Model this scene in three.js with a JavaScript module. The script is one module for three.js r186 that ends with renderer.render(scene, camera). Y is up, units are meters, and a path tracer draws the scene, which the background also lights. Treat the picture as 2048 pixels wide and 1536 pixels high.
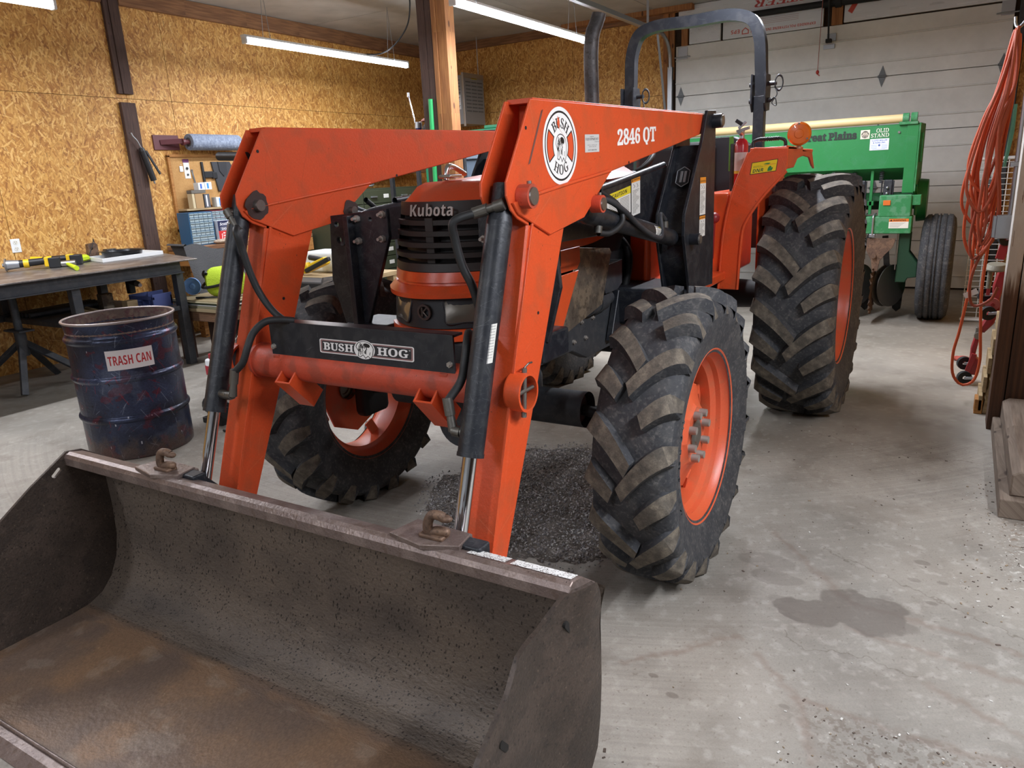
import * as THREE from 'three';
import { mergeGeometries, toCreasedNormals } from 'three/addons/utils/BufferGeometryUtils.js';
import { RoundedBoxGeometry } from 'three/addons/geometries/RoundedBoxGeometry.js';
import { TextGeometry } from 'three/addons/geometries/TextGeometry.js';
import { FontLoader } from 'three/addons/loaders/FontLoader.js';
import { RectAreaLightUniformsLib } from 'three/addons/lights/RectAreaLightUniformsLib.js';

// ---------------------------------------------------------------- camera, light, exposure
const scene = new THREE.Scene();
scene.background = new THREE.Color(0x0a0b0d);
const renderer = new THREE.WebGLRenderer();
renderer.toneMapping = THREE.LinearToneMapping;
renderer.toneMappingExposure = 1.7;
renderer.shadowMap.enabled = true;
const camera = new THREE.PerspectiveCamera(2 * Math.atan(768 / 1475) * 180 / Math.PI, 2048 / 1536, 0.05, 60);
camera.rotation.order = 'YXZ';
const RAD = Math.PI / 180;
camera.position.set(0, 1.5, 0);
camera.rotation.set(-15.68 * RAD, 31.44 * RAD, -2.87 * RAD);
RectAreaLightUniformsLib.init();
const LED_COLOR = 0xf1f5ff, LED_POWER = 100;      // each 8 ft shop light
// rows of shop lights: [x, z of the far end, intensity factor]; all hang at the same height and run along z
const LED_ROWS = [[-5.9, -7.61, 1.1], [-5.76, -3.38, 1.25], [-3.6, -7.7, 1.15], [-1.3, -6.95, 1.6], [1.4, -2.9, 2.4], [-3.6, 0.9, 0.75], [-1.3, 0.9, 0.85]];
const LED_Y = 2.84, LED_LEN = 2.44;

// ---------------------------------------------------------------- helpers
function rng(seed) { let a = seed >>> 0; return () => { a = (a + 0x6D2B79F5) | 0; let t = Math.imul(a ^ (a >>> 15), 1 | a); t = (t + Math.imul(t ^ (t >>> 7), 61 | t)) ^ t; return ((t ^ (t >>> 14)) >>> 0) / 4294967296; }; }
const V = (x, y, z) => new THREE.Vector3(x, y, z);
const clamp = (x, a, b) => Math.min(b, Math.max(a, x));
const mix = (a, b, t) => a + (b - a) * t;
const sstep = (a, b, x) => { const t = clamp((x - a) / (b - a), 0, 1); return t * t * (3 - 2 * t); };
// lattice noise, periodic when per > 0
const PERM = new Uint16Array(512); { const r = rng(77), p = [...Array(256).keys()]; for (let i = 255; i > 0; i--) { const j = Math.floor(r() * (i + 1)); [p[i], p[j]] = [p[j], p[i]]; } for (let i = 0; i < 512; i++) PERM[i] = p[i & 255]; }
const hash2 = (i, j) => PERM[PERM[i & 255] + (j & 255)] / 255;
function vnoise(x, y, per) {
  let i = Math.floor(x), j = Math.floor(y); const fx = x - i, fy = y - j, u = fx * fx * (3 - 2 * fx), v = fy * fy * (3 - 2 * fy);
  let i1 = i + 1, j1 = j + 1;
  if (per) { i = ((i % per) + per) % per; j = ((j % per) + per) % per; i1 = ((i1 % per) + per) % per; j1 = ((j1 % per) + per) % per; }
  const a = hash2(i, j), b = hash2(i1, j), c = hash2(i, j1), d = hash2(i1, j1);
  return a + (b - a) * u + (c - a) * v + (a - b - c + d) * u * v;
}
function fbm(x, y, oct = 4, per = 0) { let s = 0, a = 0.5, n = 0; for (let o = 0; o < oct; o++) { s += a * vnoise(x, y, per); n += a; x = x * 2 + 17; y = y * 2 + 31; per *= 2; a *= 0.5; } return s / n; }

const BLANK = new Map();
function finish(t, srgb, rep) { t.magFilter = THREE.LinearFilter; t.minFilter = THREE.LinearMipmapLinearFilter; t.generateMipmaps = true; t.wrapS = t.wrapT = THREE.RepeatWrapping; if (srgb) t.colorSpace = THREE.SRGBColorSpace; if (rep) t.repeat.set(rep, rep); t.needsUpdate = true; return t; }
// texture from a function (u, v in 0..1) -> [r, g, b] in 0..255 sRGB; v runs up
function dataTex(w, h, fn, srgb = true, metres = 0) {
  const d = new Uint8Array(w * h * 4);
  for (let j = 0; j < h; j++) for (let i = 0; i < w; i++) { const c = fn((i + 0.5) / w, (j + 0.5) / h), k = (j * w + i) * 4; if (typeof c === 'number') { d[k] = d[k + 1] = d[k + 2] = clamp(c, 0, 255); d[k + 3] = 255; } else { d[k] = clamp(c[0], 0, 255); d[k + 1] = clamp(c[1], 0, 255); d[k + 2] = clamp(c[2], 0, 255); d[k + 3] = c.length > 3 ? clamp(c[3], 0, 255) : 255; } }
  return finish(new THREE.DataTexture(d, w, h, THREE.RGBAFormat), srgb, metres ? 1 / metres : 0);
}
function canvasTex(w, h, draw, metres = 0, srgb = true) { const c = document.createElement('canvas'); c.width = w; c.height = h; draw(c.getContext('2d'), w, h); return finish(new THREE.CanvasTexture(c), srgb, metres ? 1 / metres : 0); }
const hex = (h) => [(h >> 16) & 255, (h >> 8) & 255, h & 255];
const lerp3 = (a, b, t) => [a[0] + (b[0] - a[0]) * t, a[1] + (b[1] - a[1]) * t, a[2] + (b[2] - a[2]) * t];
const mat = (color, roughness = 0.6, metalness = 0, extra = {}) => new THREE.MeshStandardMaterial({ color, roughness, metalness, side: THREE.DoubleSide, ...extra });

// --- geometry, always in world metres; keep() strips to position/normal/uv with uv in metres by face direction
function boxUV(g) {
  if (g.index) g = g.toNonIndexed();
  const p = g.attributes.position, n = p.count, uv = new Float32Array(n * 2), a = V(), b = V(), c = V(), e = V(), f = V();
  for (let i = 0; i < n; i += 3) {
    a.fromBufferAttribute(p, i); b.fromBufferAttribute(p, i + 1); c.fromBufferAttribute(p, i + 2);
    e.subVectors(b, a); f.subVectors(c, a); e.cross(f); const X = Math.abs(e.x), Y = Math.abs(e.y), Z = Math.abs(e.z);
    [a, b, c].forEach((q, k) => { const o = (i + k) * 2; if (X >= Y && X >= Z) { uv[o] = q.z; uv[o + 1] = q.y; } else if (Y >= Z) { uv[o] = q.x; uv[o + 1] = q.z; } else { uv[o] = q.x; uv[o + 1] = q.y; } });
  }
  g.setAttribute('uv', new THREE.BufferAttribute(uv, 2));
  return g;
}
function keep(g, ownUV) {
  if (g.index) g = g.toNonIndexed();
  for (const k of Object.keys(g.attributes)) if (!['position', 'normal', 'uv'].includes(k)) g.deleteAttribute(k);
  g.clearGroups?.(); g.morphAttributes = {};
  if (!ownUV || !g.attributes.uv) boxUV(g);
  return g;
}
function join(list, ownUV) { const l = list.flat(9).filter(Boolean).map((g) => keep(g, ownUV || g.userData.ownUV)); return l.length === 1 ? l[0] : mergeGeometries(l); }
// box by its limits; r rounds the edges
function bx(x0, x1, y0, y1, z0, z1, r = 0.003) {
  const w = Math.abs(x1 - x0), h = Math.abs(y1 - y0), d = Math.abs(z1 - z0), rr = Math.min(r, w * 0.45, h * 0.45, d * 0.45);
  const g = r > 0 ? new RoundedBoxGeometry(w, h, d, 1, rr) : new THREE.BoxGeometry(w, h, d);
  return g.translate((x0 + x1) / 2, (y0 + y1) / 2, (z0 + z1) / 2);
}
function turnTo(g, p0, p1, up) { // geometry along +y from the origin is laid from p0 to p1
  const d = V().subVectors(p1, p0).normalize(), m = new THREE.Matrix4();
  if (up) { const x = V().crossVectors(d, up).normalize(), z = V().crossVectors(x, d); m.makeBasis(x, d, z); } else m.makeRotationFromQuaternion(new THREE.Quaternion().setFromUnitVectors(V(0, 1, 0), d));
  m.setPosition(p0); return g.applyMatrix4(m);
}
function bar(p0, p1, w, d, up = V(0, 0, 1), r = 0.002) { const L = p0.distanceTo(p1), g = r > 0 ? new RoundedBoxGeometry(w, L, d, 1, Math.min(r, w * 0.4, d * 0.4)) : new THREE.BoxGeometry(w, L, d); g.translate(0, L / 2, 0); return turnTo(g, p0, p1, up); }
function cyl(p0, p1, r0, r1 = r0, seg = 20, open = false) { const L = p0.distanceTo(p1), g = new THREE.CylinderGeometry(r1, r0, L, seg, 1, open); g.translate(0, L / 2, 0); return turnTo(g, p0, p1); }
function pipe(pts, r, seg = 8, n = 0, closed = false) { return new THREE.TubeGeometry(new THREE.CatmullRomCurve3(pts, closed, 'centripetal'), n || Math.max(8, pts.length * 6), r, seg, closed); }
function ring(c, dir, r0, r1, len, seg = 24) { // hollow collar from c along dir
  const g = new THREE.LatheGeometry([new THREE.Vector2(r0, 0), new THREE.Vector2(r1, 0), new THREE.Vector2(r1, len), new THREE.Vector2(r0, len), new THREE.Vector2(r0, 0)], seg);
  return turnTo(toCreasedNormals(g, 0.6), c, V().addVectors(c, dir));
}
function lathe(prof, c, dir, seg = 32, crease = 0.6) { return turnTo(toCreasedNormals(new THREE.LatheGeometry(prof.map(([r, y]) => new THREE.Vector2(r, y)), seg), crease), c, V().addVectors(c, dir)); }
function shape(pts, holes = []) { const s = new THREE.Shape(pts.map(([a, b]) => new THREE.Vector2(a, b))); for (const h of holes) s.holes.push(new THREE.Path(h.map(([a, b]) => new THREE.Vector2(a, b)))); return s; }
const circ = (cx, cy, r, n = 12) => [...Array(n)].map((_, i) => [cx + r * Math.cos(-i * 2 * Math.PI / n), cy + r * Math.sin(-i * 2 * Math.PI / n)]);
function ext(s, depth, bevel) { return new THREE.ExtrudeGeometry(s, bevel ? { depth: depth - 2 * bevel, bevelEnabled: true, bevelThickness: bevel, bevelSize: bevel, bevelOffset: -bevel, bevelSegments: 1, curveSegments: 10 } : { depth, bevelEnabled: false, curveSegments: 10 }).translate(0, 0, bevel || 0); }
// plates: outline in (z, y) with thickness over x, in (x, y) over z, in (x, z) over y
function plateX(pts, x0, x1, bevel = 0.0015, holes = []) { const lo = Math.min(x0, x1), t = Math.abs(x1 - x0); return ext(shape(pts.map(([z, y]) => [-z, y]), holes.map((h) => h.map(([z, y]) => [-z, y]))), t, Math.min(bevel, t * 0.3)).rotateY(Math.PI / 2).translate(lo, 0, 0); }
function plateZ(pts, z0, z1, bevel = 0.0015, holes = []) { const lo = Math.min(z0, z1), t = Math.abs(z1 - z0); return ext(shape(pts, holes), t, Math.min(bevel, t * 0.3)).translate(0, 0, lo); }
function plateY(pts, y0, y1, bevel = 0.0015, holes = []) { const lo = Math.min(y0, y1), t = Math.abs(y1 - y0); return ext(shape(pts.map(([x, z]) => [x, -z]), holes.map((h) => h.map(([x, z]) => [x, -z]))), t, Math.min(bevel, t * 0.3)).rotateX(-Math.PI / 2).translate(0, lo, 0); }
function hexBolt(c, dir, r = 0.012, h = 0.01, stud = 0) { const d = dir.clone().normalize(), out = [cyl(c, c.clone().addScaledVector(d, h), r, r * 0.94, 6)]; if (stud) out.push(cyl(c.clone().addScaledVector(d, h), c.clone().addScaledVector(d, h + stud), r * 0.5, r * 0.45, 8)); return out; }
// grid surface from f(u, v) -> Vector3, uv in 0..1 or metres later
function grid(nu, nv, f, ownUV) {
  const g = new THREE.PlaneGeometry(1, 1, nu, nv), p = g.attributes.position, uv = g.attributes.uv;
  for (let i = 0; i < p.count; i++) { const q = f(uv.getX(i), uv.getY(i)); p.setXYZ(i, q.x, q.y, q.z); }
  g.computeVertexNormals(); if (ownUV) g.userData.ownUV = true; return g;
}
// flat print lying on a surface: corner c, edge vectors a (right) and b (up)
function decal(c, a, b) { const g = new THREE.BufferGeometry(), q = [c, c.clone().add(a), c.clone().add(a).add(b), c.clone().add(b)], n = V().crossVectors(a, b).normalize(); const P = [], N = [], U = [[0, 0], [1, 0], [1, 1], [0, 1]], W = []; for (const i of [0, 1, 2, 0, 2, 3]) { P.push(q[i].x, q[i].y, q[i].z); N.push(n.x, n.y, n.z); W.push(...U[i]); } g.setAttribute('position', new THREE.Float32BufferAttribute(P, 3)); g.setAttribute('normal', new THREE.Float32BufferAttribute(N, 3)); g.setAttribute('uv', new THREE.Float32BufferAttribute(W, 2)); g.userData.ownUV = true; return g; }
const printMat = (map, rough = 0.5, extra = {}) => new THREE.MeshStandardMaterial({ map, roughness: rough, side: THREE.DoubleSide, ...extra });

// --- things and parts
const taken = new Map();
function numbered(name) { const n = taken.get(name) || 0; taken.set(name, n + 1); return n ? `${name}_${String(n).padStart(3, '0')}` : name; }
function thing(name, label, category, base, group) {
  const o = new THREE.Group(); o.name = numbered(name); o.position.copy(base); scene.add(o); o.userData = { label, category }; if (group) o.userData.group = group; o.base = base.clone(); return o;
}
function origin(o) { const b = V(); for (let q = o; q && q !== scene; q = q.parent) b.add(q.position); return b; }
// part in world coordinates under a thing or under another part
function part(parent, name, geo, material, label) {
  let g = Array.isArray(geo) ? join(geo) : keep(geo, geo.userData.ownUV); const b = origin(parent); g.translate(-b.x, -b.y, -b.z);
  const m = new THREE.Mesh(g, material); m.name = name; m.castShadow = m.receiveShadow = true; if (label) m.userData.label = label; parent.add(m); return m;
}
function one(name, label, category, geo, material, group) { // a thing that is one mesh
  const g = Array.isArray(geo) ? join(geo) : keep(geo, geo.userData.ownUV); g.computeBoundingBox(); const bb = g.boundingBox, c = V((bb.min.x + bb.max.x) / 2, bb.min.y, (bb.min.z + bb.max.z) / 2); g.translate(-c.x, -c.y, -c.z);
  const m = new THREE.Mesh(g, material); m.name = numbered(name); m.position.copy(c); m.castShadow = m.receiveShadow = true; m.userData = { label, category }; if (group) m.userData.group = group; scene.add(m); return m;
}
function structure(name, geo, material, label) { const m = one(name, label, 'structure', geo, material); m.userData = { kind: 'structure', label }; return m; }
const fontBold = await new FontLoader().loadAsync('fonts/droid/droid_sans_bold.typeface.json');
const fontSerif = await new FontLoader().loadAsync('fonts/droid/droid_serif_bold.typeface.json');
// ---------------------------------------------------------------- materials (colour, grain, wear only)
const speck = (seed, n, w, h, draw) => (ctx) => { const r = rng(seed); for (let i = 0; i < n; i++) draw(ctx, r, r() * w, r() * h); };
// paint with scratches, chips and dusty blotches; tiles every `metres`
function paintTex(base, dirt, chips, seed, metres = 0.8, amt = 1) {
  const B = hex(base), D = hex(dirt);
  return canvasTex(768, 768, (c, w, h) => {
    const im = c.createImageData(w, h);
    for (let j = 0; j < h; j++) for (let i = 0; i < w; i++) { const k = (j * w + i) * 4, n = fbm(i / 64 + seed, j / 64, 5, 12), m = vnoise(i / 2, j / 2, 384), t = clamp((n - 0.47) * 1.6 * amt, 0, 0.42), q = lerp3(B, D, t), s = 1 + (m - 0.5) * 0.06; im.data[k] = q[0] * s; im.data[k + 1] = q[1] * s; im.data[k + 2] = q[2] * s; im.data[k + 3] = 255; }
    c.putImageData(im, 0, 0);
    const r = rng(seed + 5);
    for (let i = 0; i < 130 * amt; i++) { c.strokeStyle = `rgba(${r() < 0.6 ? '255,225,210' : '60,30,25'},${0.05 + r() * 0.16})`; c.lineWidth = 0.5 + r() * 0.8; const x = r() * w, y = r() * h, a = r() * 6.3, L = 20 + r() * 170; c.beginPath(); c.moveTo(x, y); c.quadraticCurveTo(x + Math.cos(a) * L * 0.5 + r() * 14, y + Math.sin(a) * L * 0.5, x + Math.cos(a) * L, y + Math.sin(a) * L); c.stroke(); }
    for (let i = 0; i < chips; i++) { c.fillStyle = `rgba(52,34,30,${0.35 + r() * 0.4})`; c.beginPath(); c.ellipse(r() * w, r() * h, 0.8 + r() * 2.2, 0.6 + r() * 1.6, r() * 3, 0, 7); c.fill(); }
  }, metres);
}
// black painted steel: fine pale scuffs over near-black
function blackTex(base, scuffs, seed, metres = 0.5) {
  const B = hex(base);
  return canvasTex(768, 768, (c, w, h) => {
    const im = c.createImageData(w, h);
    for (let j = 0; j < h; j++) for (let i = 0; i < w; i++) { const k = (j * w + i) * 4, n = fbm(i / 48 + seed, j / 48, 5, 16), t = clamp((n - 0.47) * 1.1, 0, 0.2), q = lerp3(B, [104, 100, 94], t); im.data[k] = q[0]; im.data[k + 1] = q[1]; im.data[k + 2] = q[2]; im.data[k + 3] = 255; }
    c.putImageData(im, 0, 0);
    const r = rng(seed);
    for (let i = 0; i < scuffs; i++) { c.strokeStyle = `rgba(186,184,178,${0.08 + r() * 0.34})`; c.lineWidth = 0.4 + r() * 0.9; const x = r() * w, y = r() * h, a = r() * 6.3, L = 5 + r() * 60; c.beginPath(); c.moveTo(x, y); c.quadraticCurveTo(x + Math.cos(a) * L * 0.6, y + Math.sin(a) * L * 0.4, x + Math.cos(a) * L, y + Math.sin(a) * L); c.stroke(); }
    for (let i = 0; i < scuffs * 0.7; i++) { c.fillStyle = `rgba(190,186,176,${0.1 + r() * 0.4})`; c.fillRect(r() * w, r() * h, 0.7 + r() * 1.6, 0.7 + r() * 1.4); }
  }, metres);
}
// rusty worn steel
function rustTex(a, b, d, seed, metres, specks = 900) {
  const A = hex(a), B = hex(b), D = hex(d);
  return canvasTex(512, 512, (c, w, h) => {
    const im = c.createImageData(w, h);
    for (let j = 0; j < h; j++) for (let i = 0; i < w; i++) { const k = (j * w + i) * 4, n = fbm(i / 64 + seed, j / 64, 5, 8), m = fbm(i / 16 + 9, j / 16 + seed, 4, 32), t = sstep(0.42, 0.62, n), u = sstep(0.55, 0.75, m); let q = lerp3(A, B, t); q = lerp3(q, D, u * 0.55); const s = 0.9 + 0.2 * vnoise(i / 1.6, j / 1.6, 320); im.data[k] = q[0] * s; im.data[k + 1] = q[1] * s; im.data[k + 2] = q[2] * s; im.data[k + 3] = 255; }
    c.putImageData(im, 0, 0);
    const r = rng(seed + 1);
    for (let i = 0; i < specks; i++) { c.fillStyle = r() < 0.75 ? `rgba(22,17,15,${0.3 + r() * 0.5})` : `rgba(150,132,112,${0.2 + r() * 0.3})`; c.beginPath(); c.ellipse(r() * w, r() * h, 0.4 + r() * 0.9, 0.4 + r() * 1.3, 0.2, 0, 7); c.fill(); }
    for (let i = 0; i < 120; i++) { c.strokeStyle = `rgba(160,150,140,${0.04 + r() * 0.1})`; c.lineWidth = 0.6; const x = r() * w, y = r() * h, q = r() * 6.3, L = 20 + r() * 140; c.beginPath(); c.moveTo(x, y); c.lineTo(x + Math.cos(q) * L, y + Math.sin(q) * L); c.stroke(); }
  }, metres);
}
// sawn timber, grain along u
function woodTex(light, dark, seed, metres, knots = 5, along = 'u') {
  const A = hex(light), B = hex(dark), r = rng(seed), K = [...Array(knots)].map(() => [r(), r(), 0.012 + r() * 0.02]);
  return dataTex(512, 512, (u, v) => {
    if (along === 'v') [u, v] = [v, u];
    let bend = 0, kn = 0; for (const [ku, kv, kr] of K) { const du = (u - ku) / 2.2, dv = v - kv, d = Math.hypot(du, dv); bend += kr * 1.6 * Math.exp(-d * d / (kr * kr * 9)) * Math.sign(dv || 1); kn = Math.max(kn, 1 - sstep(kr * 0.5, kr, d)); }
    const g = fbm(u * 4 + seed, (v + bend) * 64, 4, 0), g2 = vnoise(u * 9, (v + bend) * 190), n = fbm(u * 3, v * 3 + seed, 3);
    const t = clamp(0.15 + 0.95 * (g - 0.3) + 0.25 * (g2 - 0.5) + 0.5 * (n - 0.5), 0, 1);
    return lerp3(lerp3(A, B, t), [B[0] * 0.55, B[1] * 0.5, B[2] * 0.45], kn * 0.75);
  }, true, metres);
}
const bumpNoise = dataTex(512, 512, (u, v) => 255 * fbm(u * 32, v * 32, 4, 32), false, 0.25);
const bumpFine = dataTex(256, 256, (u, v) => 255 * vnoise(u * 96, v * 96, 96), false, 0.2);

const M = {};
M.orange = mat(0xffffff, 0.42, 0, { map: paintTex(0xd64f24, 0xae5332, 26, 3, 0.9), bumpMap: bumpNoise, bumpScale: 0.0004 });
M.orangeWorn = mat(0xffffff, 0.5, 0, { map: paintTex(0xbf4a31, 0x7c4235, 60, 8, 0.6, 1.5), bumpMap: bumpNoise, bumpScale: 0.0006 });
M.orangeRim = mat(0xffffff, 0.38, 0, { map: paintTex(0xd05a36, 0xb46a4a, 20, 14, 0.5, 0.9) });
M.hoodOrange = mat(0xffffff, 0.3, 0, { map: paintTex(0xd64f24, 0xae5332, 12, 21, 0.7, 0.8) });
M.black = mat(0xffffff, 0.42, 0.1, { map: blackTex(0x1d2026, 900, 4, 0.5), bumpMap: bumpNoise, bumpScale: 0.0004 });
M.blackSatin = mat(0xffffff, 0.36, 0.15, { map: blackTex(0x23262c, 200, 9, 0.6) });
M.frameGrey = mat(0xffffff, 0.6, 0.1, { map: blackTex(0x33363a, 380, 17, 0.4) });
M.blackFlat = mat(0x141416, 0.7);
M.hose = mat(0x1b1c1d, 0.55);
M.plastic = mat(0x1c1d20, 0.5);
M.grille = mat(0x2a2523, 0.55);
M.chrome = mat(0xd9dce0, 0.12, 1);
M.steel = mat(0x8d8a84, 0.4, 0.9, { bumpMap: bumpNoise, bumpScale: 0.0006 });
M.bolt = mat(0xa8a29a, 0.4, 0.5);
M.zinc = mat(0xa9adb2, 0.38, 0.85);
M.fitting = mat(0x6f6c66, 0.45, 0.8, { bumpMap: bumpNoise, bumpScale: 0.0006 });
M.rubber = mat(0xffffff, 0.78, 0, { map: dataTex(512, 512, (u, v) => { const n = fbm(u * 12, v * 12, 5, 12), m = fbm(u * 60 + 7, v * 60, 3, 60), t = clamp((n - 0.4) * 1.9, 0, 1) * 0.5 + clamp((m - 0.55) * 2, 0, 0.4); return lerp3([48, 49, 52], [108, 104, 98], t); }, true, 0.5), bumpMap: bumpNoise, bumpScale: 0.0012 });
M.lugTop = mat(0xffffff, 0.85, 0, { map: dataTex(256, 256, (u, v) => { const n = fbm(u * 10, v * 10, 5, 10), m = vnoise(u * 90, v * 90, 90); return lerp3([74, 68, 60], [122, 112, 97], clamp((n - 0.3) * 1.7, 0, 1)).map((q) => q * (0.9 + 0.2 * m)); }, true, 0.25), bumpMap: bumpNoise, bumpScale: 0.001 });
M.bucket = mat(0xffffff, 0.5, 0.25, { map: rustTex(0x40362f, 0x4c4038, 0x372f2a, 5, 0.9, 5200), bumpMap: bumpNoise, bumpScale: 0.0012 });
M.bucketFloor = mat(0xffffff, 0.6, 0.15, { map: rustTex(0x5c473a, 0x6e5544, 0x86654a, 31, 0.9, 1500), bumpMap: bumpNoise, bumpScale: 0.002 });
M.bucketLip = mat(0xffffff, 0.38, 0.4, { map: rustTex(0x74655f, 0x82736c, 0x66554b, 12, 0.5, 300), bumpMap: bumpNoise, bumpScale: 0.001 });
M.hook = mat(0xffffff, 0.6, 0.4, { map: rustTex(0x6a5446, 0x7d6350, 0x4b3a30, 19, 0.3, 100) });
M.shield = mat(0xffffff, 0.5, 0.55, { map: rustTex(0x6a6156, 0x8a7d6a, 0x4a4138, 27, 0.5, 200) });
M.redGrey = mat(0x5d3a36, 0.6);
M.green = mat(0xffffff, 0.45, 0, { map: paintTex(0x1f7a3d, 0x3f7f57, 14, 40, 0.9, 0.8) });
M.greenDusty = mat(0xffffff, 0.7, 0, { map: paintTex(0x2c7d47, 0x7f9a86, 50, 41, 0.5, 1.6) });
M.darkGreen = mat(0x123a22, 0.6);
M.cream = mat(0xd8bf8c, 0.5);
M.wood = mat(0xffffff, 0.75, 0, { map: woodTex(0xb98548, 0x8a5626, 3, 0.6) });
M.woodDark = mat(0xffffff, 0.8, 0, { map: woodTex(0x553f36, 0x33241f, 6, 0.5), bumpMap: bumpNoise, bumpScale: 0.001 });
M.woodDarkV = mat(0xffffff, 0.8, 0, { map: woodTex(0x553f36, 0x33241f, 6, 0.5, 4, 'v'), bumpMap: bumpNoise, bumpScale: 0.001 });
M.woodV = mat(0xffffff, 0.75, 0, { map: woodTex(0xa87443, 0x77492a, 13, 0.7, 6, 'v') });
M.woodBeam = mat(0xffffff, 0.8, 0, { map: woodTex(0x9a6f4a, 0x5d3d29, 23, 0.8) });
M.woodPale = mat(0xffffff, 0.8, 0, { map: woodTex(0xb8a27c, 0x8d744f, 33, 0.5) });
M.tableSteel = mat(0xffffff, 0.4, 0.55, { map: rustTex(0x6f6a67, 0x8d8986, 0x5c5551, 44, 0.9, 200) });
M.darkSteel = mat(0xffffff, 0.5, 0.3, { map: blackTex(0x3a3d42, 160, 50, 0.6) });
M.white = mat(0xe4e6e6, 0.5);
M.paper = mat(0xdedcd4, 0.8);
M.yellowTool = mat(0xe0b818, 0.45);
M.neonGreen = mat(0xb9d62c, 0.7);
M.neonPlastic = mat(0xc3dc1e, 0.45);
M.redPaint = mat(0xffffff, 0.4, 0, { map: paintTex(0x8e2226, 0x6d2a2a, 20, 60, 0.4, 1) });
M.orangeCord = mat(0xc2522a, 0.55); M.orangeCordMid = mat(0xa84a2c, 0.6);
M.orangeCordDark = mat(0x9a4a33, 0.6);

// bucket sheet: one drawing from the top of the back (v = 1) over the bend to the cutting edge (v = 0)
M.bucketSheet = mat(0xffffff, 0.5, 0.2, { map: canvasTex(1152, 768, (c, w, h) => {
  const im = c.createImageData(w, h);
  for (let j = 0; j < h; j++) for (let i = 0; i < w; i++) {
    const k = (j * w + i) * 4, v = j / h + 0.06 * (fbm(i / 120, j / 120, 4) - 0.5), n = fbm(i / 112 + 3, j / 98, 4), m = fbm(i / 26, j / 26 + 7, 4), f = vnoise(i / 1.6, j / 1.6);
    let q = lerp3([104, 92, 81], [82, 73, 66], clamp((n - 0.35) * 2.2, 0, 1));
    const fl = sstep(0.62, 0.68, v), rust = sstep(0.46, 0.64, fbm(i / 110 + 60, j / 70 + 3, 5)), pale = sstep(0.6, 0.7, fbm(i / 60 + 9, j / 40 + 20, 5));
    let g = lerp3([104, 87, 76], [122, 97, 76], clamp((n - 0.3) * 1.8, 0, 1)); g = lerp3(g, [142, 108, 78], rust * 0.5 * (1 - 0.6 * i / w)); g = lerp3(g, [146, 132, 118], pale * 0.35);
    q = lerp3(q, g, fl);
    const s = 0.9 + 0.2 * f; im.data[k] = q[0] * s; im.data[k + 1] = q[1] * s; im.data[k + 2] = q[2] * s; im.data[k + 3] = 255;
  }
  c.putImageData(im, 0, 0); const r = rng(17);
  for (let i = 0; i < 3600; i++) { const y = r() * h * 0.66; c.fillStyle = `rgba(20,15,12,${0.35 + r() * 0.6})`; c.save(); c.translate(r() * w, y); c.rotate(0.25 + (r() - 0.5) * 0.5); c.fillRect(-0.8, -1.5, 1.2 + r() * 1.4, 2 + r() * 4.5); c.restore(); }
  for (let i = 0; i < 260; i++) { c.strokeStyle = `rgba(190,172,140,${0.2 + r() * 0.5})`; c.lineWidth = 0.8; const x = r() * w, y = h * (0.55 + 0.45 * r() * r()); c.beginPath(); c.moveTo(x, y); c.lineTo(x + (r() - 0.5) * 12, y + (r() - 0.5) * 7); c.stroke(); }
}), bumpMap: bumpNoise, bumpScale: 0.0015 });
// ---------------------------------------------------------------- tractor with front loader
const XC = -1.667;                                   // centre line of the tractor; s is the offset to the side
const T = thing('tractor', 'orange farm tractor with front loader and bucket parked on the concrete', 'tractor', V(XC, 0, -3.5));
const X = (s) => XC + s;

// --- wheels
function tireGeo(cx, cy, cz, prof, seg) { // prof: [x offset, radius]
  const g = new THREE.LatheGeometry(prof.map(([x, r]) => new THREE.Vector2(r, x)), seg); g.computeVertexNormals();
  return g.rotateZ(-Math.PI / 2).translate(cx, cy, cz);
}
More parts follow.
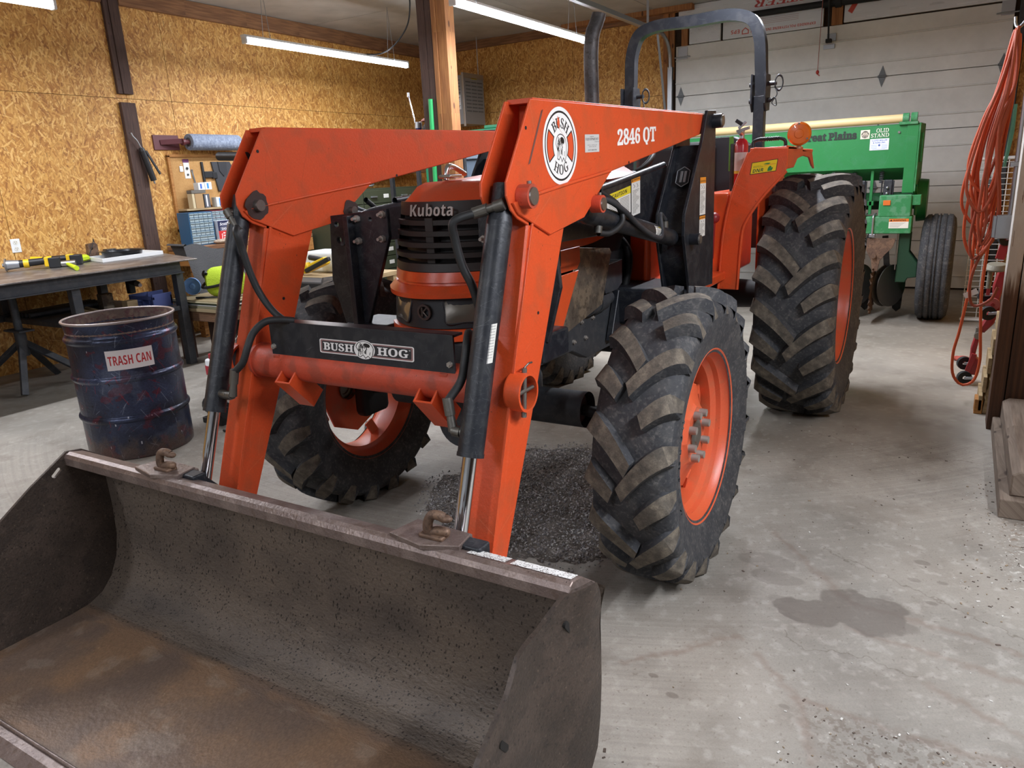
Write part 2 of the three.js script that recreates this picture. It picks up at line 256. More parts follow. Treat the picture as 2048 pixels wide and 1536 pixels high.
// bar lugs: bent bars from the middle of the tread over the shoulder, long and short in turn; phi runs from the top over the front
function lugs(tire, cx, cy, cz, o) {
  const P = (u, phi, r) => V(cx + u, cy + r * Math.cos(phi), cz + r * Math.sin(phi)), base = origin(tire);
  for (const side of [1, -1]) for (let k = 0; k < o.n; k++) {
    const phi0 = (k + (side > 0 ? 0 : 1.5)) * 2 * Math.PI / o.n + o.phase, N = 11, rows = [], tops = [], sides = [];
    for (let i = 0; i <= N; i++) {
      const t = i / N, a = clamp(t / 0.75, 0, 1), g = sstep(0.72, 1, t), u = mix(k % 2 ? 0.15 * o.w : -0.05 * o.w, 0.475 * o.w, a) + 0.022 * o.w * g, tw = (u / o.w + 0.05) / 0.53;
      const q = tw * tw * -0.45 + tw * 1.45, phi = phi0 + o.sweep * (1 - q), crown = o.crown(Math.min(Math.abs(u), 0.47 * o.w));
      const rTop = crown + o.h * (1 - 0.35 * g) - o.drop * g, rBase = crown - 0.012 - o.drop * g;
      const half = mix(o.bar * 0.4, o.bar * 0.6, t) * (1 - 0.3 * g), foot = half + o.h * 0.35;
      const at = (b, r, out) => P(side * (u + b * 0.4 * (1 - g) + out * g), phi + b / o.R * 0.92, r);
      rows.push([at(-foot, rBase, -0.012), at(-half, rTop, 0.006), at(half, rTop, 0.006), at(foot, rBase, -0.012)]);
    }
    const Q = (L, p, q, r, s2) => { if (side > 0) L.push(p, q, r, p, r, s2); else L.push(s2, r, q, s2, q, p); };
    for (let i = 0; i < N; i++) { const c = rows[i], d = rows[i + 1]; Q(tops, c[1], d[1], d[2], c[2]); Q(sides, c[0], d[0], d[1], c[1]); Q(sides, c[2], d[2], d[3], c[3]); }
    const e0 = rows[0], e1 = rows[N]; Q(sides, e0[0], e0[1], e0[2], e0[3]); Q(sides, e1[3], e1[2], e1[1], e1[0]);
    const all = [...sides, ...tops]; let m = new THREE.BufferGeometry(); m.setAttribute('position', new THREE.Float32BufferAttribute(all.flatMap((v) => [v.x, v.y, v.z]), 3)); m.computeVertexNormals(); m = boxUV(toCreasedNormals(m, 0.7)); m.translate(-base.x, -base.y, -base.z);
    m.addGroup(0, sides.length, 0); m.addGroup(sides.length, tops.length, 1);
    const mesh = new THREE.Mesh(m, [M.rubber, M.lugTop]); mesh.name = 'tread_lug'; mesh.castShadow = mesh.receiveShadow = true; tire.add(mesh);
  }
}
function wheel(name, side, sMid, cy, cz, o) {
  const cx = X(side * sMid), dirOut = V(side, 0, 0), h = o.w / 2;
  const crown = (u) => o.R - o.h - 0.10 * (u / h) ** 2 * o.h * 1.6 - 0.035 * Math.pow(clamp(u / h, 0, 1.1), 6);
  const prof = [];
  prof.push([-0.78 * h, o.rim - 0.01], [-0.84 * h, o.rim + 0.012], [-0.9 * h, mix(o.rim, o.R, 0.22)], [-1.0 * h, mix(o.rim, o.R, 0.5)], [-1.0 * h, mix(o.rim, o.R, 0.62)], [-0.95 * h, crown(0.95 * h)]);
  for (let i = -8; i <= 8; i++) prof.push([i / 9 * h * 0.97, crown(Math.abs(i / 9 * h))]);
  prof.push([0.95 * h, crown(0.95 * h)], [1.0 * h, mix(o.rim, o.R, 0.62)], [1.0 * h, mix(o.rim, o.R, 0.5)], [0.9 * h, mix(o.rim, o.R, 0.22)], [0.84 * h, o.rim + 0.012], [0.78 * h, o.rim - 0.01]);
  const tire = part(T, name, tireGeo(cx, cy, cz, prof, 72), M.rubber, 'black ribbed farm tyre on an orange rim');
  lugs(tire, cx, cy, cz, { ...o, crown });
  const rb = o.rim, rimP = [[-0.8 * h, rb + 0.012], [-0.82 * h, rb + 0.004], [-0.74 * h, rb - 0.012], [-0.5 * h, rb - 0.03], [-0.4 * h, rb - 0.05], [0.1 * h, rb - 0.055], [0.3 * h, rb - 0.05], [0.42 * h, rb - 0.03], [0.55 * h, rb - 0.026], [0.66 * h, rb - 0.012], [0.78 * h, rb - 0.006], [0.83 * h, rb + 0.004], [0.8 * h, rb + 0.012]];
  part(tire, 'rim', toCreasedNormals(tireGeo(cx, cy, cz, side > 0 ? rimP : rimP.map(([a, b]) => [-a, b]).reverse(), 72), 0.5), M.orangeRim, 'orange steel wheel rim');
  // dished centre with eight nuts
  const f = o.face * side; const dp = o.disc;
  const disc = lathe([[o.cap, 0], [dp * 0.52, 0.004], [dp * 0.58, -0.008], [dp * 0.75, -0.026], [dp, -0.045], [dp, -0.053], [dp * 0.75, -0.034], [o.cap, -0.01]], V(cx + f, cy, cz), dirOut, 8, 0.4);
  const d = part(tire, 'wheel_disc', disc, M.orangeRim);
  const cap = lathe([[0, 0.014], [o.cap * 0.55, 0.014], [o.cap * 0.6, 0.008], [o.cap, 0.006], [o.cap, -0.02]], V(cx + f, cy, cz), dirOut, 24); part(tire, 'hub_cap', cap, M.steel);
  for (let k = 0; k < 8; k++) { const a = (k + 0.35) * Math.PI / 4, c = V(cx + f, cy + o.nut * Math.cos(a), cz + o.nut * Math.sin(a)); part(tire, 'lug_nut', hexBolt(c, dirOut, 0.016, 0.03), M.bolt); }
  for (let k = 0; k < 8; k += 1) { const a = (k + 0.5) * Math.PI / 4, c = V(cx + f - side * 0.05, cy + (dp + 0.02) * Math.cos(a), cz + (dp + 0.02) * Math.sin(a)), e = V(cx + f - side * 0.07, cy + (rb - 0.04) * Math.cos(a), cz + (rb - 0.04) * Math.sin(a)); if (k % 2 === 0) part(tire, 'rim_clip', bar(V(c.x, mix(cy, c.y, 0.9), mix(cz, c.z, 0.9)), e, 0.05, 0.012, V(1, 0, 0)), M.orangeRim); }
  return tire;
}
const FR = { w: 0.285, R: 0.556, h: 0.036, rim: 0.326, n: 20, sweep: 0.28, bar: 0.06, drop: 0.055, phase: 0.1, face: 0.066, disc: 0.215, cap: 0.058, nut: 0.088 };
const RR = { w: 0.435, R: 0.735, h: 0.045, rim: 0.405, n: 24, sweep: 0.28, bar: 0.07, drop: 0.08, phase: 0.05, face: 0.02, disc: 0.27, cap: 0.075, nut: 0.12 };
const tFL = wheel('front_tire', 1, 0.817, 0.532, -2.585, FR);
wheel('front_tire', -1, 0.817, 0.532, -2.585, FR);
wheel('rear_tire', 1, 0.917, 0.7, -4.855, RR);
wheel('rear_tire', -1, 0.917, 0.7, -4.855, RR);
{ // raised lettering on the sidewall of the near front tyre
  const L = [], txt = 'TRACTION', c = V(X(0.817) + 0.134, 0.532, -2.585), r = 0.405;
  [...txt].forEach((ch, i) => { const a = 1.95 - i * 0.115; const g = new TextGeometry(ch, { font: fontBold, size: 0.034, depth: 0.006, curveSegments: 3, bevelEnabled: false }); g.center(); g.rotateY(Math.PI / 2); g.rotateX(a - Math.PI); g.translate(c.x, c.y + r * Math.cos(a), c.z + r * Math.sin(a)); L.push(g); });
  part(tFL, 'sidewall_lettering', L, M.rubber);
}

// --- axle, engine and frame
part(T, 'front_axle', [cyl(V(X(-0.47), 0.6, -2.52), V(X(0.47), 0.6, -2.52), 0.072, 0.072, 28, true), cyl(V(X(-0.44), 0.6, -2.52), V(X(0.44), 0.6, -2.52), 0.06, 0.06, 20), bx(X(-0.2), X(0.2), 0.5, 0.74, -2.7, -2.38, 0.06), cyl(V(X(0), 0.55, -2.3), V(X(0), 0.55, -2.75), 0.1, 0.1, 24)], M.frameGrey);
for (const s of [-1, 1]) { part(T, 'steering_knuckle', [cyl(V(X(s * 0.44), 0.59, -2.54), V(X(s * 0.78), 0.54, -2.585), 0.022), bx(X(s * 0.68), X(s * 0.76), 0.42, 0.66, -2.68, -2.5, 0.03), cyl(V(X(s * 0.6), 0.545, -2.68), V(X(s * 0.2), 0.56, -2.68), 0.014)], M.blackFlat); part(T, 'rear_axle', [cyl(V(X(s * 0.15), 0.7, -4.855), V(X(s * 0.8), 0.7, -4.855), 0.11, 0.075, 20)], M.blackFlat); }
const frame = part(T, 'frame_rail', [plateX([[-2.15, 0.97], [-2.3, 0.9], [-3.6, 0.88], [-3.6, 0.68], [-3.0, 0.68], [-2.85, 0.745], [-2.15, 0.755]], X(0.2), X(0.245), 0.004), plateX([[-2.15, 0.97], [-2.3, 0.9], [-3.6, 0.88], [-3.6, 0.68], [-3.0, 0.68], [-2.85, 0.745], [-2.15, 0.755]], X(-0.245), X(-0.2), 0.004), bx(X(-0.22), X(0.22), 0.74, 0.93, -2.5, -2.16, 0.02)], M.frameGrey);
for (const [z, y] of [[-2.72, 0.86], [-2.82, 0.862], [-2.94, 0.86], [-3.06, 0.858], [-2.76, 0.79], [-2.86, 0.785], [-2.98, 0.78]]) part(frame, 'bolt', hexBolt(V(X(0.245), y, z), V(1, 0, 0), 0.011, 0.009, 0.006), M.bolt);
part(T, 'engine_block', [bx(X(-0.19), X(0.19), 0.72, 1.3, -3.5, -2.5, 0.02), bx(X(-0.22), X(0.22), 0.6, 1.1, -4.9, -3.4, 0.05), bx(X(0.1), X(0.25), 0.98, 1.24, -3.45, -2.98, 0.02), bx(X(-0.24), X(0.24), 0.96, 1.38, -2.46, -2.36, 0.01)], M.blackFlat);
part(T, 'starter_motor', [cyl(V(X(0.25), 0.925, -2.98), V(X(0.25), 0.925, -3.16), 0.05, 0.05, 20), cyl(V(X(0.25), 0.925, -3.16), V(X(0.25), 0.925, -3.24), 0.04, 0.032, 16), cyl(V(X(0.25), 0.985, -3.04), V(X(0.25), 0.985, -3.15), 0.024, 0.024, 14), ring(V(X(0.25), 0.925, -3.06), V(0, 0, -1), 0.048, 0.054, 0.02)], M.frameGrey);
part(T, 'battery_shelf', [plateX([[-3.0, 1.09], [-3.28, 1.1], [-3.28, 0.99], [-3.22, 0.965], [-3.09, 0.965]], X(0.29), X(0.305)), bx(X(0.18), X(0.3), 1.085, 1.1, -3.28, -3.0)], M.darkSteel);
part(T, 'engine_hose', [pipe([V(X(0.28), 0.86, -2.62), V(X(0.285), 0.9, -2.8), V(X(0.27), 0.94, -2.96), V(X(0.24), 1.02, -3.02)], 0.018, 10), pipe([V(X(0.26), 1.08, -2.95), V(X(0.28), 0.98, -2.98), V(X(0.27), 0.92, -2.94)], 0.01, 8), pipe([V(X(0.2), 1.22, -3.42), V(X(0.27), 1.12, -3.44), V(X(0.26), 0.95, -3.42), V(X(0.22), 0.82, -3.4)], 0.02, 10)], M.hose);
part(T, 'data_plate', decal(V(X(0.2465), 0.765, -2.52), V(0, 0, -0.075), V(0, 0.085, 0)), printMat(canvasTex(96, 108, (c) => { c.fillStyle = '#24272b'; c.fillRect(0, 0, 96, 108); c.strokeStyle = '#bbb'; c.strokeRect(4, 4, 88, 100); c.fillStyle = '#aaa'; for (let i = 0; i < 4; i++) c.fillRect(12, 14 + i * 9, 70 - i * 9, 3); c.fillStyle = '#e6e6e2'; c.fillRect(16, 56, 64, 16); c.fillRect(16, 80, 64, 16); })));
part(T, 'heat_shield', [plateX([[-2.79, 1.205], [-3.11, 1.17], [-3.13, 1.15], [-3.02, 0.93], [-2.68, 0.872], [-2.61, 0.885]], X(0.31), X(0.316), 0.001)], M.shield, 'dull steel side shield of the engine');

// --- hood
const noseZ = (s, y) => -2.14 - 0.24 * (y - 1.05) - 2.2 * s * s;
const hoodW = (d) => 0.27 + 0.045 * sstep(0, 0.8, d);
const hoodPt = (s, d) => { const w = hoodW(d), yt = 1.425 + 0.072 * clamp(d / 0.11, 0, 1) + 0.045 * sstep(0.1, 1.15, d); return V(X(s * w), yt - 0.055 * clamp(d / 0.1, 0, 1) * clamp((Math.abs(s) - 0.7) / 0.3, 0, 1) - 0.008 * s * s, noseZ(s * 0.27, 1.425) * (1 - d / 1.3) + (-3.55) * (d / 1.3)); };
const skirtBottom = (d) => mix(1.205, 1.26, sstep(0.5, 1.1, d));
const hood = part(T, 'hood', [grid(28, 26, (u, v) => hoodPt(u * 2 - 1, v * 1.2)), ...[-1, 1].map((s) => grid(2, 26, (u, v) => { const d = v * 1.2, p = hoodPt(s, d), b = skirtBottom(d); return V(p.x + s * 0.004 * u, mix(p.y, b, u), p.z); })), grid(12, 6, (u, v) => { const p = hoodPt(u * 2 - 1, 1.2); return V(p.x, mix(p.y, 1.25, v), p.z); })], M.hoodOrange, 'faded orange engine hood');
part(hood, 'hood_latch', [pipe([V(X(-0.03), 1.5, -2.37), V(X(-0.03), 1.545, -2.385), V(X(-0.03), 1.548, -2.42), V(X(-0.03), 1.52, -2.5)], 0.011, 8), bx(X(-0.06), X(0.0), 1.505, 1.52, -2.44, -2.36, 0.006)], M.chrome, 'silver bonnet release handle');
for (const s of [-1, 1]) {
  part(T, 'side_panel', [plateX([[-2.45, 1.21], [-2.8, 1.21], [-2.8, 1.145], [-2.77, 1.12], [-2.45, 1.12]], X(s * 0.312), X(s * 0.318)), plateX([[-2.43, 1.108], [-2.785, 1.113], [-2.615, 0.885], [-2.46, 0.875]], X(s * 0.312), X(s * 0.318))], M.hoodOrange);
  part(T, 'side_screen', [plateX([[-2.47, 1.27], [-2.62, 1.27], [-2.62, 1.15], [-2.59, 1.14], [-2.47, 1.14]], X(s * 0.3185), X(s * 0.3205), 0)], M.grille);
}
part(hood, 'side_lettering', decal(V(X(0.318), 1.385, -2.92), V(0, 0, -0.52), V(0, 0.085, 0)).translate(0.004, 0, 0), printMat(canvasTex(512, 96, (c) => { c.fillStyle = '#b8462f'; c.fillRect(0, 0, 512, 96); c.font = 'bold 98px sans-serif'; c.fillStyle = '#8f8a87'; c.strokeStyle = '#3c2f2d'; c.lineWidth = 8; c.textAlign = 'center'; c.textBaseline = 'middle'; c.strokeText('KUBOTA', 256, 52, 500); c.fillText('KUBOTA', 256, 52, 500); }), 0.5));
// front: curved strips at given heights
function strip(y0, y1, out0, out1, sw = 0.27, back = 0.0) { return grid(24, 1, (u, v) => { const s = (u * 2 - 1) * sw, y = mix(y0, y1, v), o = mix(out0, out1, v); const nz = noseZ(s, y) + o; return V(X(s * (1 + 0.0 * back)), y, nz - back); }); }
function bandSolid(y0, y1, o0, o1, sw, depth = 0.03) { return [strip(y0, y1, o0, o1, sw), grid(24, 1, (u, v) => { const s = (u * 2 - 1) * sw; return V(X(s), y1, noseZ(s, y1) + o1 - depth * v); }), grid(24, 1, (u, v) => { const s = (u * 2 - 1) * sw; return V(X(s), y0, noseZ(s, y0) + o0 - depth * v); })]; }
const grille = part(T, 'grille', [bandSolid(1.378, 1.427, 0, 0.002, 0.272, 0.05), bandSolid(1.178, 1.207, 0.004, 0.004, 0.272, 0.06), strip(1.2, 1.385, -0.05, -0.05, 0.262), ...[-1, 1].map((s) => grid(2, 1, (u, v) => V(X(s * 0.27), mix(1.178, 1.427, v), noseZ(0.27, mix(1.178, 1.427, v)) - 0.09 * u)))], M.grille);
for (const y of [1.352, 1.313, 1.273, 1.235]) part(grille, 'grille_bar', bandSolid(y - 0.009, y + 0.009, 0.008, 0.014, 0.275, 0.055), M.grille, 'dusty brown horizontal grille bar');
part(grille, 'grille_post', [plateZ([[X(-0.018), 1.2], [X(0.018), 1.2], [X(0.018), 1.37], [X(-0.018), 1.37]], -2.235, -2.2)], M.grille);
part(grille, 'front_badge', [new TextGeometry('Kubota', { font: fontBold, size: 0.042, depth: 0.006, curveSegments: 4, bevelEnabled: false }).center().rotateX(-0.2).translate(X(0.012), 1.398, -2.209)], mat(0x8e827c, 0.35, 0.6), 'raised silver lettering on the grille');
part(T, 'nose_band', [bandSolid(1.14, 1.176, 0.004, 0.004, 0.272, 0.05), bandSolid(1.122, 1.14, -0.008, -0.008, 0.268, 0.04)], M.hoodOrange);
part(T, 'nose_lip', [bandSolid(1.088, 1.105, 0.035, 0.04, 0.292, 0.0), bandSolid(1.105, 1.128, 0.04, 0.005, 0.29, 0.05), grid(24, 1, (u, v) => { const s = (u * 2 - 1) * 0.29; return V(X(s), 1.088, noseZ(s, 1.088) + 0.035 - 0.07 * v); })], M.hoodOrange);
const lampBox = part(T, 'headlamp_panel', [bandSolid(0.975, 1.09, -0.012, 0.0, 0.268, 0.08)], M.plastic);
for (const s of [-1, 1]) {
  const P = (a, b, o) => { const ss = s * a; return V(X(ss), b, noseZ(ss, b) - 0.006 + o); };
  const c = [P(0.075, 1.075, 0), P(0.2, 1.07, 0), P(0.2, 1.0, 0), P(0.088, 0.995, 0)];
  part(lampBox, 'headlamp', [grid(6, 3, (u, v) => { const a = V().lerpVectors(c[0], c[1], u), b = V().lerpVectors(c[3], c[2], u), q = V().lerpVectors(b, a, v); q.z += 0.012 * Math.sin(Math.PI * u) * Math.sin(Math.PI * v) + 0.006; return q; })], new THREE.MeshPhysicalMaterial({ color: 0x5f594f, roughness: 0.3, metalness: 0.3, clearcoat: 0.8, side: THREE.DoubleSide }), 'dusty clear headlamp glass');
  part(lampBox, 'headlamp_surround', [pipe([...c, c[0]].flatMap((q, i, a) => i < 4 ? [q, V().lerpVectors(q, a[i + 1], 0.5)] : []), 0.006, 6, 40, true)], M.plastic);
}
part(lampBox, 'round_emblem', [ring(V(X(0), 1.036, -2.138), V(0, -0.05, 1).normalize(), 0.022, 0.03, 0.008, 28), bx(X(-0.013), X(-0.006), 1.018, 1.054, -2.142, -2.13), bar(V(X(-0.006), 1.036, -2.134), V(X(0.013), 1.053, -2.134), 0.006, 0.006), bar(V(X(-0.006), 1.036, -2.134), V(X(0.013), 1.018, -2.134), 0.006, 0.006)], mat(0x6d6560, 0.35, 0.7));
part(T, 'nose_skid', [bandSolid(0.93, 0.972, 0.0, 0.006, 0.25, 0.2)], M.hoodOrange);

// --- exhaust stack
{ const c = new THREE.CatmullRomCurve3([V(X(0.247), 1.45, -3.1), V(X(0.247), 1.8, -3.1), V(X(0.247), 2.0, -3.1), V(X(0.25), 2.07, -3.115), V(X(0.262), 2.135, -3.155)]);
  const g = new THREE.TubeGeometry(c, 40, 0.031, 20), p = g.attributes.position; for (let i = 0; i < p.count; i++) if (p.getY(i) > 2.09) { const k = clamp((p.getY(i) - 2.09) / 0.03, 0, 1); p.setY(i, p.getY(i) + 0.5 * (-(p.getZ(i) + 3.13)) * k); } g.computeVertexNormals();
  part(T, 'exhaust_stack', [g, new THREE.TubeGeometry(c, 40, 0.028, 20)], mat(0xffffff, 0.55, 0.6, { map: rustTex(0x4c4a4a, 0x5d5a59, 0x3c3532, 66, 0.4, 300) }), 'dark steel exhaust stack with slanted tip'); }

// --- operator station
part(T, 'dashboard', [bx(X(-0.24), X(0.24), 1.1, 1.47, -3.9, -3.52, 0.03), bx(X(-0.26), X(0.26), 1.25, 1.5, -3.62, -3.52, 0.02)], M.plastic);
{ const tilt = new THREE.Matrix4().makeRotationX(-1.0).setPosition(X(0), 1.56, -3.98); part(T, 'steering_wheel', [new THREE.TorusGeometry(0.19, 0.016, 10, 40).applyMatrix4(tilt), ...[0, 1, 2].map((k) => cyl(V(0, 0, 0), V(0.18 * Math.cos(k * 2.09 + 0.5), 0.18 * Math.sin(k * 2.09 + 0.5), 0), 0.009).applyMatrix4(tilt)), cyl(V(0, 0, -0.02), V(0, 0, 0.02), 0.04).applyMatrix4(tilt), cyl(V(X(0), 1.45, -3.84), V(X(0), 1.55, -3.97), 0.025)], M.plastic); }
part(T, 'seat', [bx(X(-0.27), X(0.27), 1.06, 1.16, -4.86, -4.4, 0.05), bx(X(-0.27), X(0.27), 1.14, 1.66, -5.0, -4.88, 0.05)], M.plastic);
part(T, 'seat_side_cover', [plateZ([[X(0.15), 1.34], [X(0.5), 1.34], [X(0.47), 1.62], [X(0.36), 1.68], [X(0.22), 1.68]], -5.1, -4.98, 0.004)], mat(0x2b2e33, 0.6));
part(T, 'floor_pan', [bx(X(-0.55), X(0.55), 0.88, 0.93, -4.5, -3.55, 0.01), bx(X(-0.5), X(0.5), 0.93, 1.12, -5.0, -4.4, 0.02), bx(X(0.4), X(0.56), 0.9, 1.36, -4.75, -4.2, 0.02), bx(X(-0.56), X(-0.4), 0.9, 1.36, -4.75, -4.2, 0.02), bx(X(0.2), X(0.34), 0.95, 1.3, -3.72, -3.55, 0.02)], M.hoodOrange);
part(T, 'lever_knob', [new THREE.SphereGeometry(0.03, 16, 12).translate(X(0.5), 1.23, -4.12), cyl(V(X(0.5), 1.21, -4.12), V(X(0.47), 1.0, -4.2), 0.008)], M.redPaint, 'red round lever knob');
part(T, 'foot_step', [...[0, 1, 2, 3, 4, 5].map((k) => bx(X(0.3), X(0.52), 0.86 - k * 0.022, 0.874 - k * 0.022, -3.78, -3.62)), bx(X(0.3), X(0.31), 0.72, 0.9, -3.78, -3.62), bx(X(0.51), X(0.52), 0.72, 0.9, -3.78, -3.62)], M.blackFlat);

// --- fenders
function fenderOf(s) {
  const P = (x, y) => [X(s * (x - XC)), y];
  const face = [P(-1.012, 1.561), P(-0.982, 1.588), P(-0.809, 1.577), P(-0.809, 1.522), P(-0.816, 1.459), P(-0.942, 1.315), P(-1.01, 1.21), P(-1.026, 1.17), P(-1.048, 0.827), P(-1.155, 0.829), P(-1.129, 1.174), P(-1.088, 1.364)];
  const f = part(T, 'fender', [plateZ(s > 0 ? face : face.slice().reverse(), -4.2, -4.185, 0.004)], M.orange, 'orange rear mudguard');
  // top and side turned back over the tyre
  const xi = X(s * 0.685), xo = X(s * 0.858);
  const side = [[-4.19, 1.588], [-4.9, 1.555], [-5.0, 1.46], [-4.93, 1.475], [-4.82, 1.525], [-4.62, 1.535], [-4.45, 1.52], [-4.36, 1.475], [-4.19, 1.47]];
  part(f, 'fender_top', [bx(Math.min(X(s * 0.66), xo), Math.max(X(s * 0.66), xo), 1.565, 1.585, -4.6, -4.19, 0.006), bx(Math.min(X(s * 0.66), xo), Math.max(X(s * 0.66), xo), 1.553, 1.573, -4.92, -4.58, 0.006), plateX(side, xo - s * 0.012, xo, 0.003)], M.orange);
  part(f, 'fender_inner', [plateX([[-4.42, 1.57], [-4.92, 1.56], [-5.2, 1.3], [-5.3, 0.9], [-4.42, 0.85]], X(s * 0.66), X(s * 0.67), 0.002)], M.hoodOrange);
  // rolled edge down the inner side of the neck
  part(f, 'fender_edge', [pipe([V(X(s * 0.853), 1.46, -4.19), V(X(s * 0.725), 1.313, -4.186), V(X(s * 0.657), 1.205, -4.184), V(X(s * 0.641), 1.165, -4.184), V(X(s * 0.619), 0.83, -4.186)], 0.008, 8, 30), pipe([V(X(s * 0.655), 1.561, -4.19), V(X(s * 0.579), 1.364, -4.19), V(X(s * 0.538), 1.174, -4.19), V(X(s * 0.512), 0.83, -4.19)], 0.008, 8, 30)], M.orange);
  return f;
}
const fL = fenderOf(1); fenderOf(-1);
part(fL, 'grab_handle', [pipe([V(-1.0, 1.588, -4.23), V(-1.0, 1.615, -4.235), V(-0.975, 1.627, -4.24), V(-0.9, 1.627, -4.245), V(-0.865, 1.627, -4.25), V(-0.842, 1.615, -4.255), V(-0.838, 1.582, -4.26)], 0.009, 10, 40), ...[...Array(9)].map((_, i) => ring(V(-0.965 + i * 0.011, 1.627, -4.241 - i * 0.0004), V(1, 0, 0), 0.007, 0.0115, 0.005, 12)), cyl(V(-1.0, 1.583, -4.23), V(-1.0, 1.592, -4.23), 0.016), cyl(V(-0.838, 1.577, -4.26), V(-0.838, 1.588, -4.26), 0.016)], M.plastic, 'black grab handle');
{ const amber = part(fL, 'marker_lamp', [lathe([[0.0, 0.028], [0.022, 0.027], [0.024, 0.022], [0.05, 0.02], [0.058, 0.012], [0.06, 0]], V(-0.785, 1.645, -4.33), V(0.1, 0, 1).normalize(), 36)], new THREE.MeshPhysicalMaterial({ color: 0xd9670a, roughness: 0.25, clearcoat: 0.6, side: THREE.DoubleSide, emissive: 0x000000 }), 'round amber warning lamp');
  part(amber, 'lamp_housing', [cyl(V(-0.785, 1.645, -4.33), V(-0.789, 1.645, -4.37), 0.061, 0.055, 36), cyl(V(-0.787, 1.57, -4.35), V(-0.787, 1.6, -4.35), 0.012)], mat(0xb98c6a, 0.5));
  for (let k = 0; k < 3; k++) part(amber, 'screw', [cyl(V(-0.785 + 0.051 * Math.cos(k * 2.09 + 1.57), 1.645 + 0.051 * Math.sin(k * 2.09 + 1.57), -4.318), V(-0.785 + 0.051 * Math.cos(k * 2.09 + 1.57), 1.645 + 0.051 * Math.sin(k * 2.09 + 1.57), -4.306), 0.005, 0.005, 8)], M.steel); }
part(fL, 'agency_sticker', decal(V(-1.0, 1.448, -4.1835), V(0.135, 0.014, 0), V(0.008, 0.062, 0)), printMat(canvasTex(256, 128, (c) => { c.fillStyle = '#e8c51a'; c.fillRect(0, 0, 256, 128); c.strokeStyle = '#3a3a20'; c.lineWidth = 6; c.strokeRect(3, 3, 250, 122); c.fillStyle = '#1f4e33'; c.font = 'bold 52px sans-serif'; c.fillText('DNR', 20, 112, 128); c.font = '10px sans-serif'; c.fillText('DEPARTMENT OF', 22, 50); c.fillText('NATURAL RESOURCES', 22, 62); c.fillStyle = '#2f7a3a'; c.beginPath(); c.moveTo(120, 36); c.quadraticCurveTo(150, 22, 190, 34); c.lineTo(170, 44); c.quadraticCurveTo(140, 40, 120, 36); c.fill(); c.beginPath(); c.moveTo(170, 116); c.quadraticCurveTo(165, 76, 188, 62); c.quadraticCurveTo(206, 66, 202, 84); c.lineTo(218, 80); c.quadraticCurveTo(220, 104, 208, 116); c.fill(); c.strokeStyle = '#d4542c'; c.lineWidth = 4; c.beginPath(); c.moveTo(130, 56); c.quadraticCurveTo(180, 42, 240, 50); c.stroke(); })), 'yellow state agency sticker');

// --- roll bar
{ const zr = -5.27, g = [], w = 0.07, pts = [V(X(0.465), 1.93, zr), V(X(0.455), 2.12, zr), V(X(0.44), 2.28, zr), V(X(0.39), 2.39, zr), V(X(0.28), 2.435, zr), V(X(0), 2.437, zr), V(X(-0.28), 2.435, zr), V(X(-0.38), 2.395, zr), V(X(-0.43), 2.28, zr), V(X(-0.44), 2.12, zr), V(X(-0.445), 1.93, zr)];
  const crv = new THREE.CatmullRomCurve3(pts, false, 'centripetal');
  const N = 80, P = crv.getSpacedPoints(N), rows = P.map((p, i) => { const t = crv.getTangentAt(i / N), n = V(-t.y, t.x, 0).normalize(); return [[-1, -1], [1, -1], [1, 1], [-1, 1]].map(([a, b]) => V(p.x + n.x * a * w / 2, p.y + n.y * a * w / 2, zr + b * w / 2)); });
  const L = []; for (let i = 0; i < N; i++) for (let k = 0; k < 4; k++) { const a = rows[i][k], b = rows[i + 1][k], c = rows[i + 1][(k + 1) % 4], d = rows[i][(k + 1) % 4]; L.push(a, b, c, a, c, d); }
  const gg = new THREE.BufferGeometry(); gg.setAttribute('position', new THREE.Float32BufferAttribute(L.flatMap((v) => [v.x, v.y, v.z]), 3)); gg.computeVertexNormals(); g.push(toCreasedNormals(gg, 0.5));
  const rops = part(T, 'roll_bar', g, M.blackSatin, 'dark grey folding roll bar');
  for (const s of [1, -1]) {
    const x = X(s * (s > 0 ? 0.455 : 0.448));
    part(rops, 'roll_bar_post', [bx(x - 0.035, x + 0.035, 0.95, 1.93, zr - 0.035, zr + 0.035, 0.006)], M.blackSatin);
    const pl = [[zr + 0.065, 2.06], [zr - 0.055, 2.06], [zr - 0.075, 1.98], [zr - 0.06, 1.84], [zr + 0.03, 1.83], [zr + 0.07, 1.88]];
    part(rops, 'hinge_plate', [plateX(pl, x + 0.037, x + 0.049, 0.002), plateX(pl, x - 0.049, x - 0.037, 0.002)], M.blackSatin);
    part(rops, 'hinge_pin', [cyl(V(x - 0.07, 2.0, zr), V(x + 0.1, 2.0, zr), 0.013), ...hexBolt(V(x + 0.049, 1.9, zr), V(1, 0, 0), 0.018, 0.02, 0.015), ...hexBolt(V(x - 0.049, 1.9, zr), V(-1, 0, 0), 0.018, 0.02)], M.plastic);
    part(rops, 'pin_loop', [new THREE.TorusGeometry(0.035, 0.006, 8, 24).scale(0.7, 1.3, 1).rotateY(0.4).translate(x + 0.115, 2.0, zr), pipe([V(x + 0.09, 1.98, zr), V(x + 0.11, 1.93, zr + 0.02), V(x + 0.08, 1.88, zr + 0.02), V(x + 0.11, 1.86, zr + 0.03), V(x + 0.1, 1.91, zr + 0.03), V(x + 0.07, 1.9, zr)], 0.0035, 6, 40)], M.plastic);
  } }
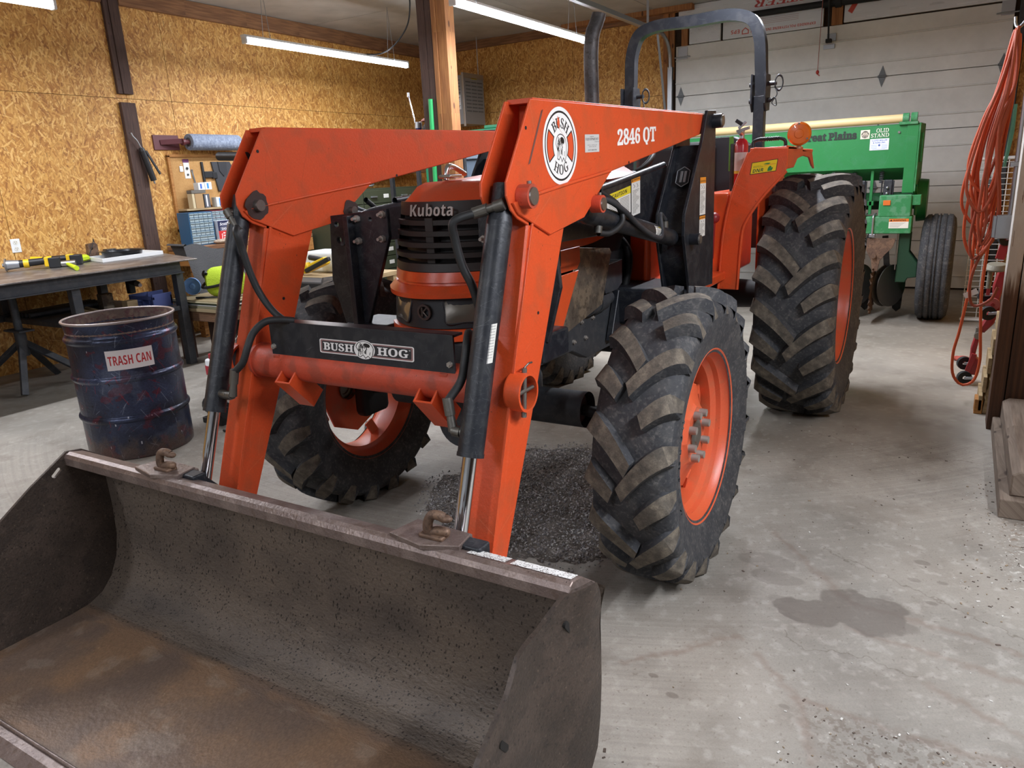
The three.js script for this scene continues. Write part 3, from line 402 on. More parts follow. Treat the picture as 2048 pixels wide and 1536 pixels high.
// --- loader: masts, braces, arms, cylinders
for (const s of [1, -1]) {
  const x = (a) => X(s * a);
  const outline = [[-3.565, 1.75], [-3.7, 1.757], [-3.705, 1.4], [-3.71, 0.93], [-3.345, 0.95], [-3.25, 1.21], [-3.257, 1.303], [-3.494, 1.613]];
  const mast = part(T, 'loader_mast', [plateX(outline, x(0.6), x(0.615), 0.002), plateX(outline, x(0.478), x(0.49), 0.002)], M.black, 'black loader mast');
  // bent plate between the two cheeks
  part(mast, 'mast_web', [grid(1, 8, (u, v) => { const z = [-3.5, -3.40, -3.29, -3.27, -3.37], y = [1.6, 1.42, 1.24, 1.1, 0.94], k = Math.min(3, Math.floor(v * 4)), t = v * 4 - k; return V(mix(x(0.485), x(0.603), u), mix(y[k], y[k + 1], t), mix(z[k], z[k + 1], t) - 0.03); }), bx(Math.min(x(0.485), x(0.603)), Math.max(x(0.485), x(0.603)), 0.95, 1.55, -3.7, -3.69, 0.002)], M.black);
  part(mast, 'mast_foot', [bx(Math.min(x(0.22), x(0.6)), Math.max(x(0.22), x(0.6)), 0.78, 0.96, -3.66, -3.3, 0.02), plateX([[-3.7, 0.95], [-3.3, 0.95], [-3.2, 0.72], [-3.65, 0.72]], x(0.25), x(0.28), 0.003)], M.black);
  for (const [z, y, r] of [[-3.655, 1.706, 0.032], [-3.335, 1.188, 0.026]]) { part(mast, 'mast_pin', [cyl(V(x(0.615), y, z), V(x(0.658), y, z), r, r, 22)], M.blackSatin); part(mast, 'pin_end', [cyl(V(x(0.658), y, z), V(x(0.664), y, z), r * 0.8, r * 0.75, 22)], M.steel); }
  // brace along the hood to the front bracket
  part(T, 'side_brace', [plateX([[-2.236, 1.375], [-2.4, 1.405], [-2.73, 1.435], [-3.5, 1.52], [-3.5, 1.24], [-2.9, 1.255], [-2.2, 1.27]], x(0.425), x(0.445), 0.004), pipe([V(x(0.435), 1.425, -2.55), V(x(0.435), 1.437, -2.73), V(x(0.435), 1.52, -3.48)], 0.014, 10, 24)], M.black);
  // front bracket facing forward
  const br = [[0.5, 1.385], [0.205, 1.405], [0.205, 1.3], [0.265, 1.157], [0.355, 0.945], [0.468, 0.937], [0.523, 1.13]].map(([a, b]) => [x(a), b]);
  const bk = part(T, 'front_bracket', [plateZ(s > 0 ? br : br.slice().reverse(), -2.235, -2.215, 0.002, [circ(x(0.468), 1.35, 0.011), circ(x(0.462), 1.29, 0.012), circ(x(0.29), 1.368, 0.008)]), bx(Math.min(x(0.37), x(0.395)), Math.max(x(0.37), x(0.395)), 0.945, 1.385, -2.215, -2.175, 0.003), bx(Math.min(x(0.24), x(0.46)), Math.max(x(0.24), x(0.46)), 0.86, 0.96, -2.4, -2.2, 0.01)], M.black, 'scuffed black loader bracket');
  for (const [a, y] of [[0.352, 1.372], [0.352, 1.287], [0.222, 1.386], [0.232, 1.295]]) part(bk, 'bolt', hexBolt(V(x(a), y, -2.215), V(0, 0, 1), 0.014, 0.016, 0.018), M.bolt);

  // arm
  const boomPts = [[-1.935, 1.708], [-3.6, 1.736], [-3.6, 1.655], [-3.53, 1.647], [-2.3, 1.475], [-2.2, 1.36], [-1.9, 1.36], [-1.835, 1.385], [-1.8, 1.41], [-1.78, 1.45], [-1.782, 1.487]];
  const holes = [circ(-1.88, 1.63, 0.004, 8)];
  const arm = part(T, 'loader_arm', [
    plateX(boomPts, x(0.585), x(0.592), 0.0015), plateX(boomPts, x(0.503), x(0.511), 0.0015),
    plateX([[-1.95, 1.713], [-3.6, 1.74], [-3.6, 1.728], [-1.95, 1.7]], x(0.505), x(0.59), 0.001),
    plateX([[-3.56, 1.66], [-2.35, 1.49], [-2.35, 1.48], [-3.56, 1.65]], x(0.505), x(0.59), 0.001),
    plateX([[-2.02, 1.7], [-1.98, 1.5], [-1.97, 1.5], [-2.01, 1.7]], x(0.505), x(0.59), 0),
    // leg
    plateX([[-1.9, 1.405], [-2.14, 1.4], [-2.12, 1.33], [-1.925, 0.905], [-1.665, 0.36], [-1.6, 0.3], [-1.562, 0.36], [-1.6, 0.45], [-1.753, 0.9]], x(0.503), x(0.592), 0.006),
    // front flange standing proud of the leg
    plateX([[-1.928, 1.4], [-1.917, 1.4], [-1.58, 0.42], [-1.592, 0.42]], x(0.497), x(0.598), 0.001)], M.orange, 'orange loader arm');
  part(arm, 'elbow_gusset', [plateX([[-2.48, 1.503], [-2.255, 1.36], [-2.013, 1.325], [-1.83, 1.398], [-1.80, 1.43]], x(0.592), x(0.6), 0.002), plateX([[-2.48, 1.503], [-2.255, 1.36], [-2.013, 1.325], [-1.83, 1.398], [-1.80, 1.43]], x(0.495), x(0.503), 0.002), pipe([V(x(0.597), 1.503, -2.475), V(x(0.597), 1.465, -2.1), V(x(0.597), 1.435, -1.83)], 0.006, 6, 20), pipe([V(x(0.498), 1.503, -2.475), V(x(0.498), 1.465, -2.1), V(x(0.498), 1.435, -1.83)], 0.006, 6, 20)], M.orange);
  for (const [z, y, r] of [[-1.857, 1.445, 0.034], [-2.335, 1.398, 0.029]]) { part(arm, 'pin_boss', [cyl(V(x(0.592), y, z), V(x(0.632), y, z), r, r, 24)], M.orangeWorn); part(arm, 'grease_patch', [plateX([...Array(22)].map((_, i) => { const a = i * Math.PI / 11, q = r * (1.25 + 0.45 * vnoise(i * 0.7, z * 9)); return [z + q * Math.cos(a), y + q * Math.sin(a)]; }), x(0.4925), x(0.4945), 0)], mat(0x3a2520, 0.6), 'dark grease around the pin'); part(arm, 'pin', [cyl(V(x(0.632), y, z), V(x(0.637), y, z), r * 0.75, r * 0.72, 20), cyl(V(x(0.495), y, z), V(x(0.472), y, z), r * 0.6, r * 0.58, 20), ...hexBolt(V(x(0.615), y + r, z - 0.01), V(0, 1, 0), 0.007, 0.008)], M.steel); }
  part(arm, 'bolt_hole', [...[[-1.9, 1.63], [-2.66, 1.53], [-1.93, 1.1], [-2.17, 1.415]].flatMap(([z, y]) => [cyl(V(x(0.5925), y, z), V(x(0.5935), y, z), 0.005, 0.005, 10), cyl(V(x(0.5025), y, z), V(x(0.5015), y, z), 0.006, 0.006, 10)])], M.blackFlat);
  part(arm, 'tube_collar', [ring(V(x(0.585), 0.895, -1.775), V(s, 0, 0), 0.05, 0.058, 0.052, 32)], M.orange);
  part(arm, 'collar_pin', [cyl(V(x(0.62), 0.82, -1.77), V(x(0.62), 0.965, -1.785), 0.008), cyl(V(x(0.625), 0.9, -1.73), V(x(0.625), 0.9, -1.82), 0.006), pipe([V(x(0.62), 0.965, -1.785), V(x(0.625), 0.975, -1.8), V(x(0.62), 0.972, -1.83)], 0.003, 6)], M.steel);
  part(arm, 'tube_inside', [cyl(V(x(0.592), 0.895, -1.775), V(x(0.594), 0.895, -1.775), 0.05, 0.05, 24)], M.darkSteel);

  if (s < 0) part(arm, 'parking_bar', [cyl(V(x(0.585), 1.617, -1.92), V(x(0.765), 1.627, -1.945), 0.016, 0.016, 16)], M.plastic, 'black round bar on the far arm');
  // lift cylinder
  const l0 = V(x(0.547), 1.385, -2.28), l1 = V(x(0.547), 1.188, -3.335), ld = V().subVectors(l1, l0).normalize(), at = (t) => V().lerpVectors(l0, l1, t);
  const lift = part(T, 'lift_cylinder', [cyl(at(0.1), at(0.93), 0.037, 0.037, 28), cyl(at(0.93), at(0.98), 0.037, 0.024, 28), cyl(at(0.06), at(0.1), 0.03, 0.038, 28), cyl(V(x(0.507), 1.188, -3.335), V(x(0.588), 1.188, -3.335), 0.034, 0.034, 20)], M.black, 'black lift cylinder');
  part(lift, 'cylinder_port', [...hexBolt(at(0.86).add(V(0, 0.034, 0)), V(0, 1, 0), 0.016, 0.03), ...hexBolt(at(0.17).add(V(s * 0.01, -0.035, 0)), V(0, -1, 0.2), 0.015, 0.025)], M.fitting);
  part(lift, 'hydraulic_tube', [pipe([at(0.86).add(V(0, 0.07, 0)), at(0.82).add(V(0, 0.085, 0)), at(0.77).add(V(s * 0.012, 0.075, 0)), at(0.74).add(V(s * 0.03, 0.02, 0)), at(0.7).add(V(s * 0.042, -0.02, 0)), at(0.6).add(V(s * 0.045, -0.025, 0)), at(0.45).add(V(s * 0.045, 0.0, 0)), at(0.3).add(V(s * 0.05, 0.035, 0)), at(0.16).add(V(s * 0.04, 0.055, 0)), at(0.1).add(V(s * 0.0, 0.05, 0.02))], 0.0105, 10, 70)], M.darkSteel);
  part(lift, 'hose', [pipe([at(0.17).add(V(s * 0.01, -0.06, 0.0)), at(0.22).add(V(s * 0.03, -0.055, 0)), at(0.3).add(V(s * 0.045, 0.0, 0)), at(0.3).add(V(s * 0.03, 0.05, 0)), at(0.2).add(V(0, 0.09, 0.0))], 0.011, 10, 40)], M.hose);
  if (s > 0) part(lift, 'cylinder_label', [grid(8, 1, (u, v) => { const c = at(mix(0.66, 0.74, v)), a = mix(-0.5, 1.3, u); return V(c.x + 0.0375 * Math.cos(a), c.y + 0.0375 * Math.sin(a), c.z + 0.007 * Math.sin(a)); }, true)], printMat(canvasTex(128, 64, (c) => { c.fillStyle = '#e9e7de'; c.fillRect(0, 0, 128, 64); c.fillStyle = '#e6d23c'; c.fillRect(70, 0, 58, 30); c.fillStyle = '#222'; for (let i = 0; i < 7; i++) c.fillRect(8, 8 + i * 7, 50 + (i % 3) * 6, 3); c.fillRect(76, 8, 40, 5); })));

  // bucket cylinder in front of the leg
  const b0 = V(x(0.547), 1.47, -1.84), b1 = V(x(0.547), 0.75, -1.588), b2 = V(x(0.547), 0.4, -1.465), bd = V().subVectors(b1, b0).normalize(), bt = (t) => V().lerpVectors(b0, b1, t);
  const bc = part(T, 'bucket_cylinder', [cyl(bt(0.13), b1, 0.0375, 0.0375, 32), cyl(bt(0.09), bt(0.13), 0.032, 0.0375, 32), cyl(bt(-0.01), bt(0.09), 0.031, 0.031, 28), cyl(bt(0.985), bt(1.0), 0.039, 0.039, 32)], M.black, 'black bucket cylinder');
  part(bc, 'cylinder_rod', [cyl(b1, b2, 0.021, 0.021, 24)], M.chrome, 'bright chrome piston rod');
  // upper fitting and hose to behind the cross plate
  const f0 = bt(0.06).add(V(s * 0.018, 0.0, 0.03)); const fd = s > 0 ? V(-0.075, -0.02, 0.016) : V(0.035, -0.055, 0.0);
  part(bc, 'elbow_fitting', [cyl(bt(0.06), f0.clone().add(V(0, 0, 0.012)), 0.014, 0.014, 12), ...hexBolt(f0.clone().add(V(0, 0, 0.006)).addScaledVector(fd, -0.15), fd, 0.0185, 0.03), cyl(f0.clone().add(V(0, 0, 0.006)), f0.clone().add(V(0, 0, 0.006)).add(fd), 0.0125, 0.0125, 12), ring(f0.clone().add(V(0, 0, 0.006)).addScaledVector(fd, 0.5), fd.clone().normalize(), 0.008, 0.0165, 0.045, 16)], M.fitting, 'grey hose fitting');
  const h0 = f0.clone().add(V(0, 0, 0.006)).addScaledVector(fd, 0.95);
  part(bc, 'hose', [pipe(s > 0 ? [h0, V(x(0.447), 1.385, -1.725), V(x(0.442), 1.335, -1.735), V(x(0.455), 1.26, -1.745), V(x(0.478), 1.2, -1.755), V(x(0.488), 1.1, -1.775), V(x(0.48), 0.98, -1.785)] : [h0, V(x(0.485), 1.36, -1.745), V(x(0.48), 1.3, -1.755), V(x(0.47), 1.22, -1.765), V(x(0.448), 1.139, -1.78), V(x(0.4), 1.075, -1.79), V(x(0.35), 1.04, -1.8), V(x(0.3), 1.02, -1.8)], 0.0125, 12, 60)], M.hose, 'black hydraulic hose');
  const g0 = bt(0.91).add(V(-s * (s > 0 ? 0.035 : 0.075), 0, 0.012));
  part(bc, 'lower_fitting', [cyl(bt(0.91), g0, 0.016, 0.016, 14), ...hexBolt(g0.clone(), V(-s, 0.1, 0.1), 0.017, 0.025), cyl(g0.clone().add(V(-s * 0.024, 0, 0)), g0.clone().add(V(-s * 0.034, 0.045, -0.004)), 0.015, 0.012, 8), ring(g0.clone().add(V(-s * 0.034, 0.045, -0.004)), V(-s * 0.2, 1, -0.1).normalize(), 0.008, 0.0155, 0.05, 16)], M.fitting, 'grey hose fitting');
  part(bc, 'lower_hose', [pipe(s > 0 ? [g0.clone().add(V(-0.042, 0.085, -0.009)), V(x(0.49), 0.95, -1.65), V(x(0.495), 1.0, -1.665), V(x(0.49), 1.05, -1.69), V(x(0.47), 1.07, -1.73), V(x(0.44), 1.05, -1.78)] : [g0.clone().add(V(0.042, 0.085, -0.009)), V(x(0.395), 0.935, -1.62), V(x(0.382), 0.98, -1.635), V(x(0.375), 1.03, -1.665), V(x(0.35), 1.062, -1.7), V(x(0.31), 1.066, -1.73), V(x(0.28), 1.058, -1.765)], 0.0125, 12, 50)], M.hose, 'black hydraulic hose');
  if (s > 0) {
    part(bc, 'torn_caution_label', [grid(8, 10, (u, v) => { const c = bt(mix(0.645, 0.5, v)), a = mix(0.15, 1.15, 1 - u) ; return V(c.x + 0.0382 * Math.cos(a), c.y, c.z + 0.0382 * Math.sin(a)); }, true)], printMat(canvasTex(96, 220, (c, w, h) => { c.fillStyle = '#dcdad2'; c.fillRect(0, 0, w, h); c.save(); c.translate(26, 180); c.rotate(-Math.PI / 2); c.fillStyle = '#d6c83a'; c.fillRect(-30, -26, 220, 30); c.fillStyle = '#1c1c1a'; c.font = 'bold 24px sans-serif'; c.fillText('CAUTION', 8, -3, 130); c.restore(); c.fillStyle = '#555'; for (let i = 0; i < 12; i++) c.fillRect(40 + i % 2 * 3, 12 + i * 16, 44, 2); const r = rng(4); c.fillStyle = '#2a2c30'; for (let i = 0; i < 40; i++) { c.beginPath(); c.ellipse(r() * 26, r() * h, 2 + r() * 6, 2 + r() * 5, 0, 0, 7); c.fill(); } }), 0.6), 'torn white and yellow caution label');
  }
}
// stickers on the near mast and brace
const warn = (w, h, head, fig) => canvasTex(w, h, (c) => { c.fillStyle = '#e4e3dd'; c.fillRect(0, 0, w, h); c.fillStyle = head; c.fillRect(0, 0, w, h * 0.16); c.fillStyle = '#1d1c18'; c.font = `bold ${Math.floor(w * 0.17)}px sans-serif`; c.fillText('WARNING', w * 0.24, h * 0.12, w * 0.72); c.beginPath(); c.moveTo(w * 0.06, h * 0.13); c.lineTo(w * 0.2, h * 0.13); c.lineTo(w * 0.13, h * 0.05); c.fill(); if (fig) { c.strokeStyle = '#333'; c.lineWidth = 3; c.beginPath(); c.moveTo(w * 0.2, h * 0.2); c.lineTo(w * 0.4, h * 0.27); c.lineTo(w * 0.25, h * 0.3); c.moveTo(w * 0.6, h * 0.2); c.lineTo(w * 0.75, h * 0.28); c.lineTo(w * 0.62, h * 0.31); c.stroke(); } c.fillStyle = '#77766f'; for (let y = h * (fig ? 0.36 : 0.22); y < h * 0.95; y += h * 0.035) c.fillRect(w * 0.1, y, w * (0.6 + 0.2 * Math.sin(y * 1.7)), Math.max(2, h * 0.012)); });
{ const w1 = printMat(warn(96, 300, '#e8932a', true)), w2 = printMat(warn(96, 200, '#e8932a', true));
  part(T, 'warning_sticker', decal(V(X(0.6165), 1.285, -3.465), V(0, 0, -0.09), V(0, 0.17, 0)), w1, 'white warning sticker with orange heading');
  part(T, 'warning_sticker', decal(V(X(0.6165), 1.185, -3.465), V(0, 0, -0.09), V(0, 0.095, 0)), w2, 'white warning sticker with orange heading');
  const wy = printMat(canvasTex(200, 160, (c) => { c.fillStyle = '#e4e3dd'; c.fillRect(0, 0, 200, 160); c.fillStyle = '#e3d02e'; c.fillRect(0, 0, 200, 44); c.fillStyle = '#222'; c.font = 'bold 30px sans-serif'; c.fillText('CAUTION', 40, 33, 130); c.beginPath(); c.moveTo(8, 36); c.lineTo(34, 36); c.lineTo(21, 12); c.fill(); c.fillStyle = '#77766f'; for (let y = 54; y < 150; y += 9) { c.fillRect(12, y, 84, 3); c.fillRect(106, y, 80, 3); } }));
  part(T, 'caution_sticker', decal(V(X(0.4465), 1.3, -2.79), V(0, 0.03, -0.25), V(0, 0.11, 0)), wy, 'white caution sticker with yellow heading');
  part(T, 'warning_sticker', decal(V(X(0.4465), 1.31, -3.05), V(0, 0.01, -0.1), V(0, 0.165, 0)), w1, 'white warning sticker with orange heading');
  const p = part(T, 'maker_plate', [plateZ([[0, 0.05], [0.03, 0.03], [0.03, -0.03], [0, -0.05], [-0.03, -0.03], [-0.03, 0.03]].map(([a, b]) => [a, b]).reverse(), 0, 0.003).rotateX(-0.5).translate(X(0.545), 1.46, -3.435)], M.plastic, 'small diamond shaped badge');
  part(p, 'badge_trim', [...[[0, 0.05], [0.03, 0.03], [0.03, -0.03], [0, -0.05], [-0.03, -0.03], [-0.03, 0.03]].map(([a, b], i, L) => bar(V(a, b, 0.004), V(...L[(i + 1) % 6], 0.004), 0.004, 0.003).rotateX(-0.5).translate(X(0.545), 1.46, -3.435)), ...[-0.008, 0.01].map((a) => bx(a - 0.006, a + 0.006, -0.028, 0.028, 0.003, 0.006).rotateX(-0.5).translate(X(0.545), 1.46, -3.435))], M.zinc); }
// prints on the near boom
{ const xd = X(0.5928);
  const oval = canvasTex(512, 512, (c) => { c.clearRect(0, 0, 512, 512); c.fillStyle = '#f2f0ec'; c.beginPath(); c.arc(256, 256, 254, 0, 7); c.fill(); c.strokeStyle = '#1b1a1a'; c.lineWidth = 13; c.beginPath(); c.arc(256, 256, 222, 0, 7); c.stroke();
    for (const a of [0, Math.PI]) { c.beginPath(); c.arc(256, 256, 196, a - 0.55, a + 0.55); c.arc(256, 256, 112, a + 0.55, a - 0.55, true); c.closePath(); c.fillStyle = '#dc5228'; c.fill(); c.lineWidth = 9; c.stroke(); }
    c.fillStyle = '#161514'; c.textAlign = 'center'; c.textBaseline = 'middle'; c.font = 'bold 92px serif';
    [...'BUSH'].forEach((ch, i) => { const a = (i - 1.5) * 0.42; c.save(); c.translate(256 + 150 * Math.sin(a), 256 - 150 * Math.cos(a)); c.rotate(a); c.fillText(ch, 0, 0); c.restore(); });
    [...'HOG'].forEach((ch, i) => { const a = (i - 1) * 0.46; c.save(); c.translate(256 + 155 * Math.sin(a), 256 + 155 * Math.cos(a)); c.rotate(-a); c.fillText(ch, 0, 0); c.restore(); });
    // hatched charging boar
    hog(c, 256, 262, 1.0);
    c.fillStyle = '#dc5228'; c.beginPath(); c.moveTo(222, 60); c.lineTo(250, 96); c.lineTo(240, 150); c.lineTo(212, 112); c.fill(); c.strokeStyle = 'rgba(150,60,40,.7)'; c.lineWidth = 2; c.beginPath(); c.moveTo(120, 60); c.lineTo(380, 240); c.stroke(); });
  part(T, 'maker_roundel', decal(V(xd, 1.468, -1.996), V(0, 0, -0.232), V(0, 0.229, 0)), printMat(oval, 0.5, { alphaTest: 0.5, transparent: false }), 'round white sticker with black lettering');
  const num = canvasTex(512, 128, (c) => { c.clearRect(0, 0, 512, 128); c.fillStyle = '#f4f2ee'; c.font = 'bold 122px serif'; c.textBaseline = 'middle'; c.textAlign = 'center'; c.strokeStyle = '#f4f2ee'; c.lineWidth = 5; c.fillText('2846 QT', 256, 68, 500); c.strokeText('2846 QT', 256, 68, 500); });
  part(T, 'model_number', decal(V(xd, 1.578, -2.54), V(0, 0.022, -0.415), V(0, 0.076, 0)), printMat(num, 0.5, { alphaTest: 0.5 }), 'white stencilled number');
  const eq = canvasTex(160, 180, (c) => { c.fillStyle = '#c9c8c4'; c.fillRect(0, 0, 160, 180); c.fillStyle = '#1f1f1f'; c.font = 'bold 13px serif'; c.fillText('capital', 54, 26); c.font = 'bold 30px serif'; c.fillText('EQUIPMENT', 8, 58, 144); c.font = '12px serif'; c.fillText('company', 106, 78); c.fillText('5549 S.E. CAPITAL AVE', 26, 112, 108); c.fillText('Battle Creek, MI', 44, 128, 80); c.font = 'bold 18px sans-serif'; c.fillText('(517) 568-4725', 34, 164, 96); });
  part(T, 'dealer_sticker', decal(V(xd, 1.564, -2.285), V(0, 0.003, -0.112), V(0, 0.056, 0)), printMat(eq), 'small silver dealer sticker');
  // grease smears and rubbed marks with their own outline
  const smear = canvasTex(512, 256, (c) => { c.clearRect(0, 0, 512, 256); const r = rng(9); for (let i = 0; i < 260; i++) { c.strokeStyle = `rgba(58,34,28,${0.2 + r() * 0.6})`; c.lineWidth = 1 + r() * 3; const x = 10 + r() * 300 * r() + (r() < 0.5 ? 0 : 60), y = 20 + r() * 210; c.beginPath(); c.moveTo(x, y); c.lineTo(x + (r() - 0.3) * 46, y + (r() - 0.5) * 26); c.stroke(); } c.fillStyle = 'rgba(90,52,44,.75)'; });
  part(T, 'rub_mark', decal(V(xd, 1.53, -1.905), V(0, 0.15, -0.09), V(0, 0.004, -0.012)), printMat(canvasTex(256, 32, (c) => { c.fillStyle = '#6d473f'; c.fillRect(0, 0, 256, 32); })), 'dark rubbed streak on the boom');
}
function hog(c, x, y, k) { c.save(); c.translate(x, y); c.scale(k, k); c.fillStyle = '#f2f0ec'; c.strokeStyle = '#161514'; c.beginPath(); c.moveTo(-70, -20); c.quadraticCurveTo(-60, -80, 0, -84); c.quadraticCurveTo(70, -80, 84, -10); c.lineTo(76, 60); c.lineTo(58, 96); c.lineTo(36, 70); c.lineTo(14, 96); c.lineTo(-8, 60); c.lineTo(-30, 84); c.lineTo(-52, 76); c.lineTo(-44, 30); c.closePath(); c.lineWidth = 6; c.fill(); c.stroke(); const r = rng(12); c.lineWidth = 5; for (let i = 0; i < 34; i++) { const px = -48 + r() * 116, py = -66 + r() * 96; c.beginPath(); c.moveTo(px, py); c.quadraticCurveTo(px - 6, py + 14, px + (r() - 0.5) * 14, py + 22 + r() * 24); c.stroke(); } c.fillStyle = '#161514'; c.beginPath(); c.ellipse(26, -44, 30, 20, 0.4, 0, 7); c.fill(); c.restore(); }

// --- cross tube, name plate and receivers
part(T, 'cross_tube', [cyl(V(X(-0.503), 0.895, -1.79), V(X(0.503), 0.895, -1.79), 0.06, 0.06, 40), ...[-1, 1].map((s) => ring(V(X(s * 0.503), 0.895, -1.79), V(-s, 0, 0), 0.055, 0.066, 0.012, 40))], M.orangeWorn, 'worn orange cross tube of the loader');
{ const np = part(T, 'name_plate', [bx(X(-0.39), X(0.4), 0.932, 1.055, -1.755, -1.747, 0.001), bx(X(-0.39), X(0.4), 1.047, 1.055, -1.8, -1.75, 0.001)], M.blackSatin, 'black steel cross plate with lettering');
  for (const [s, y] of [[-0.375, 0.965], [0.385, 0.965]]) part(np, 'bolt', hexBolt(V(X(s), y, -1.747), V(0, 0, 1), 0.01, 0.009, 0.004), M.bolt);
  for (const s of [-0.365, 0.36]) part(np, 'plate_tab', [bx(X(s - 0.015), X(s + 0.015), 0.9, 0.935, -1.752, -1.738, 0.002)], M.orangeWorn);
  const t = canvasTex(1024, 256, (c) => { c.clearRect(0, 0, 1024, 256); c.lineJoin = 'round'; c.fillStyle = '#e9e6e2'; c.beginPath(); c.roundRect(8, 34, 1008, 190, 24); c.fill(); c.fillStyle = '#8f6a68'; c.beginPath(); c.roundRect(20, 46, 984, 166, 18); c.fill(); c.fillStyle = '#2a2a2d'; c.beginPath(); c.roundRect(36, 62, 952, 134, 10); c.fill(); c.fillStyle = '#efecea'; c.font = 'bold 136px serif'; c.textBaseline = 'middle'; c.strokeStyle = '#efecea'; c.lineWidth = 4; c.fillText('BUSH', 48, 132, 340); c.strokeText('BUSH', 48, 132, 340); c.fillText('HOG', 640, 132, 320); c.strokeText('HOG', 640, 132, 320); c.fillStyle = '#efecea'; c.beginPath(); c.ellipse(505, 130, 112, 122, 0, 0, 7); c.fill(); hog(c, 500, 124, 1.2); c.font = '24px serif'; c.fillStyle = '#efecea'; c.fillText('®', 962, 84); });
  part(np, 'plate_lettering', decal(V(X(-0.158), 0.952, -1.7462), V(0.408, -0.001, 0), V(0.006, 0.066, 0)), printMat(t, 0.5, { alphaTest: 0.5 }), 'white lettering and boar emblem'); }
for (const s of [-0.305, 0.305]) { const w = 0.036, o = 0.029, L = 0.15, g = []; g.push(ext(shape([[-w, -w], [w, -w], [w, w], [-w, w]], [[[-o, -o], [-o, o], [o, o], [o, -o]]]), L, 0.001)); const m = new THREE.Matrix4().makeRotationX(2.31).setPosition(X(s), 0.874, -1.722); g.forEach((q) => q.applyMatrix4(m)); part(T, 'receiver_tube', [...g, cyl(V(X(s) + 0.036, 0.835, -1.76), V(X(s) + 0.037, 0.835, -1.76), 0.009, 0.009, 12)], M.orange, 'short square receiver tube'); }

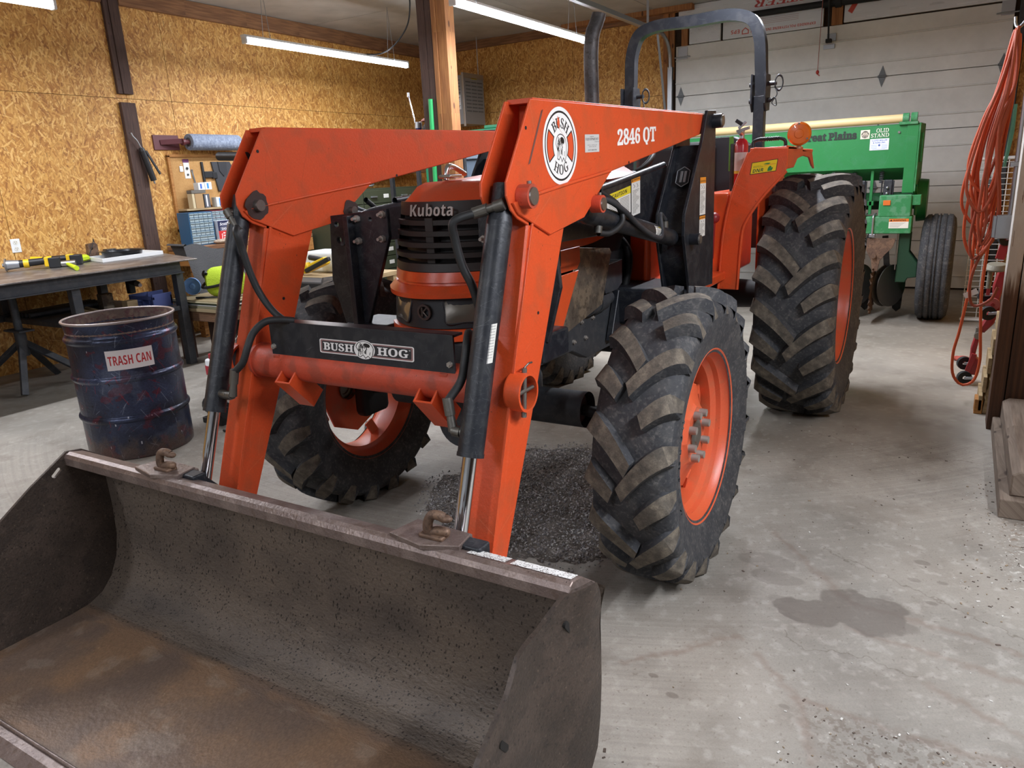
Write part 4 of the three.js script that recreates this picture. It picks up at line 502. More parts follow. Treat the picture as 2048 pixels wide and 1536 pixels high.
// --- bucket
{ const xl = -2.71;
  const prof = [[-1.425, 0.55], [-1.428, 0.48], [-1.43, 0.36], [-1.424, 0.24], [-1.405, 0.155], [-1.37, 0.085], [-1.325, 0.04], [-1.27, 0.018], [-1.2, 0.012], [-1.0, 0.012], [-0.86, 0.012], [-0.76, 0.012]];
  const PF = (v) => { const k = v * (prof.length - 1), i = Math.min(prof.length - 2, Math.floor(k)), t = k - i; return [mix(prof[i][0], prof[i + 1][0], t), mix(prof[i][1], prof[i + 1][1], t)]; };
  // right cheek is bent inwards towards its front
  const xr = (z, y) => -0.712 + 0.054 * sstep(-1.15, -1.4, z) + 0.022 * sstep(0.45, 0.6, y) * sstep(-1.28, -1.36, z);
  const bucketUV = (i0, i1, g) => { const uv = g.attributes.uv; for (let i = 0; i < uv.count; i++) uv.setY(i, 1 - (i0 + (i1 - i0) * uv.getY(i)) / (prof.length - 1)); g.userData.ownUV = true; return g; };
  const sheet = (i0, i1, t) => bucketUV(i0, i1, grid(30, (i1 - i0) * 3, (u, v) => { const [z, y] = PF((i0 + (i1 - i0) * v) / (prof.length - 1)); const x = mix(xl + 0.006, xr(z, y) - 0.004, u); return V(x, y - (i0 >= 7 ? t : 0), z - (i0 < 7 ? t : 0)); }));
  const B = part(T, 'loader_bucket', [sheet(0, 7, 0), sheet(0, 7, 0.012)], M.bucketSheet, 'rusty dark steel loader bucket on the floor');
  part(B, 'bucket_floor', [sheet(7, 11, 0), sheet(7, 11, 0.01)], M.bucketSheet, 'rust stained floor of the bucket');
  part(B, 'cutting_edge', [plateX([[-0.77, 0.0], [-0.77, 0.02], [-0.735, 0.02], [-0.7, 0.003], [-0.7, 0.0]], xl - 0.01, -0.7, 0.001)], M.bucketLip);
  // lip: box section along the top
  const lip = [[-1.44, 0.552], [-1.365, 0.606], [-1.32, 0.617], [-1.305, 0.612], [-1.297, 0.6], [-1.297, 0.573], [-1.305, 0.572], [-1.325, 0.587], [-1.41, 0.535], [-1.44, 0.53]];
  part(B, 'bucket_lip', [plateX(lip, xl, -0.672, 0.002)], M.bucketLip, 'shiny worn steel lip along the top of the bucket');
  // far cheek, flat
  const cheekL = [[-1.44, 0.56], [-1.365, 0.612], [-1.31, 0.62], [-1.168, 0.535], [-1.053, 0.456], [-0.9, 0.34], [-0.8, 0.2], [-0.735, 0.02], [-0.76, 0.0], [-1.2, 0.0], [-1.33, 0.03], [-1.4, 0.1], [-1.44, 0.22]];
  const slot = (z, y, a, b) => [...Array(12)].map((_, i) => { const t = -i * Math.PI / 6, c = Math.cos(a), s = Math.sin(a), p = Math.cos(t) * (b * 0.5) + Math.sign(Math.cos(t)) * b, q = Math.sin(t) * b * 0.6; return [z + p * c - q * s, y + p * s + q * c]; });
  part(B, 'side_plate', [plateX(cheekL, xl - 0.008, xl + 0.004, 0.001, [slot(-1.262, 0.555, 2.5, 0.014)])], M.bucket, 'far dark side plate of the bucket');
  // near cheek, bent: outline filled on a grid between its front edge and its rear edge
  const front = [[-1.355, 0.605], [-1.285, 0.597], [-1.21, 0.551], [-1.128, 0.53], [-1.08, 0.472], [-1.008, 0.428], [-0.963, 0.4], [-0.88, 0.32], [-0.8, 0.2], [-0.74, 0.03]], rear = [[-1.362, 0.604], [-1.385, 0.56], [-1.41, 0.5], [-1.415, 0.42], [-1.42, 0.36], [-1.42, 0.3], [-1.41, 0.2], [-1.39, 0.12], [-1.33, 0.03], [-1.2, 0.002]];
  const cheek = (off) => grid(18, 27, (u, v) => { const k = v * 9, i = Math.min(8, Math.floor(k)), t = k - i; const fz = mix(front[i][0], front[i + 1][0], t), fy = mix(front[i][1], front[i + 1][1], t), rz = mix(rear[i][0], rear[i + 1][0], t), ry = mix(rear[i][1], rear[i + 1][1], t); const z = mix(fz, rz, u), y = mix(fy, ry, u); return V(xr(z, y) + off, y, z); });
  const edge = (off0, off1) => grid(27, 1, (u, v) => { const k = u * 9, i = Math.min(8, Math.floor(k)), t = k - i, z = mix(front[i][0], front[i + 1][0], t), y = mix(front[i][1], front[i + 1][1], t); return V(xr(z, y) + mix(off0, off1, v), y, z); });
  part(B, 'side_plate', [cheek(-0.006), cheek(0.006), edge(-0.006, 0.006)], M.bucket, 'near bent side plate of the bucket');
  part(B, 'slot_shade_plate', [[-1.29, 0.517, 0.95], [-1.05, 0.37, 0.95]].map(([z, y, a]) => plateX(slot(z, y, a, 0.014), xr(z, y) - 0.008, xr(z, y) + 0.008, 0)), mat(0x17130f, 0.9), 'thin dark plate painted as the shade of a slotted hole');  // no opening cut: thin dark plates stand in for the shade inside the slots
  part(B, 'weld_seam', [pipe([V(xl + 0.02, 0.024, -0.765), V(-1.7, 0.024, -0.765), V(-0.72, 0.024, -0.765)], 0.006, 6, 60)], M.bucketLip);
  for (const hx of [-2.19, -1.09]) {
    part(B, 'hook_plate', [plateY([[hx - 0.11, -1.315], [hx + 0.005, -1.292], [hx + 0.1, -1.33], [hx + 0.09, -1.4], [hx - 0.09, -1.41]], 0.612, 0.627, 0.002), bx(hx - 0.08, hx + 0.08, 0.57, 0.615, -1.42, -1.37, 0.004)], M.bucketLip, 'steel pad welded on the lip'); part(B, 'pad_end', [bx(hx + 0.08, hx + 0.15, 0.582, 0.622, -1.395, -1.345, 0.006)], M.black);
    const pts = [V(hx, 0.627, -1.345), V(hx - 0.002, 0.655, -1.34), V(hx + 0.01, 0.685, -1.342), V(hx + 0.03, 0.69, -1.345), V(hx + 0.046, 0.683, -1.35)];
    part(B, 'chain_hook', [pipe(pts, 0.013, 10, 30), new THREE.SphereGeometry(0.013, 10, 8).scale(1.5, 0.8, 1).translate(hx + 0.05, 0.682, -1.35), pipe([V(hx, 0.636, -1.345), V(hx + 0.02, 0.642, -1.347), V(hx + 0.046, 0.644, -1.35)], 0.013, 10, 12), new THREE.SphereGeometry(0.0128, 10, 8).translate(hx + 0.046, 0.644, -1.35), bx(hx - 0.025, hx + 0.05, 0.624, 0.638, -1.365, -1.325, 0.006)], M.hook, 'rusty open chain hook');
  }
  part(B, 'lip_lettering', decal(V(-0.965, 0.6188, -1.3222), V(0.285, 0, 0), V(0, -0.0102, -0.042)), printMat(canvasTex(512, 80, (c) => { c.clearRect(0, 0, 512, 80); const r = rng(8); c.fillStyle = '#d9d8d4'; c.fillRect(0, 4, 512, 72); c.globalCompositeOperation = 'destination-out'; for (let i = 0; i < 420; i++) { c.beginPath(); c.ellipse(r() * 512, r() * 80, 1 + r() * 5, 0.8 + r() * 2, r() * 3, 0, 7); c.fill(); } c.fillRect(196, 0, 26, 80); }), 0.6, { alphaTest: 0.5 }), 'worn white paint on the lip');
  // arm ends to the bucket back
  for (const s of [1, -1]) part(B, 'quick_attach', [plateX([[-1.43, 0.6], [-1.43, 0.1], [-1.52, 0.1], [-1.6, 0.36], [-1.52, 0.5]], X(s * 0.48), X(s * 0.495), 0.002), plateX([[-1.43, 0.6], [-1.43, 0.1], [-1.52, 0.1], [-1.6, 0.36], [-1.52, 0.5]], X(s * 0.6), X(s * 0.615), 0.002)], M.black); }
// ---------------------------------------------------------------- the shed
// floor: poured concrete, coloured in world coordinates so that the slabs join
const segD = (x, z, a, b) => { const dx = b[0] - a[0], dz = b[1] - a[1], t = clamp(((x - a[0]) * dx + (z - a[1]) * dz) / (dx * dx + dz * dz), 0, 1); return Math.hypot(x - a[0] - t * dx, z - a[1] - t * dz); };
const CRACKS = [[[-0.36, -2.91], [-0.05, -2.75], [0.3, -2.555]], [[-1.2, -3.6], [-1.35, -3.9], [-1.3, -4.3]], [[0.04, -2.2], [-0.14, -2.245], [-0.3, -2.2], [-0.36, -2.26]], [[-2.05, -1.95], [-1.8, -2.05], [-1.5, -2.0]], [[-0.6, -4.3], [-0.2, -4.1], [0.2, -4.15]]];
const TRACKS = [[[-0.2, -2.394], [0.05, -2.35], [0.29, -2.319]], [[-0.27, -1.948], [0.0, -1.93], [0.27, -1.942]], [[-0.78, -1.88], [-0.5, -2.17]], [[-0.55, -2.95], [-0.2, -2.55], [0.3, -2.47]], [[-0.42, -2.1], [-0.27, -1.95], [-0.2, -1.72]], [[0.05, -2.17], [0.28, -2.06]]];
const STAINS = [[-0.325, -2.415, 0.115, 0.1, 0.68], [-0.13, -2.5, 0.17, 0.13, 0.72], [-0.02, -2.47, 0.07, 0.05, 0.5], [-0.47, -2.6, 0.09, 0.05, 0.3], [-0.52, -2.72, 0.12, 0.06, 0.22], [-0.43, -2.46, 0.05, 0.03, 0.25], [-0.02, -2.8, 0.03, 0.02, 0.45], [0.07, -2.82, 0.025, 0.015, 0.45], [-0.1, -2.63, 0.03, 0.02, 0.3], [0.04, -2.66, 0.022, 0.014, 0.5], [-0.18, -2.22, 0.03, 0.02, 0.28], [0.0, -2.95, 0.03, 0.02, 0.5], [-0.6, -1.8, 0.02, 0.012, 0.5], [-0.68, -1.86, 0.018, 0.01, 0.5], [-0.3, -1.9, 0.02, 0.012, 0.4], [-0.75, -2.2, 0.2, 0.12, 0.16], [-1.9, -6.3, 0.5, 0.3, 0.3], [-0.9, -7.6, 0.4, 0.25, 0.35], [-0.5, -5.9, 0.3, 0.3, 0.18], [-0.35, -5.2, 0.2, 0.35, 0.14], [-5.4, -3.0, 0.6, 0.25, 0.25], [-4.4, -3.4, 0.5, 0.3, 0.18], [-2.6, -2.0, 0.3, 0.2, 0.14]];
function concrete(x, z, fine) {
  const w = fbm(x * 1.6 + 20, z * 1.6, 3) - 0.5, n = fbm(x * 0.7 + 40, z * 0.7 + 9, 4), m = fbm(x * 7 + 3, z * 7, 4), k = fbm(x * 34, z * 34 + 5, 3);
  let c = lerp3([132, 126, 116], [160, 154, 144], clamp((n - 0.28) * 2.0, 0, 1));
  c = lerp3(c, [113, 105, 95], clamp((m - 0.5) * 1.5, 0, 0.5)); c = lerp3(c, [176, 171, 162], clamp((k - 0.58) * 1.6, 0, 0.35));
  if (fine) { // trowel and broom lines in sweeping arcs
    const a = Math.hypot(x + 2.6, z + 6.5), ln = vnoise(a * 150, Math.atan2(z + 6.5, x + 2.6) * 6) - 0.5; c = c.map((q) => q * (1 + ln * 0.10 * clamp((n - 0.2) * 2, 0.3, 1)));
    const g = vnoise(x * 420, z * 420) - 0.5; c = c.map((q) => q * (1 + g * 0.09));
    const sp = vnoise(x * 150 + 7, z * 150); if (sp > 0.9) c = lerp3(c, [96, 86, 76], 0.35);
    const wx = x + 0.06 * (m - 0.5), wz = z + 0.06 * (k - 0.5), wt = z + 0.06 * (m - 0.5);
    for (const L of CRACKS) { let d = 9; for (let i = 0; i + 1 < L.length; i++) d = Math.min(d, segD(wx, wz, L[i], L[i + 1])); if (d < 0.004) c = lerp3(c, [92, 82, 72], 0.6 * (1 - d / 0.004)); }
    for (const L of TRACKS) { let d = 9; for (let i = 0; i + 1 < L.length; i++) d = Math.min(d, segD(x, wt, L[i], L[i + 1])); const e = d + 0.02 * (vnoise(x * 60, z * 60) - 0.5); if (e < 0.02) c = lerp3(c, [116, 98, 86], 0.42 * (1 - Math.max(0, e) / 0.02)); }
    // crumbs of dirt swept into a corner
    const dz = sstep(-2.0, -1.86, z) * sstep(-0.36, -0.22, x + (z + 1.95) * -0.7), de = vnoise(x * 75, z * 75) * 0.6 + vnoise(x * 190, z * 190) * 0.4; if (dz > 0 && de > 0.6) c = lerp3(c, [96, 82, 70], 0.5 * dz); else if (dz > 0 && de < 0.2) c = lerp3(c, [204, 198, 186], 0.3 * dz);
    const dr = sstep(0.2, 0.34, x) * sstep(-2.7, -3.2, z); if (dr > 0) { const e = vnoise(x * 120, z * 120); if (e > 0.86) c = lerp3(c, [228, 224, 214], 0.8 * dr); else if (e < 0.2) c = lerp3(c, [110, 92, 74], 0.6 * dr); }
  }
  let st = 0; for (const [sx, sz, rx, rz, t] of STAINS) { const d = Math.hypot((x - sx) / rx, (z - sz) / rz); if (Math.abs(x - sx) < 1.4 * rx && d < 1.4) { const e = d + 0.55 * (fbm(x * 14 + 3, z * 14, 4) - 0.5) + (rx > 0.06 ? 0.75 * (fbm(x * 6, z * 6 + 4, 3) - 0.5) : 0); const soft = rx > 0.18 ? 0.6 : rx > 0.08 ? 0.13 : 0.3; st = Math.max(st, t * (1 - sstep(1 - soft, 1, e))); } } if (st) c = lerp3(c, [88, 79, 71], st * (0.85 + 0.3 * (m - 0.5)));
  return lerp3(c, [c[0] + 60 * w, c[1] + 54 * w, c[2] + 48 * w], 0.7);
}
function slab(x0, x1, z0, z1, w, h, fine) {
  const t = dataTex(w, h, (u, v) => concrete(mix(x0, x1, u), mix(z0, z1, v), fine)); t.wrapS = t.wrapT = THREE.ClampToEdgeWrapping;
  const g = new THREE.BoxGeometry(x1 - x0, 0.12, z1 - z0).translate((x0 + x1) / 2, -0.06, (z0 + z1) / 2).toNonIndexed(), p = g.attributes.position, uv = g.attributes.uv;
  for (let i = 0; i < p.count; i++) uv.setXY(i, (p.getX(i) - x0) / (x1 - x0), (p.getZ(i) - z0) / (z1 - z0)); g.userData.ownUV = true;
  return [g, mat(0xffffff, 0.62, 0, { map: t })];
}
{ const [g, m] = slab(-7.4, 6, -10.05, 5.5, 900, 1000, false);
  // the wide slab is cut around the two finely drawn ones
  const F1 = [-1.62, 0.75, -4.4, -0.5], F2 = [-5.2, -1.62, -4.4, -0.5];
  const cut = (x0, x1, z0, z1) => { const q = new THREE.BoxGeometry(x1 - x0, 0.12, z1 - z0).translate((x0 + x1) / 2, -0.06, (z0 + z1) / 2).toNonIndexed(), p = q.attributes.position, uv = q.attributes.uv; for (let i = 0; i < p.count; i++) uv.setXY(i, (p.getX(i) + 7.4) / 13.4, (p.getZ(i) + 10.05) / 15.55); q.userData.ownUV = true; return q; };
  const floor = structure('floor', [cut(-7.4, 6, -10.05, F1[2]), cut(-7.4, 6, F1[3], 5.5), cut(-7.4, F2[0], F1[2], F1[3]), cut(F1[1], 6, F1[2], F1[3])], m, 'scuffed grey concrete floor of the shed');
  const [g1, m1] = slab(...F1, 1150, 1800, true), [g2, m2] = slab(...F2, 1150, 1200, true); part(floor, 'concrete_slab', g1, m1); part(floor, 'concrete_slab', g2, m2); }

// oriented strand board
const OSB = canvasTex(1536, 1536, (c, w, h) => {
  const r = rng(101); c.fillStyle = '#b07a38'; c.fillRect(0, 0, w, h);
  const pal = ['#c8944a', '#d7a65c', '#bd863f', '#a76f30', '#e2b872', '#cf9c50', '#935e28', '#c38f48', '#dfb168', '#b5823f'];
  for (let i = 0; i < 12500; i++) { const L = 16 + r() * 62, W = 5 + r() * 13, x = r() * w, y = r() * h, a = Math.PI / 2 + (r() + r() + r() - 1.5) * 1.25, col = pal[Math.floor(r() * pal.length)]; for (const [ox, oy] of [[0, 0], [x < 60 ? w : x > w - 60 ? -w : 0, y < 60 ? h : y > h - 60 ? -h : 0]]) { c.save(); c.translate(x + ox, y + oy); c.rotate(a); c.globalAlpha = 0.62 + 0.3 * (i % 3) / 2; c.fillStyle = col; c.beginPath(); c.moveTo(-L / 2, -W / 2); c.lineTo(L / 2 - W * 0.4, -W / 2 + W * 0.15); c.lineTo(L / 2, W / 2); c.lineTo(-L / 2 + W * 0.3, W / 2 - W * 0.1); c.closePath(); c.fill(); if (r() < 0.45) { c.globalAlpha = 0.35; c.strokeStyle = '#5a3814'; c.lineWidth = 1; c.beginPath(); c.moveTo(-L / 2, W / 2); c.lineTo(L / 2, W / 2); c.stroke(); } if (r() < 0.02) { c.globalAlpha = 0.75; c.fillStyle = '#5b3a1d'; c.fillRect(-L / 4, -2, L / 2, 3.5); } c.restore(); if (!ox && !oy) break; } }
}, 2.0);
M.osb = mat(0xffffff, 0.62, 0, { map: OSB, bumpMap: OSB, bumpScale: 0.0012 });
M.backing = mat(0x3a2a1c, 0.9);
const shift = (g, du, dv) => { const uv = g.attributes.uv; for (let i = 0; i < uv.count; i++) uv.setXY(i, uv.getX(i) + du, uv.getY(i) + dv); g.userData.ownUV = true; return g; };
{ const r = rng(5);
  const wl = structure('wall_left', bx(-7.45, -7.264, -0.05, 3.5, -10.05, 5.5, 0), M.backing, 'wall lined with golden strand board');
  const zs = [-9.9, -8.96, -7.74, -6.52, -5.3, -4.8, -3.45, -2.2, -0.98, 0.24, 2.68, 5.5];
  for (let i = 0; i + 1 < zs.length; i++) for (const [y0, y1] of [[0.0, 2.428], [2.432, 3.45]]) part(wl, 'wall_panel', shift(keep(bx(-7.264, -7.25, y0, y1, zs[i] + 0.0025, zs[i + 1] - 0.0025, 0)), r() * 2, r() * 2), M.osb);
  const wb = structure('wall_back', [bx(-7.4, -3.42, -0.05, 3.5, -10.1, -9.914, 0), bx(0.36, 0.9, -0.05, 3.5, -10.1, -9.914, 0), bx(-3.42, 0.36, 3.02, 3.5, -10.1, -9.914, 0)], M.backing, 'back wall lined with strand board beside the door');
  for (const [a, b] of [[-7.25, -6.03], [-6.03, -4.81], [-4.81, -3.45]]) for (const [y0, y1] of [[0, 2.428], [2.432, 3.45]]) part(wb, 'wall_panel', shift(keep(bx(a + 0.0025, b - 0.0025, y0, y1, -9.914, -9.9, 0)), r() * 2, r() * 2), M.osb);
  part(wb, 'wall_panel', bx(0.37, 0.9, 0, 3.45, -9.914, -9.9, 0), M.osb);
  const wr = structure('wall_right', [bx(0.66, 0.85, -0.05, 3.5, -10.05, -3.2, 0), bx(0.66, 6, -0.05, 3.5, -3.2, -3.06, 0), bx(5.9, 6.05, -0.05, 3.5, -3.2, 5.5, 0)], M.backing, 'right hand wall of the shed');
  for (let z = -9.9; z < -3.3; z += 1.32) part(wr, 'wall_panel', shift(keep(bx(0.646, 0.66, 0, 3.45, z + 0.003, z + 1.317, 0)), r() * 2, r() * 2), M.osb);
  for (let x = 0.66; x < 5.8; x += 1.31) part(wr, 'wall_panel', [bx(x + 0.003, x + 1.307, 0, 3.45, -3.06, -3.046, 0)], mat(0xc4c8ca, 0.5));
  const sheetMetal = mat(0xc4c8ca, 0.5); const wf = structure('wall_front', bx(-7.4, 6, -0.05, 3.5, 5.4, 5.55, 0), M.backing, 'front wall of the shed');
  for (let x = -7.25; x < 5.8; x += 1.22) part(wf, 'wall_panel', [bx(x + 0.003, x + 1.217, 0, 3.45, 5.386, 5.4, 0)], sheetMetal); }
// ceiling boards
{ const t = canvasTex(768, 768, (c, w, h) => { const im = c.createImageData(w, h); for (let j = 0; j < h; j++) for (let i = 0; i < w; i++) { const k = (j * w + i) * 4, n = fbm(i / 96, j / 96, 5, 8), q = 176 + 46 * (n - 0.5); im.data[k] = q; im.data[k + 1] = q * 0.985; im.data[k + 2] = q * 0.95; im.data[k + 3] = 255; } c.putImageData(im, 0, 0); const r = rng(3); for (let i = 0; i < 60; i++) { c.fillStyle = `rgba(90,84,74,${0.2 + r() * 0.4})`; c.fillRect(r() * w, r() * h, 1 + r() * 10, 1 + r() * 2); } }, 2.2);
  const m = mat(0xffffff, 0.55, 0, { map: t }), cl = structure('ceiling', bx(-7.45, 6.05, 3.47, 3.6, -10.1, 5.55, 0), M.backing, 'pale boarded ceiling'), r = rng(6);
  for (let x = -7.25, i = 0; x < 5.9; x += 1.22, i++) for (let z = -9.9 - (i % 2) * 1.2; z < 5.4; z += 2.44) { const z0 = Math.max(-9.9, z), z1 = Math.min(5.4, z + 2.44), x1 = Math.min(5.9, x + 1.22); if (z1 - z0 < 0.1) continue; part(cl, 'ceiling_board', shift(keep(bx(x + 0.002, x1 - 0.002, 3.445 - r() * 0.006, 3.468, z0 + 0.002, z1 - 0.002, 0)), r() * 2, r() * 2), m); } }
// timbers
{ const tr = structure('trim_1', bx(-7.25, -7.2, 3.28, 3.44, -9.85, -4.86, 0.003), M.woodBeam, 'timber wall plate under the ceiling'); part(tr, 'timber', bx(-7.25, -7.2, 3.28, 3.44, -4.68, 5.3, 0.003), M.woodBeam);
  structure('trim_2', [bx(-7.2, -3.5, 3.33, 3.44, -9.9, -9.85, 0.003)], M.woodBeam, 'timber along the top of the back wall');
  structure('trim_3', [bx(-4.9, -3.1, 3.38, 3.445, -9.86, -9.74, 0.003), bx(-3.5, -3.43, 0, 3.4, -9.9, -9.84, 0.003)], M.woodV, 'timber beside the garage door');
  // batten of three boards on the left wall, in two lengths
  const bt = structure('trim_4', bx(-7.25, -7.215, 2.47, 3.44, -4.86, -4.81, 0.002), M.woodDarkV, 'dark stained wall post of three boards');
  part(bt, 'board', bx(-7.25, -7.205, 2.47, 3.44, -4.808, -4.752, 0.002), M.woodDarkV); part(bt, 'board', bx(-7.25, -7.215, 2.47, 3.44, -4.75, -4.70, 0.002), M.woodDarkV);
  part(bt, 'board', bx(-7.25, -7.205, 0, 2.39, -4.8, -4.7, 0.002), M.woodDarkV); part(bt, 'board', bx(-7.25, -7.215, 0, 2.39, -4.86, -4.803, 0.002), M.woodDarkV);
  // free-standing post of dark and light timbers
  const P = thing('roof_post', 'roof post of dark and light timbers with green pipe leaning on it', 'post', V(-4.35, 0, -6.08));
  part(P, 'dark_timber', [bx(-4.50, -4.412, 0, 3.445, -6.16, -6.0, 0.004)], M.woodDarkV, 'dark weathered timber'); part(P, 'dark_timber', [bx(-4.408, -4.335, 0, 3.445, -6.16, -6.0, 0.004)], M.woodDarkV, 'dark weathered timber');
  part(P, 'light_board', [bx(-4.333, -4.285, 0, 3.445, -6.14, -5.99, 0.003)], M.woodV, 'light brown board'); part(P, 'light_board', [bx(-4.283, -4.18, 0, 3.445, -6.14, -6.0, 0.003)], M.woodV, 'light brown board'); }
// shop lights
{ const glow = new THREE.MeshStandardMaterial({ color: 0xffffff, emissive: 0xf3f6ff, emissiveIntensity: 15, roughness: 0.4 });
  LED_ROWS.forEach(([x, z, k], i) => {
    const zc = z + LED_LEN / 2, L = thing('shop_light', ['long white shop light hung before the strand board wall near the roof post', 'long white shop light hung over the steel workbench', 'long white shop light hung above the tractor hood beside the roof post', 'long white shop light hung in front of the garage door', 'long white shop light in the side bay', 'long white shop light behind the bucket near the front wall', 'long white shop light over the aisle near the front wall'][i], 'light', V(x, LED_Y, zc), 'shop lights');
    part(L, 'housing', [bx(x - 0.03, x + 0.03, LED_Y + 0.027, LED_Y + 0.05, z, z + LED_LEN, 0.006)], M.white);
    part(L, 'lamp_tube', [cyl(V(x, LED_Y, z + 0.01), V(x, LED_Y, z + LED_LEN - 0.01), 0.026, 0.026, 20)], glow, 'glowing white tube');
    for (const e of [0.01, LED_LEN - 0.02]) part(L, 'end_cap', [bx(x - 0.03, x + 0.03, LED_Y - 0.028, LED_Y + 0.05, z + e - 0.012, z + e + 0.012, 0.006)], M.white);
    for (const t of [0.12, 0.88]) part(L, 'hanging_wire', [cyl(V(x - 0.05, LED_Y + 0.03, z + LED_LEN * t), V(x, 3.44, z + LED_LEN * t), 0.003, 0.003, 5), cyl(V(x + 0.05, LED_Y + 0.03, z + LED_LEN * t), V(x, 3.44, z + LED_LEN * t), 0.003, 0.003, 5)], M.zinc);
    const l = new THREE.RectAreaLight(LED_COLOR, LED_POWER * k, 0.06, LED_LEN - 0.06); l.position.set(x, LED_Y - 0.029, zc); l.rotation.x = -Math.PI / 2; l.castShadow = true; scene.add(l);
  }); }
// ---------------------------------------------------------------- sectional garage door
{ const m = mat(0xffffff, 0.5, 0, { map: dataTex(512, 512, (u, v) => { const n = fbm(u * 5, v * 5, 4, 5), k = fbm(u * 30, v * 30, 3, 30), q = 212 + 22 * (n - 0.5) + 8 * (k - 0.5); return [q, q * 0.995, q * 0.975]; }, true, 1.3) });
  const D = structure('door_1', bx(-3.4, 0.33, 0, 3.02, -9.905, -9.89, 0), M.backing, 'white sectional garage door');
  const ys = [0.02, 0.56, 1.17, 1.78, 2.386, 2.985];
  for (let i = 0; i < 5; i++) {
    const y0 = ys[i], y1 = ys[i + 1]; const sec = part(D, 'door_section', [bx(-3.33, 0.26, y0 + 0.003, y1 - 0.003, -9.88, -9.845, 0.003)], m);
    for (const f of [0.25, 0.7]) part(sec, 'rib', [plateX([[-9.845, y0 + (y1 - y0) * f + 0.016], [-9.832, y0 + (y1 - y0) * f + 0.012], [-9.832, y0 + (y1 - y0) * f + 0.002], [-9.845, y0 + (y1 - y0) * f - 0.004]], -3.33, 0.26, 0)], m);
  }
  for (const y of ys.slice(1, 5)) for (const x of [-3.26, -0.93, 0.21]) part(D, 'hinge', [plateZ([[x, y + 0.115], [x + 0.035, y + 0.02], [x + 0.035, y - 0.02], [x, y - 0.115], [x - 0.035, y - 0.02], [x - 0.035, y + 0.02]].reverse(), -9.845, -9.838), cyl(V(x - 0.045, y, -9.832), V(x + 0.045, y, -9.832), 0.012)], mat(0x6f7376, 0.6, 0.3), 'galvanised door hinge');
  for (const [x, y] of [[-3.24, 2.9], [0.2, 2.93]]) part(D, 'corner_bracket', [bx(x - 0.06, x + 0.06, y - 0.07, y + 0.07, -9.845, -9.835, 0.002), cyl(V(x - 0.1, y - 0.05, -9.82), V(x + 0.1, y - 0.05, -9.82), 0.008)], M.zinc);
  part(D, 'opener_bracket', [bx(-1.57, -1.45, 2.74, 2.79, -9.845, -9.83, 0.002), bx(-1.54, -1.44, 2.82, 2.9, -9.845, -9.83, 0.002)], M.zinc);
  const arm = one('door_opener_arm', 'black opener arm reaching down to the top of the garage door', 'door opener', [bar(V(-1.525, 3.445, -9.69), V(-1.51, 2.82, -9.76), 0.018, 0.018), bx(-1.54, -1.48, 2.8, 2.84, -9.828, -9.75, 0.004)], M.blackFlat);
  const cord = thing('release_cord', 'thin red release cord with a knob hanging before the garage door', 'cord', V(-1.6, 2.45, -9.72)); part(cord, 'string', [cyl(V(-1.585, 3.445, -9.72), V(-1.6, 2.5, -9.72), 0.0035, 0.0035, 6)], mat(0xa05a4c, 0.7)); part(cord, 'knob', [new THREE.SphereGeometry(0.018, 12, 10).scale(1, 1.3, 1).translate(-1.6, 2.49, -9.72), cyl(V(-1.6, 2.47, -9.72), V(-1.575, 2.45, -9.715), 0.005)], mat(0xb03026, 0.5));
  const tr = thing('door_track', 'galvanised steel door track curving up under the ceiling', 'door track', V(-3.39, 0, -9.8));
  part(tr, 'vertical_rail', [bx(-3.42, -3.36, 0.02, 2.75, -9.84, -9.78, 0.004)], M.zinc); part(tr, 'curved_rail', [pipe([V(-3.39, 2.72, -9.8), V(-3.39, 2.9, -9.78), V(-3.39, 3.04, -9.66), V(-3.39, 3.1, -9.5), V(-3.39, 3.11, -9.35)], 0.024, 8, 24)], M.zinc); part(tr, 'ceiling_rail', [bx(-3.42, -3.36, 3.085, 3.135, -9.4, -5.4, 0.004)], M.zinc); part(tr, 'rail_hanger', [bar(V(-3.39, 3.11, -9.0), V(-3.39, 3.445, -9.0), 0.03, 0.004), bar(V(-3.39, 3.11, -7.2), V(-3.39, 3.445, -7.2), 0.03, 0.004), bar(V(-3.45, 3.1, -9.5), V(-3.47, 2.2, -9.86), 0.03, 0.004)], M.zinc);
  const tr2 = thing('door_track', 'dark steel door track on the right of the garage door', 'door track', V(0.33, 0, -9.8)); part(tr2, 'vertical_rail', [bx(0.3, 0.36, 0.02, 3.0, -9.84, -9.77, 0.004)], M.darkSteel); part(tr2, 'ceiling_rail', [bx(0.3, 0.36, 3.05, 3.1, -9.8, -6.5, 0.004)], M.darkSteel);
  one('torsion_shaft', 'black spring shaft above the garage door', 'shaft', [cyl(V(-3.2, 3.215, -9.78), V(-1.58, 3.215, -9.78), 0.035, 0.035, 18), cyl(V(-1.6, 3.215, -9.78), V(0.36, 3.2, -9.78), 0.045, 0.045, 18), cyl(V(-1.46, 3.215, -9.78), V(-1.4, 3.215, -9.78), 0.06, 0.06, 18)], M.blackFlat);
  // foam boards above the door
  const foam = (seed, draw) => canvasTex(512, 96, (c, w, h) => { c.fillStyle = '#cfd2d6'; c.fillRect(0, 0, w, h); const r = rng(seed); for (let i = 0; i < 40; i++) { c.fillStyle = `rgba(${r() < 0.5 ? '245,246,248' : '150,152,158'},${0.1 + r() * 0.2})`; c.fillRect(r() * w, r() * h, 6 + r() * 60, 1 + r() * 5); } if (draw) draw(c, w, h); });
  const flip = (c, w, h, fn) => { c.save(); c.translate(w, h); c.rotate(Math.PI); fn(); c.restore(); };
